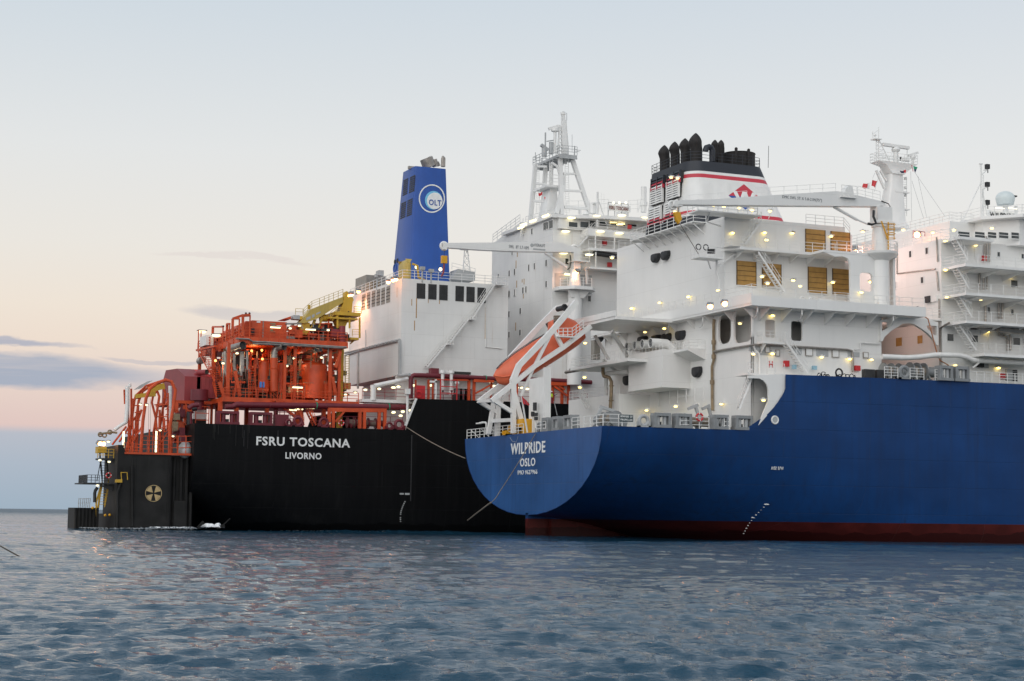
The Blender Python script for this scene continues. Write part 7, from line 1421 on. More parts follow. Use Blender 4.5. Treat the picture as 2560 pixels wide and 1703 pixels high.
# lattice mast & grey casing behind the funnel
vl = 50; P = lambda x, y, v=vl: av(r3(x, y), v); o = empty('lattice_mast', tuple(P(765, 850)), 'white lattice mast right of the blue funnel', 'mast', 'masts'); m = MB()
for v in (vl, vl+1.6):
    for s in (-1, 1): m.tube(P(765+28*s, 855, v), P(760+9*s, 665, v), .08, 5)
    for i in range(5): y = 850-38*i; k = 28-3.8*i; k2 = 28-3.8*(i+1); m.tube(P(765-k, y, v), P(765+k2, y-38, v), .05, 4); m.tube(P(765+k, y, v), P(765-k2, y-38, v), .05, 4); m.tube(P(765-k, y, v), P(765+k, y, v), .05, 4)
c_ = P(755, 650); m.cbox(c_, 1.2, 1.2, .6); m.build('lattice', 'wtrim', o)
m = MB(); a, b = P(672, 775, 47), P(815, 850, 47); m.prism([(a.x, b.z), (b.x, b.z), (b.x, b.z+1.2), (a.x+1, a.z)], [], 'y', 47, 50); m.build('roof_ramp', 'lgrey', term)
m = MB(); rail(m, [P(675, 780, 46.8), P(815, 815, 46.8)], .9, 2, 1.5, .04); m.build('railing', 'wtrim', term)
# ------------------------------------------------------------------ terminal: accommodation tower
UT_, VT = 20.0, 38.0
a4 = lambda x, y: au(r4(x, y), UT_); s4 = lambda x, y, v=VT: av(r4(x, y), v)
yl = a4(95, 1150).y; zlow = a4(100, 1088).z; zhi = a4(582, 885).z; ym = a4(352, 950).y; xR = 60
m = MB(); m.box(UT_, xR, VT, yl, ZD, zlow); 
m.prism([(VT, zlow), (ym+3, zlow), (ym, a4(352, 955).z), (VT, zhi)], [], 'x', UT_, xR)
m.prism([(ym+3, zlow), (yl, zlow), (ym+2.0, zlow+1.6)], [], 'x', UT_+.2, xR)
tower = m.build('accommodation_tower', 'white2', term)
# long roof walkway and rails
m = MB(); rail(m, [(UT_+.1, yl, zlow), (UT_+.1, ym+2.0, zlow+1.4)], 1.3, 3, 1.8, .045); rail(m, [(UT_+.1, ym, a4(352, 950).z), (UT_+.1, VT, zhi)], 1.2, 3, 1.6, .04); stair(m, a4(340, 1045), a4(362, 950), (1, 0, 0), .9); m.build('railing', 'wtrim', tower)
for x0, y0, x1, y1 in ((250, 1160, 258, 1185), (516, 1225, 526, 1270), (380, 1262, 389, 1308), (424, 1250, 433, 1296), (226, 1308, 236, 1350), (268, 1296, 277, 1340), (516, 1390, 526, 1436), (334, 1440, 344, 1484), (358, 1432, 367, 1478), (225, 1470, 234, 1512), (267, 1458, 276, 1502), (141, 1336, 150, 1358), (404, 980, 414, 1020)):
    win(tower, r4(x0, y0), r4(x1, y1), u=UT_, mt='dark')
for x0, y0, x1, y1 in ((322, 145, 330, 178), (391, 125, 400, 158), (322, 270, 330, 304), (389, 257, 398, 290), (322, 20, 330, 54), (358, 10, 365, 46)): win(tower, r5(x0, y0), r5(x1, y1), u=UT_, mt='dark')
for x0, y0, x1, y1 in ((500, 935, 520, 985), (522, 930, 538, 978), (544, 920, 574, 970)): win(tower, r4(x0, y0), r4(x1, y1), u=UT_, mt='glass', name='bridge_window')
m = MB()
for x, y0, y1 in ((283, 1228, 1290), (346, 1370, 1415), (331, 1375, 1400), (288, 1385, 1440), (340, 1485, 1525), (293, 1165, 1200)): p_, q_ = a4(x, y0), a4(x, y1); m.box(UT_-.012, UT_, p_.y-.12, p_.y+.12, q_.z, p_.z)
p_, q_ = au(r5(366, 212), UT_), au(r5(366, 262), UT_); m.box(UT_-.012, UT_, p_.y-.12, p_.y+.12, q_.z, p_.z); m.build('rust_run', bpy.data.materials['rust_stain'], tower)
# bridge front and decks on the starboard side
zb3 = s4(800, 880).z
m = MB(); xw = s4(1235, 880).x+8
m.prism([(UT_-.5, VT-.6), (s4(700, 890).x, VT-1.0), (s4(880, 875).x, VT-2.6), (s4(1150, 855).x, VT-3.5), (xw, VT-3.5), (xw, 55), (UT_-.5, 55)], [], 'z', zhi-.1, zhi+.35)
zbl = s4(740, 990).z
bx_ = s4(585, 900).x
m.box(s4(790, 985).x, xw, VT-2.4, VT, zbl-1.0, zbl); m.box(UT_+.6, xw, VT-.55, VT+1, zbl, zhi-.1); m.build('bridge_roof', 'wtrim', tower)
for x0, y0, x1, y1 in ((695, 925, 763, 968), (785, 922, 850, 972), (860, 915, 905, 968), (935, 905, 1003, 960), (1022, 905, 1072, 958), (1084, 908, 1136, 962), (1150, 912, 1225, 965)): win(tower, r4(x0, y0), r4(x1, y1), v=VT-.6, mt='glass' if x0 < 1000 else 'dark', name='bridge_window')
for x, y in ((1045, 935), (1050, 910), (1110, 945), (1255, 930), (1095, 950)): p_ = s4(x, y, VT-.72); m = MB(); m.beam(p_-Vector((.5, 0, -.06)), p_+Vector((.5, 0, .1)), .06, .12); m.build('cabin_light', 'inlit', tower)
zdk = s4(850, 1150).z
m = MB(); m.box(s4(790, 1150).x, xw, VT-2.6, VT, zdk-.35, zdk); rail(m, [(s4(790, 1150).x, VT-2.5, zdk), (xw, VT-2.5, zdk)], 1.1, 2, 1.8, .03); rail(m, [(s4(860, 990).x, VT-2.3, zbl), (xw, VT-2.3, zbl)], 1.1, 3, 1.5, .035); zdk2 = s4(900, 1300).z; m.box(s4(800, 1300).x, xw, VT-2.4, VT, zdk2-.25, zdk2); m.build('side_deck', 'wtrim', tower)
m = MB(); [m.tube(s4(x, y0, VT-2.4), s4(x, y1, VT-2.4), .1, 6) for x, y0, y1 in ((905, 990, 1145), (908, 1160, 1280), (1055, 1030, 1150))]; m.build('deck_pillar', 'wtrim', tower)
m = MB(); stair(m, s4(752, 1125, VT-1.6), s4(890, 985, VT-1.6), (0, 1, 0), 1.0); m.build('stair', 'wtrim', tower)
m = MB(); a, b = s4(1140, 1205, VT-2), s4(890, 1180, VT-2); m.tube(a-Vector((.3, 0, 0)), Vector((b.x, b.y, a.z+.3)), .35, 10); m.build('rolled_gangway', 'dark', tower)
m = MB(); a, b = s4(585, 1325), s4(720, 1480); m.box(a.x, b.x+3, VT-.03, VT, b.z, a.z); m.build('recess_panel', 'lgrey', tower)
for x0, y0, x1, y1 in ((958, 1073, 988, 1110), (997, 1243, 1027, 1280), (1155, 950, 1180, 982)): wbox(tower, r4(x0, y0), r4(x1, y1), VT-(.05 if x0 < 1100 else 2.4), .35, 'red', 'hose_box')
for x0, y0, x1, y1 in ((668, 1212, 692, 1258), (845, 1505, 868, 1550)): win(tower, r4(x0, y0), r4(x1, y1), v=VT)
for x, y, v in ((665, 1004, VT), (938, 1004, VT-2.4), (1085, 1018, VT-2.4), (848, 1187, VT-2.4), (650, 1173, VT), (683, 1340, VT), (1105, 878, VT-2.8), (908, 883, VT-1.9), (710, 898, VT-.8), (1285, 898, VT-3)):
    p_ = s4(x, y, v); wall_lamp(tower, p_, 'y', long=True, mats=('wtrim', 'lampw'))
for x, y in ((545, 880), (445, 920), (370, 950), (350, 972)): p_ = a4(x, y); m = MB(); m.box(UT_-.9, UT_-.1, p_.y-.9, p_.y+.9, p_.z+.1, p_.z+.2, 0); m.tube((UT_-.6, p_.y-.9, p_.z), (UT_-.6, p_.y+.9, p_.z), .16, 8, 1); m.build('wall_lamp', ['wtrim', 'lampw'], tower)
# name board on the bridge roof
vn2 = VT-2; f9 = lambda x, y: av(r4(x, y), vn2); a, b = f9(1012, 815), f9(1168, 825)
nb2 = empty('name_board', ((a.x+b.x)/2, vn2, zhi+.35), 'pale floodlit board reading FSRU TOSCANA on the terminal bridge roof', 'sign', 'roof name boards'); zt3, zb4 = f9(1080, 803).z, f9(1080, 832).z
m = MB(); m.box(a.x-.2, b.x+.2, vn2, vn2+.1, zb4-.15, zt3+.15); m.build('board', 'letter', nb2); text('name_lettering', 'FSRU TOSCANA', 'warmlet', nb2, ((a.x+b.x)/2, vn2-.03, (zt3+zb4)/2), zt3-zb4, b.x-a.x, bold=.02)
m = MB(); ztp = f9(1080, 775).z; [m.tube((x, vn2+.3, zhi), (x, vn2+.3, ztp), .06, 5) for x in (a.x, (a.x*2+b.x)/3, (a.x+2*b.x)/3, b.x)]; m.tube((a.x, vn2+.3, ztp), (b.x, vn2+.3, ztp), .06, 5); m.build('frame', 'lgrey', nb2)
for x in (1045, 1090, 1140): q = f9(x, 790); m = MB(); m.sphere((q.x, vn2-.1, q.z+.25), .16, 8, 6); m.build('board_lamp', 'lampw', nb2)
# roof clutter
m = MB(); T = lambda x, y, v=VT+2: av(r4(x, y), v); m.tube(T(920, 960, VT-2), T(922, 690, VT-2), .17, 6); m.path([T(935, 770, VT-2), T(990, 940, VT-2)], .08, 5); m.tube(T(885, 860), T(885, 785), .5, 8); m.box(T(875, 0).x, T(900, 0).x, VT+1, VT+2, T(890, 790).z, T(890, 778).z)
rail(m, [T(680, 868), T(860, 862)], 1.9, 3, 1.6, .035); rail(m, [T(930, 852, VT-2), T(1010, 848, VT-2)], 1.8, 3, 1.6, .03); rail(m, [T(1165, 858, VT-2.5), T(1300, 850, VT-2.5)], 1.8, 3, 1.6, .03)
for x, y0, y1 in ((950, 850, 700), (972, 850, 705), (1180, 850, 770), (1242, 840, 760)): m.tube(T(x, y0), T(x, y1), .025, 4)
m.tube(T(1282, 850, VT), T(1284, 650, VT), .4, 8); m.tube(T(1282, 800, VT), T(1282, 770, VT), .55, 8); m.tube(T(1240, 850), T(1275, 700), .04, 4); m.sphere(T(830, 868), .5, 10, 6, z0=0); m.box(T(1060, 0).x, T(1110, 0).x, VT, VT+1.5, zhi+.3, T(890, 838).z); m.build('roof_fitting', 'wtrim', tower)
# tall four-legged radar mast
o = empty('tripod_mast', (28, 52, zhi), 'tallest mast, white splayed-leg radar tower with mid platform on the terminal bridge', 'mast', 'masts'); vm = 46.0
G = lambda x, y, v=vm: av(r4(x, y), v)
for pth in (((395, 920), (435, 475)), ((490, 900), (515, 480)), ((640, 865), (628, 395)), ((865, 862), (725, 440)), ((600, 860), (650, 640))):
    v = vm+6 if pth[0][0] < 600 else vm; m = MB(); p_, q_ = G(*pth[0], v), G(*pth[1], v); m.beam(p_, q_, .55 if pth[0][0] != 490 else .45, .55); m.build('mast_leg', 'wtrim', o)
m = MB()
for x0, y0, x1, y1 in ((655, 545, 755, 550), (655, 678, 800, 685), (420, 760, 500, 765), (440, 625, 520, 630), (450, 490, 520, 492)): m.beam(G(x0, y0), G(x1, y1), .28, .28)
m.beam(G(660, 808), G(845, 822), .4, .4); m.beam(G(785, 822), G(785, 865), .3, .3); m.path([G(560, 460), G(605, 490), G(622, 540)], .2, 6); m.path([G(655, 640), G(655, 580), G(670, 545)], .2, 6); m.build('mast_brace', 'wtrim', o)
zpm = G(600, 400).z; pa, pb = au(r4(415, 460), 27), G(735, 410); m = MB()
xa, xb = G(620, 395).x-.4, G(738, 400).x; yA = vm-1.0; yB = au(r4(415, 462), xa).y
m.box(xa, xb, yA, yB, zpm-.35, zpm)
for i in range(9): y = yA+(yB-yA)*i/8; m.box(xa, xb, y-.08, y+.08, zpm-.6, zpm-.35)
rail(m, [(xb, yB, zpm), (xa, yB, zpm), (xa, yA, zpm), (xb, yA, zpm)], 1.25, 3, 1.2, .04); m.build('platform', 'lgrey', o)
m = MB(); m.loft([[(p_.x+dx, p_.y+dy, p_.z) for dx, dy in ((-w, -w), (w, -w), (w, w), (-w, w))] for p_, w in ((G(665, 395), .38), (G(655, 200), .32), (G(652, 85), .22))], 0, smooth=False); m.beam(G(610, 390), G(625, 170), .22, .22); m.beam(G(690, 340), G(672, 130), .16, .16); m.tube(G(652, 85), G(650, 66), .35, 8)
for i in range(6): m.tube(G(612+2*i, 360-32*i), G(650, 375-32*i), .08, 5)
m.build('topmast', 'wtrim', o)
m = MB(); m.beam(G(538, 197), G(622, 172), .3, .4); m.tube(G(586, 385), G(588, 200), .22, 8); m.tube(G(588, 215), G(588, 195), .55, 10); m.build('radar_scanner', 'wtrim', o)
m = MB(); m.beam(G(478, 320), G(532, 362), .45, .4); m.tube(G(503, 410), G(505, 345), .38, 8); m.tube(G(555, 390), G(558, 300), .3, 8); m.tube(G(512, 340), G(513, 225), .12, 6); m.tube(G(523, 293), G(575, 285), .08, 5); m.tube(G(434, 440), G(434, 380), .06, 5); m.build('radar_scanner', 'lgrey', o)
m = MB(); m.tube(G(722, 380), G(722, 240), .03, 4); m.tube(G(740, 400), G(742, 330), .09, 5); m.tube(G(750, 360), G(790, 365), .04, 4); m.tube(G(745, 372), G(780, 375), .04, 4); m.sphere(G(652, 72), .25, 8, 6); m.tube(G(680, 130), G(680, 70), .04, 4); m.build('aerial', 'lgrey', o)
m = MB()
for x0, x1, y0, y1 in ((667, 692, 400, 850), (440, 462, 500, 860)):
    m.tube(G(x0, y1), G(x0, y0), .04, 4); m.tube(G(x1+8, y1), G(x1, y0), .04, 4)
    for i in range(26): y = y0+(y1-y0)*i/25; m.tube(G(x0, y), G(x1+8*i/25, y), .035, 4)
m.build('ladder', 'wtrim', o)
m = MB(); rings = []
for y, xl_, xr2 in ((890, 485, 600), (760, 510, 590), (690, 525, 585), (650, 530, 580)): p_, q_ = G(xl_, y, vm+3), G(xr2, y, vm+3); rings.append([(t[0], t[1], (p_.z+q_.z)/2) for t in rrect(p_.x, q_.x, vm+2, vm+4.5, .2, 2)])
m.loft(rings, 0); p_, q_ = G(475, 665, vm+3), G(625, 645, vm+3); m.box(p_.x, q_.x, vm+1, vm+5.5, p_.z, p_.z+.3); rail(m, [(p_.x, vm+1.1, p_.z+.3), (q_.x, vm+1.1, p_.z+.3)], 1.5, 3, 1, .04); m.tube(G(560, 650, vm+3), G(562, 450, vm+3), .25, 8); m.tube(G(545, 640, vm+3), G(548, 450, vm+3), .12, 6); m.build('inner_mast', 'wtrim', o)
flag('signal_flag', ((r4(490, 690), r4(486, 715)), (r4(460, 700), r4(462, 720))), vm-.5, lambda s, t: 0, ['red'], 'small red flag fluttering between the legs of the tallest mast', .15)
flag('signal_flag', ((r4(500, 720), r4(498, 735)), (r4(516, 735), r4(512, 752))), vm-.5, lambda s, t: 0 if s > .3 else 1, ['red', 'letter'], 'second small red flag, lower, inside the tallest mast', .1)
# ------------------------------------------------------------------ terminal hose crane on the tower side
VK = 36.6; k7 = lambda x, y: av(q7(x, y), VK); pc = k7(345, 1300)
kr = empty('deck_crane', (pc.x, VK, 22), 'white crane with long level boom reaching aft in front of the blue funnel', 'crane', 'pedestal cranes aboard the ships')
m = MB(); rr_ = abs(k7(455, 1450).x-k7(260, 1450).x)/2; Rk = lambda z, r_: [(pc.x+r_*math.cos(2*math.pi*i/20), VK+r_*math.sin(2*math.pi*i/20), z) for i in range(20)]
m.loft([Rk(20, rr_), Rk(k7(345, 1370).z, rr_)], 0); zp2 = k7(345, 1320).z; m.loft([Rk(zp2, rr_*.95), Rk(k7(345, 1050).z, rr_*.62)], 0); a_, b_ = k7(290, 1050), k7(430, 920); m.box(pc.x-rr_*.45, pc.x+rr_*.55, VK-.6, VK+.6, k7(345, 1050).z, k7(345, 720).z); m.build('pedestal', 'white', kr)
m = MB(); a_, b_ = k7(95, 1325), k7(635, 1330); m.prism([(a_.x, VK-.2), (a_.x+1.5, VK-2.0), (b_.x-1.2, VK-2.0), (b_.x, VK-.4), (b_.x, VK+2), (a_.x, VK+2)], [], 'z', zp2-.45, zp2); m.prism([(a_.x+1, zp2-.45), (b_.x-1, zp2-.45), (pc.x+rr_, zp2-1.5), (pc.x-rr_, zp2-1.5)], [], 'y', VK-.9, VK-.7)
rail(m, [(a_.x+.2, VK-.2, zp2), (a_.x+1.6, VK-1.9, zp2), (b_.x-1.3, VK-1.9, zp2)], 1.15, 3, 1.3, .04); z9 = k7(345, 925).z; m.box(k7(290, 0).x, k7(520, 0).x, VK-1.2, VK+1, z9-.15, z9); rail(m, [(k7(290, 0).x, VK-1.1, z9), (k7(520, 0).x, VK-1.1, z9)], 1.4, 3, 1.0, .035); m.build('service_platform', 'wtrim', kr)
T_ = lambda p_: (av(p_, VK).x, av(p_, VK).z); m = MB()
m.prism([T_(r3(620, 625)), T_(r3(650, 624)), T_(r3(920, 622)), T_(r4(0, 1095)), T_(r4(250, 1085)), T_(r4(620, 1090)), T_(r4(740, 1130)), T_(r4(745, 1165)), T_(r4(280, 1160)), T_(r4(0, 1148)), T_(r3(640, 652)), T_(r3(636, 668)), T_(r3(620, 662))], [], 'y', VK-.5, VK+.5); boomF = m.build('boom', 'white', kr)
m = MB(); q_ = av(r3(628, 640), VK); m.torus(q_, .5, .16, 'y', 14, 6); m.torus(k7(350, 745), .55, .25, 'y', 14, 6); m.build('sheaves', 'wtrim', kr)
m = MB(); m.tube(av(r3(630, 660), VK), av(r3(628, 715), VK), .03, 4, 0); q_ = av(r3(628, 722), VK); m.cbox(q_, .75, .5, 1.0, 1); m.path([q_-Vector((0, 0, .5)), q_-Vector((0, 0, 1.1)), q_+Vector((-.1, 0, -1.8)), q_+Vector((-.35, 0, -2.3))], .12, 6, 2); m.build('hook_block', ['dark', 'wyel', 'redbox'], kr)
m = MB(); m.tube(k7(0, 870), k7(225, 1020), .22, 8); m.tube(k7(-110, 810), k7(0, 870), .13, 8); m.build('luffing_cylinder', 'wtrim', kr)
m = MB(); m.path([k7(275, 830), k7(285, 930), k7(270, 1020), k7(235, 1050)], .08, 6); m.path([k7(345, 960), k7(385, 950), k7(390, 975)], .12, 6); m.path([k7(400, 1075), k7(415, 1100), k7(390, 1140), k7(385, 1270)], .05, 5); m.build('hydraulic_hose', 'dark', kr)
a_, b_ = av(r4(215, 1125), VK), av(r4(368, 1128), VK); text('boom_lettering', 'SWL  8T 3.7-18M', 'greylet', boomF, ((a_.x+b_.x)/2, VK-.53, (a_.z+b_.z)/2), .42, b_.x-a_.x)
a_, b_ = av(r4(410, 1112), VK), av(r4(498, 1112), VK); text('boom_lettering', 'HYDRALIFT', 'greylet', boomF, ((a_.x+b_.x)/2, VK-.53, (a_.z+b_.z)/2), .4, b_.x-a_.x)
m = MB(); a_, b_ = av(r4(405, 1135), VK), av(r4(500, 1155), VK); m.box(a_.x, b_.x, VK-.52, VK-.5, b_.z, a_.z); q_ = av(r4(395, 1112), VK); m.tube((q_.x, VK-.53, q_.z), (q_.x, VK-.5, q_.z), .25, 12); m.build('maker_plate', 'lgrey', boomF)
m = MB(); m.beam(k7(505, 1010), k7(525, 1270), .2, .2); m.beam(k7(530, 1060), k7(545, 1200), .1, .1); m.build('ladder_post', 'wtrim', kr)
flood(k7(318, 1098)+Vector((0, -1.3, 0)), (UT_, 45, 27), 220, 'orange floodlight on the pedestal of the terminal crane', spot=140, size=.26)
# ------------------------------------------------------------------ yellow deck crane
VY = 43.0; y6 = lambda x, y: av(q6(x, y), VY); y2 = lambda x, y: av(r2(x, y), VY)
yc = empty('deck_crane', (y2(1690, 1080).x, VY, ZD), 'yellow crane with boom sloping down over the orange plant', 'crane', 'pedestal cranes aboard the ships')
m = MB(); c0 = y2(1690, 900); rr_ = abs(y2(1720, 900).x-y2(1660, 900).x)/2; m.tube((c0.x, VY, ZD), (c0.x, VY, y2(1690, 690).z), rr_, 18, 0); m.tube((c0.x, VY, y2(1690, 690).z), (c0.x, VY, y2(1690, 350).z), rr_*.9, 18, 0)
m.build('pedestal', 'yellow', yc)
Y_ = lambda x, y: (y6(x, y).x, y6(x, y).z)
m = MB(); m.prism([Y_(1855, 995), Y_(2010, 1000), Y_(2030, 780), Y_(2048, 760), Y_(2030, 705), Y_(1870, 690), Y_(1865, 800), Y_(1800, 990)], [], 'y', VY-1.1, VY+1.1); m.prism([Y_(1905, 690), Y_(1920, 600), Y_(1945, 582), Y_(1975, 600), Y_(1965, 690)], [], 'y', VY-.5, VY+.5); m.build('slewing_house', 'yellow', yc)
m = MB(); m.prism([Y_(1860, 692), Y_(1870, 790), Y_(1400, 1090), Y_(1155, 1180), Y_(1060, 1165), Y_(1280, 920), Y_(1500, 830)], [], 'y', VY-.9, VY+.9); boomY = m.build('boom', 'yelbuff', yc)
m = MB(); P_ = lambda x, y: (y6(x, y).x, VY-.92, y6(x, y).z); m.add([P_(1185, 1080), P_(1265, 1040), P_(1265, 1095), P_(1185, 1130)], [(0, 1, 2, 3)]); m.add([P_(1285, 1030), P_(1335, 1005), P_(1335, 1060), P_(1290, 1085)], [(0, 1, 2, 3)]); m.add([P_(1365, 995), P_(1445, 960), P_(1450, 990), P_(1365, 1030)], [(0, 1, 2, 3)]); m.build('boom_plate', 'lgrey', boomY, weld=False)
m = MB(); m.prism([Y_(1340, 1110), Y_(1310, 1190), Y_(1265, 1260), Y_(1290, 1262), Y_(1360, 1190), Y_(1390, 1100)], [], 'y', VY-.5, VY-.2); m.prism([Y_(1450, 1080), Y_(1455, 1150), Y_(1420, 1250), Y_(1435, 1265), Y_(1490, 1150), Y_(1530, 1040)], [], 'y', VY-.5, VY-.2); m.cbox(y6(1180, 1270), 1.2, 1.2, 1.6); m.prism([Y_(1080, 1045), Y_(1130, 1045), Y_(1115, 1105), Y_(1070, 1110)], [], 'y', VY-.7, VY+.7); m.beam(y6(1272, 910), y6(1272, 830), .4, .3); m.build('boom_bracket', 'yellow', yc)
m = MB(); a_, b_ = y6(962, 1025), y6(1075, 1105); m.box(a_.x, b_.x, VY-.7, VY+.7, b_.z, a_.z); m.build('boom_tip_motor', 'lgrey', yc)
def at_(x, y): return y6(x, y)+Vector((0, -.8, 0))
m = MB(); base_ = [at_(1140, 1045), at_(1290, 910), at_(1430, 855), at_(1860, 688)]; rail(m, base_, .98, 3, .75, .035); rail(m, [at_(990, 1020), at_(1125, 1025)], .8, 2, .8, .035); m.build('boom_railing', 'yelbuff', yc)
m = MB(); z1 = y6(2000, 1040).z; z2 = y6(2000, 1450).z; xL, xRr = y6(1600, 0).x, y6(2170, 0).x
m.box(y6(1700, 0).x, xRr, VY-1.8, VY+1.8, z1-.1, z1+.35); m.prism([Y_(1620, 1130), Y_(1760, 1010), Y_(1760, 1050), Y_(1640, 1140)], [], 'y', VY-1.6, VY-1.3); m.box(y6(1600, 0).x, xRr-.4, VY-1.8, VY+1.8, y6(2000, 1125).z, y6(2000, 1095).z); m.box(y6(1990, 0).x, y6(2140, 0).x, VY-1.8, VY+1.2, z2-.3, z2)
for x, ya_, yb2 in ((1730, 1050, 1280), (1950, 1080, 1280), (2135, 1080, 1460)): m.tube(y6(x, ya_)+Vector((0, -1.6, 0)), y6(x, yb2)+Vector((0, -1.6, 0)), .14, 6)
m.prism([Y_(1740, 1120), Y_(1960, 1120), Y_(1890, 1270), Y_(1800, 1270)], [], 'y', VY-.9, VY+.9); m.beam(y6(2130, 1460), y6(2030, 1545), .15, .15)
rail(m, [y6(2030, 1010)+Vector((0, -1.6, 0)), y6(2165, 1020)+Vector((0, -1.6, 0))], .95, 3, .8, .04); rail(m, [y6(1600, 1125)+Vector((0, -1.6, 0)), y6(1700, 1040)+Vector((0, -1.6, 0)), y6(1850, 1030)+Vector((0, -1.6, 0))], 1.0, 3, .7, .04); rail(m, [y6(1995, 1430)+Vector((0, -1.7, 0)), y6(2125, 1430)+Vector((0, -1.7, 0))], .9, 3, .7, .04)
c_ = y6(1540, 1070); m.tube(c_-Vector((.5, 0, 0)), c_+Vector((.5, 0, 0)), .5, 10); m.build('crane_platform', 'yellow', yc)
m = MB()
for x in (1735, 1775): m.tube(av(r2(x, 740), VY-1.3), av(r2(x, 1080), VY-1.3), .05, 5)
for i in range(14): m.tube(av(r2(1735, 750+24*i), VY-1.3), av(r2(1775, 748+24*i), VY-1.3), .04, 4)
m.build('ladder', 'yelbuff', yc)
m = MB(); m.tube(y6(1950, 960)+Vector((0, -1.15, 0)), y6(1960, 1000)+Vector((0, -1.15, 0)), .1, 6); m.build('handle', 'dark', yc)
# ------------------------------------------------------------------ pipe rack along the raised deck of the terminal
VPR = 37.4; P5 = lambda x, y, v=VPR: av(q5(x, y), v)
m = MB(); m.path([P5(215, 1090), P5(218, 870), P5(228, 835), P5(255, 822), P5(500, 828), P5(900, 848), P5(1200, 862), P5(1790, 878), P5(2300, 905)], .30, 12)
for x, y in ((405, 825), (880, 846), (1060, 855), (2060, 890)): m.torus(P5(x, y), .33, .05, 'x', 14, 5)
rack = m.build('red_main', 'maroon', term)
m = MB(); m.torus(P5(1080, 856), .33, .07, 'x', 14, 5); m.build('pipe_band', 'green', rack)
m = MB()
for x, w in ((420, .42), (470, .3), (885, .5), (945, .5), (1145, .4), (1440, .4), (1960, .5), (2035, .5), (1850, .45), (270, .3)): p_ = P5(x, 1000, VPR+.4); m.beam((p_.x, p_.y, 17.2), (p_.x, p_.y, P5(x, 870).z), w*.66, w*.66)
m.beam(P5(940, 885), P5(1170, 890), .4, .4); m.beam(P5(965, 1030), P5(1130, 940), .22, .22); m.beam(P5(1800, 915), P5(2040, 925), .4, .5); m.beam(P5(1870, 950), P5(2020, 1060), .25, .25); m.beam(P5(1900, 935), P5(1990, 990), .2, .2); m.beam(P5(500, 870, VPR), P5(880, 880, VPR), .2, .2); m.build('pipe_support', 'orange', term)
m = MB()
for x in (567, 668):
    p_ = P5(x, 900); f_ = lambda y: P5(x, y).z; r_ = .30; y_ = VPR-.5
    m.tube((p_.x, y_, f_(960)), (p_.x, y_, f_(800)), r_*.75, 12, 0); m.tube((p_.x, y_, f_(805)), (p_.x, y_, f_(770)), r_*1.25, 12, 0); m.tube((p_.x, y_, f_(1050)), (p_.x, y_, f_(975)), r_*1.05, 12, 0); m.tube((p_.x, y_, f_(975)), (p_.x, y_, f_(955)), r_*1.05, 12, 0, r2=r_*.75); m.tube((p_.x-.05, y_-.36, f_(1012)), (p_.x-.05, y_-.2, f_(1012)), .14, 10, 1)
m.beam(P5(565, 780), P5(668, 785), .4, .4); m.build('ventilator', ['wtrim', 'dark'], term)
m = MB(); p_ = P5(512, 790); m.box(p_.x-.55, p_.x+.55, VPR+.5, VPR+1.5, p_.z-.5, p_.z+.6); m.build('red_valve_box', 'maroon', term)
m = MB(); a_, b_ = P5(705, 780, 39.9), P5(900, 815, 39.9); m.box(a_.x, b_.x, 39.6, 39.95, b_.z, a_.z, 0)
for i in range(3): q_ = P5(755+55*i, 1030, 39); m.box(q_.x-.5, q_.x+.5, 38.6, 39.6, 17.2, P5(800, 980, 39).z, 1); m.box(q_.x-.5, q_.x+.5, 38.55, 38.6, P5(800, 1040, 39).z, P5(800, 990, 39).z, 2)
m.build('recessed_plant', ['louv', 'dark', 'grey'], term)
m = MB(); a_, b_ = P5(530, 880), P5(715, 1085); rail(m, [(a_.x, VPR-1.0, 17.3), (b_.x, VPR-1.0, 17.3)], a_.z-17.3, 3, (b_.x-a_.x), .08); m.cbox(P5(320, 1040), 1.2, .8, 2.2); q_ = P5(308, 1045, VPR-.5); m.torus(q_, .38, .12, 'y', 16, 6); m.build('hose_station', 'red', term)
m = MB()
for x0, x1, y in ((435, 510, 885), (725, 768, 895)): a_, b_ = P5(x0, y, VPR-.8), P5(x1, y+25, VPR-.8); m.box(a_.x, b_.x, VPR-1.0, VPR-.8, b_.z, a_.z); [m.box(b_.x-.08-i*.5, b_.x-i*.5, VPR-1.05, VPR-.98, a_.z-2.0 if i < 1 and x0 < 500 else b_.z, b_.z) for i in range(2)]
p_ = P5(500, 1000, VPR-.8); m.box(p_.x-.1, p_.x+.1, VPR-1, VPR-.8, 17.3, P5(800, 890).z); m.build('safety_board', 'letter', term)
m = MB(); rail(m, [(-4.5, 36.3, 17.25) if False else tuple(P5(280, 1088, 36.4)), tuple(P5(2250, 1130, 36.4))], 1.15, 2, 1.6, .035); rail(m, [P5(800, 1125, 39.5), P5(165, 1122, 39.5)], .95, 2, 1.3, .045); m.build('deck_railing', 'redbox', term)
m = MB(); a_, b_ = av(r2(1900, 1195), 39.5), P5(170, 1140, 39.5); m.box(a_.x, b_.x+1, 39.3, 42, b_.z-.1, b_.z+.3); rail(m, [(a_.x, 39.4, b_.z+.3), (b_.x, 39.4, b_.z+.3)], 1.4, 3, 1.5, .04, 1); m.tube(av(r2(2010, 1030), 39.5), av(r2(2010, 1180), 39.5), .4, 10); m.path([av(r2(2020, 1040), 39.5), av(r2(2352, 970), 39.5)], .3, 8); m.build('side_walkway', ['wtrim', 'redbox'], term)
m = MB(); m.tube(P5(178, 1395, 36.6), P5(178, 990, 36.6), .17, 8); m.cbox(P5(180, 1010, 36.3), .6, .6, .7); m.build('mooring_post', 'wtrim', term)
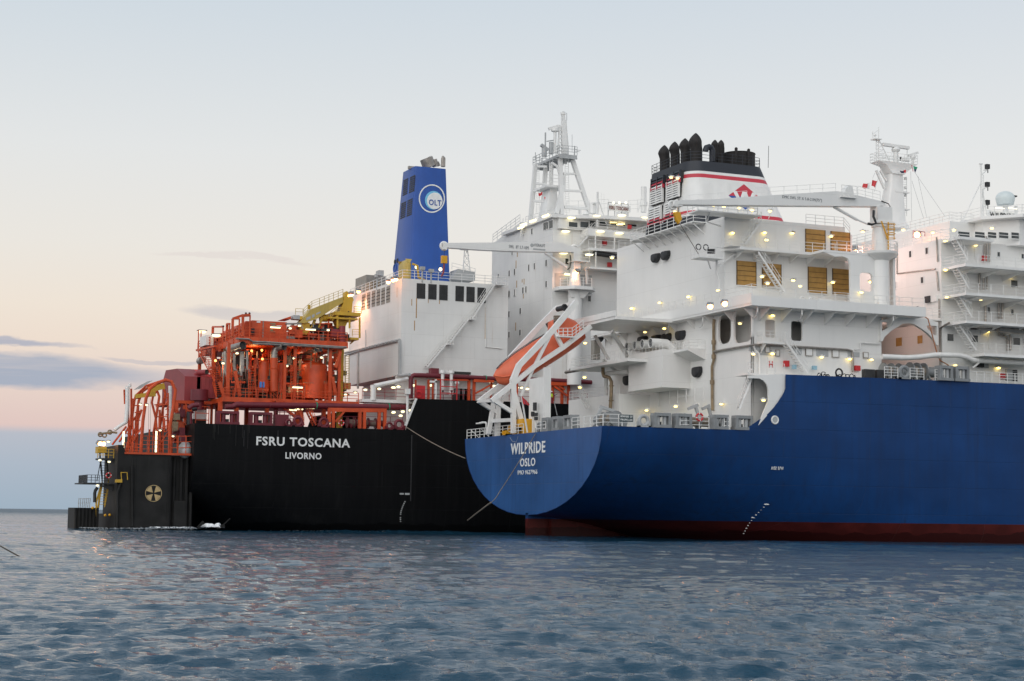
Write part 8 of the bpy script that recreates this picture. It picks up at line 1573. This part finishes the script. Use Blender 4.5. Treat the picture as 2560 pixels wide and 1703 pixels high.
for c_, lg in ((r2(1935, 1078), 1), (r2(2070, 1068), 1), (r2(2205, 1055), 1), (r2(2258, 1047), 1), (r2(2300, 1292), 0), (r2(2207, 1300), 0)): tlamp(term, c_, 39.3, w=.9)
for x, y in ((20, 965), (75, 955), (445, 940), (1180, 948), (1500, 968), (1560, 980), (1440, 965), (2000, 960), (1868, 975), (1145, 905), (250, 940), (20, 1250), (125, 1242), (212, 1228), (100, 1290)): p_ = ((980+x/4.612), (760+y/4.612)); tlamp(term, p_, 38.6 if y < 1100 else 38, w=.95)
for x in (1180, 1560, 2000, 440): li = bpy.data.lights.new('work_glow', 'POINT'); li.energy = 60; li.color = (1, .8, .5); li.shadow_soft_size = .4; lo = bpy.data.objects.new('work_glow', li); C.objects.link(lo); lo.location = P5(x, 975, 38.2); lo.parent = term
m = MB(); m.box(-1, 60, 41.6, 42, 17.2, 20.7); m.build('inner_bulkhead', 'white2', term)
# ------------------------------------------------------------------ person in hi-vis on the terminal deck
pf = av(q5(1840, 1128), 36.9); Hh = 1.78
def person(loc):
    o = empty('person', loc, 'person in a lime hi-vis vest and white helmet standing at the terminal rail', 'person'); L_ = Vector(loc)
    me = bpy.data.meshes.new('body'); J = [(0, 0, .95), (0, 0, 1.2), (0, 0, 1.42), (0, -.01, 1.52), (0, -.03, 1.63), (0, -.02, 1.74), (.10, 0, .9), (.11, -.03, .5), (.12, .01, .06), (.13, -.14, .03), (-.10, 0, .9), (-.12, -.02, .5), (-.13, .02, .06), (-.13, -.13, .03), (.2, 0, 1.40), (.38, -.12, 1.22), (.58, -.25, 1.38), (-.2, 0, 1.40), (-.29, -.06, 1.13), (-.22, -.24, .98), (.66, -.28, 1.42), (-.17, -.32, .96)]
    E_ = [(0,1),(1,2),(2,3),(3,4),(4,5),(0,6),(6,7),(7,8),(8,9),(0,10),(10,11),(11,12),(12,13),(2,14),(14,15),(15,16),(2,17),(17,18),(18,19),(16,20),(19,21)]
    me.from_pydata(J, E_, []); b = bpy.data.objects.new('body', me); C.objects.link(b); b.parent = o; me.materials.append(M['navy'])
    md = b.modifiers.new('skin', 'SKIN'); rad = [.15, .15, .16, .06, .10, .085, .10, .075, .05, .045, .10, .075, .05, .045, .07, .05, .04, .07, .05, .04, .035, .035]
    for v, r_ in zip(me.skin_vertices[0].data, rad): v.radius = (r_, r_)
    me.skin_vertices[0].data[0].use_root = True; b.modifiers.new('sub', 'SUBSURF').levels = 1
    def part(nm, mb, mt): mb.v = [tuple(Vector(p)+L_) for p in mb.v]; mb.build(nm, mt, o)
    m = MB(); rg_ = lambda z, a, b_: [(a*math.cos(2*math.pi*i/14), b_*math.sin(2*math.pi*i/14), z) for i in range(14)]; m.loft([rg_(.92, .20, .16), rg_(1.1, .20, .165), rg_(1.35, .22, .17), rg_(1.46, .15, .12)], 0); part('vest', m, 'hivis')
    m = MB(); m.sphere((0, -.03, 1.66), .108, 14, 8, sz=1.15); m.sphere((0, -.135, 1.65), .02, 6, 4); part('head', m, 'skin')
    m = MB(); m.sphere((0, -.02, 1.71), .135, 14, 6, z0=0.0); m.tube((0, -.05, 1.705), (0, -.05, 1.72), .16, 14); part('helmet', m, 'letter')
    for hx, hy, hz, dr in ((.68, -.29, 1.43, 1), (-.16, -.34, .95, -1)):
        m = MB(); m.cbox((hx, hy, hz), .09, .035, .09); [m.path([(hx+.045*dr, hy, hz-.035+.022*k), (hx+.085*dr, hy-.01, hz-.035+.022*k), (hx+(.11-.008*abs(k-1))*dr, hy-.035, hz-.04+.022*k)], .009, 5) for k in range(4)]; m.path([(hx, hy-.01, hz+.04), (hx+.03*dr, hy-.04, hz+.06)], .011, 5); part('hand', m, 'skin')
    m = MB(); m.loft([rg_(.06, .26, .12), rg_(.5, .24, .12), rg_(.95, .21, .16)], 0); part('trousers', m, 'redbox')
person((pf.x, 36.9, 17.25))
# ------------------------------------------------------------------ mooring lines
def rope(name, pts, r_, label, sag=0):
    m = MB(); P_ = []
    for p, q in zip(pts[:-1], pts[1:]):
        for i in range(14): P_.append(Vector(p).lerp(Vector(q), i/14)+Vector((0, 0, -sag*4*(i/14)*(1-i/14))))
    P_.append(Vector(pts[-1])); m.path(P_, r_, 6); return m.build(name, 'rope', None, label, 'rope', 'mooring lines')
rope('mooring_rope', [av(q5(165, 1420), 35.8), au(dd(1073, 1055), 2.0)+Vector((0, .3, 0))], .055, 'pale mooring rope slanting from the black hull edge to the blue transom', .25)
w1 = az(dd(1044, 1224), -.2); k_ = au(dd(1130, 1157), -4.0)
rope('mooring_rope', [au(r5(487, 893), -.15), au(dd(1150, 1132), -2.5), k_], .045, 'thin line dropping across the ship name on the blue transom into the thick rope', .15)
rope('towing_hawser', [k_, w1], .09, 'thick frayed hawser entering the water beside the blue stern', -.05)
q0, q1w = az(dd(-40, 1230), 1.4), az(dd(68, 1284), -.1); q1w = az(dd(68, 1284), 0.0); dpt = (q1w-CAM).length; q0 = CAM+ray(dd(-60, 1222)).normalized()*dpt*.97
rope('mooring_rope', [q0, q1w-Vector((0, 0, .2))], .035, 'dark rope entering the sea at the far left edge, away from the ships', .02)
m = MB(); m.path([au(r5(330, 915), -.06), au(r5(345, 940), -.06), au(r5(370, 945), -.06), au(r5(380, 910), -.06)], .02, 4); m.tube(av(q5(1868, 1120), 36), av(q5(1905, 1285), 35.9), .06, 5); m.build('loose_line', 'lgrey', None, 'loose pale lines hanging down the hulls', 'rope')
# ------------------------------------------------------------------ foam where the swell breaks between thruster block and hull
def foam():
    def field(name, x0, x1, y0, y1, h_, n=70, seed=1, thr=.25, rip=1.0):
        rs = np.random.default_rng(seed); nx, ny = n, max(8, int(n*(y1-y0)/(x1-x0))); X, Y = np.meshgrid(np.linspace(0, 1, nx), np.linspace(0, 1, ny), indexing='ij'); H = np.zeros_like(X)
        for k in range(26): fx, fy = rs.normal(0, 9*rip, 2); H += np.sin(6.28*(X*fx+Y*fy*.6)+rs.uniform(0, 6.28))/26**.5*.7
        env = np.clip(np.sin(X*math.pi), 0, 1)**.7*np.clip(np.sin(Y*math.pi), 0, 1)**.6; Z = np.minimum(env*(.55+.5*H), .62+.06*H)
        m = MB(); V = [(x0+(x1-x0)*X[i, j], y0+(y1-y0)*Y[i, j], .06+h_*float(Z[i, j])) for i in range(nx) for j in range(ny)]
        F = [(i*ny+j, (i+1)*ny+j, (i+1)*ny+j+1, i*ny+j+1) for i in range(nx-1) for j in range(ny-1) if Z[i, j] > thr]
        m.add(V, F, 0, True); m.build(name, 'foam', None, kind='stuff', weld=False)
    xs = [g8(x, 1480).x for x in (600, 700, 830, 1000, 1240, 1400)]
    field('foam', xs[3]-1, xs[5]+1, VB_-3.0, VB_-.1, .55, 110, 3, .42); field('foam', xs[1], xs[4], VB_-1.6, VB_-.1, .3, 110, 4, .5); field('foam', g8(1500, 1490).x, 2, 33.6, 36, .1, 160, 7, .62, 2.5); field('foam', xs[0]-1, xs[2], VE-2, VE-.1, .3, 60, 8, .5)
    a, b = av(q8(1405, 1478), 35.0), av(q8(1610, 1470), 35.0); field('wave_spray', a.x, b.x, 34.0, 36.4, av(q8(1500, 1432), 35).z*1.05, 60, 5, .28, .28)
foam()
m = MB(); H = lambda x, y: av(q8(x, y), 34.6); m.beam(H(1410, 1482), H(1450, 1437), .3, .3); m.beam(H(1545, 1482), H(1600, 1465), .35, .35); m.beam(H(1575, 1475), H(1640, 1415), .15, .15); m.build('stern_fin', 'block', term)

for x, y, v in ((960, 1010, 35.0), (1100, 1230, 35.0), (700, 1290, 36.5)):
    li = bpy.data.lights.new('deck_glow', 'POINT'); li.energy = 130; li.color = (1, .86, .66); li.shadow_soft_size = .5; lo = bpy.data.objects.new('deck_glow', li); C.objects.link(lo); lo.location = s4(x, y, v); lo.parent = term
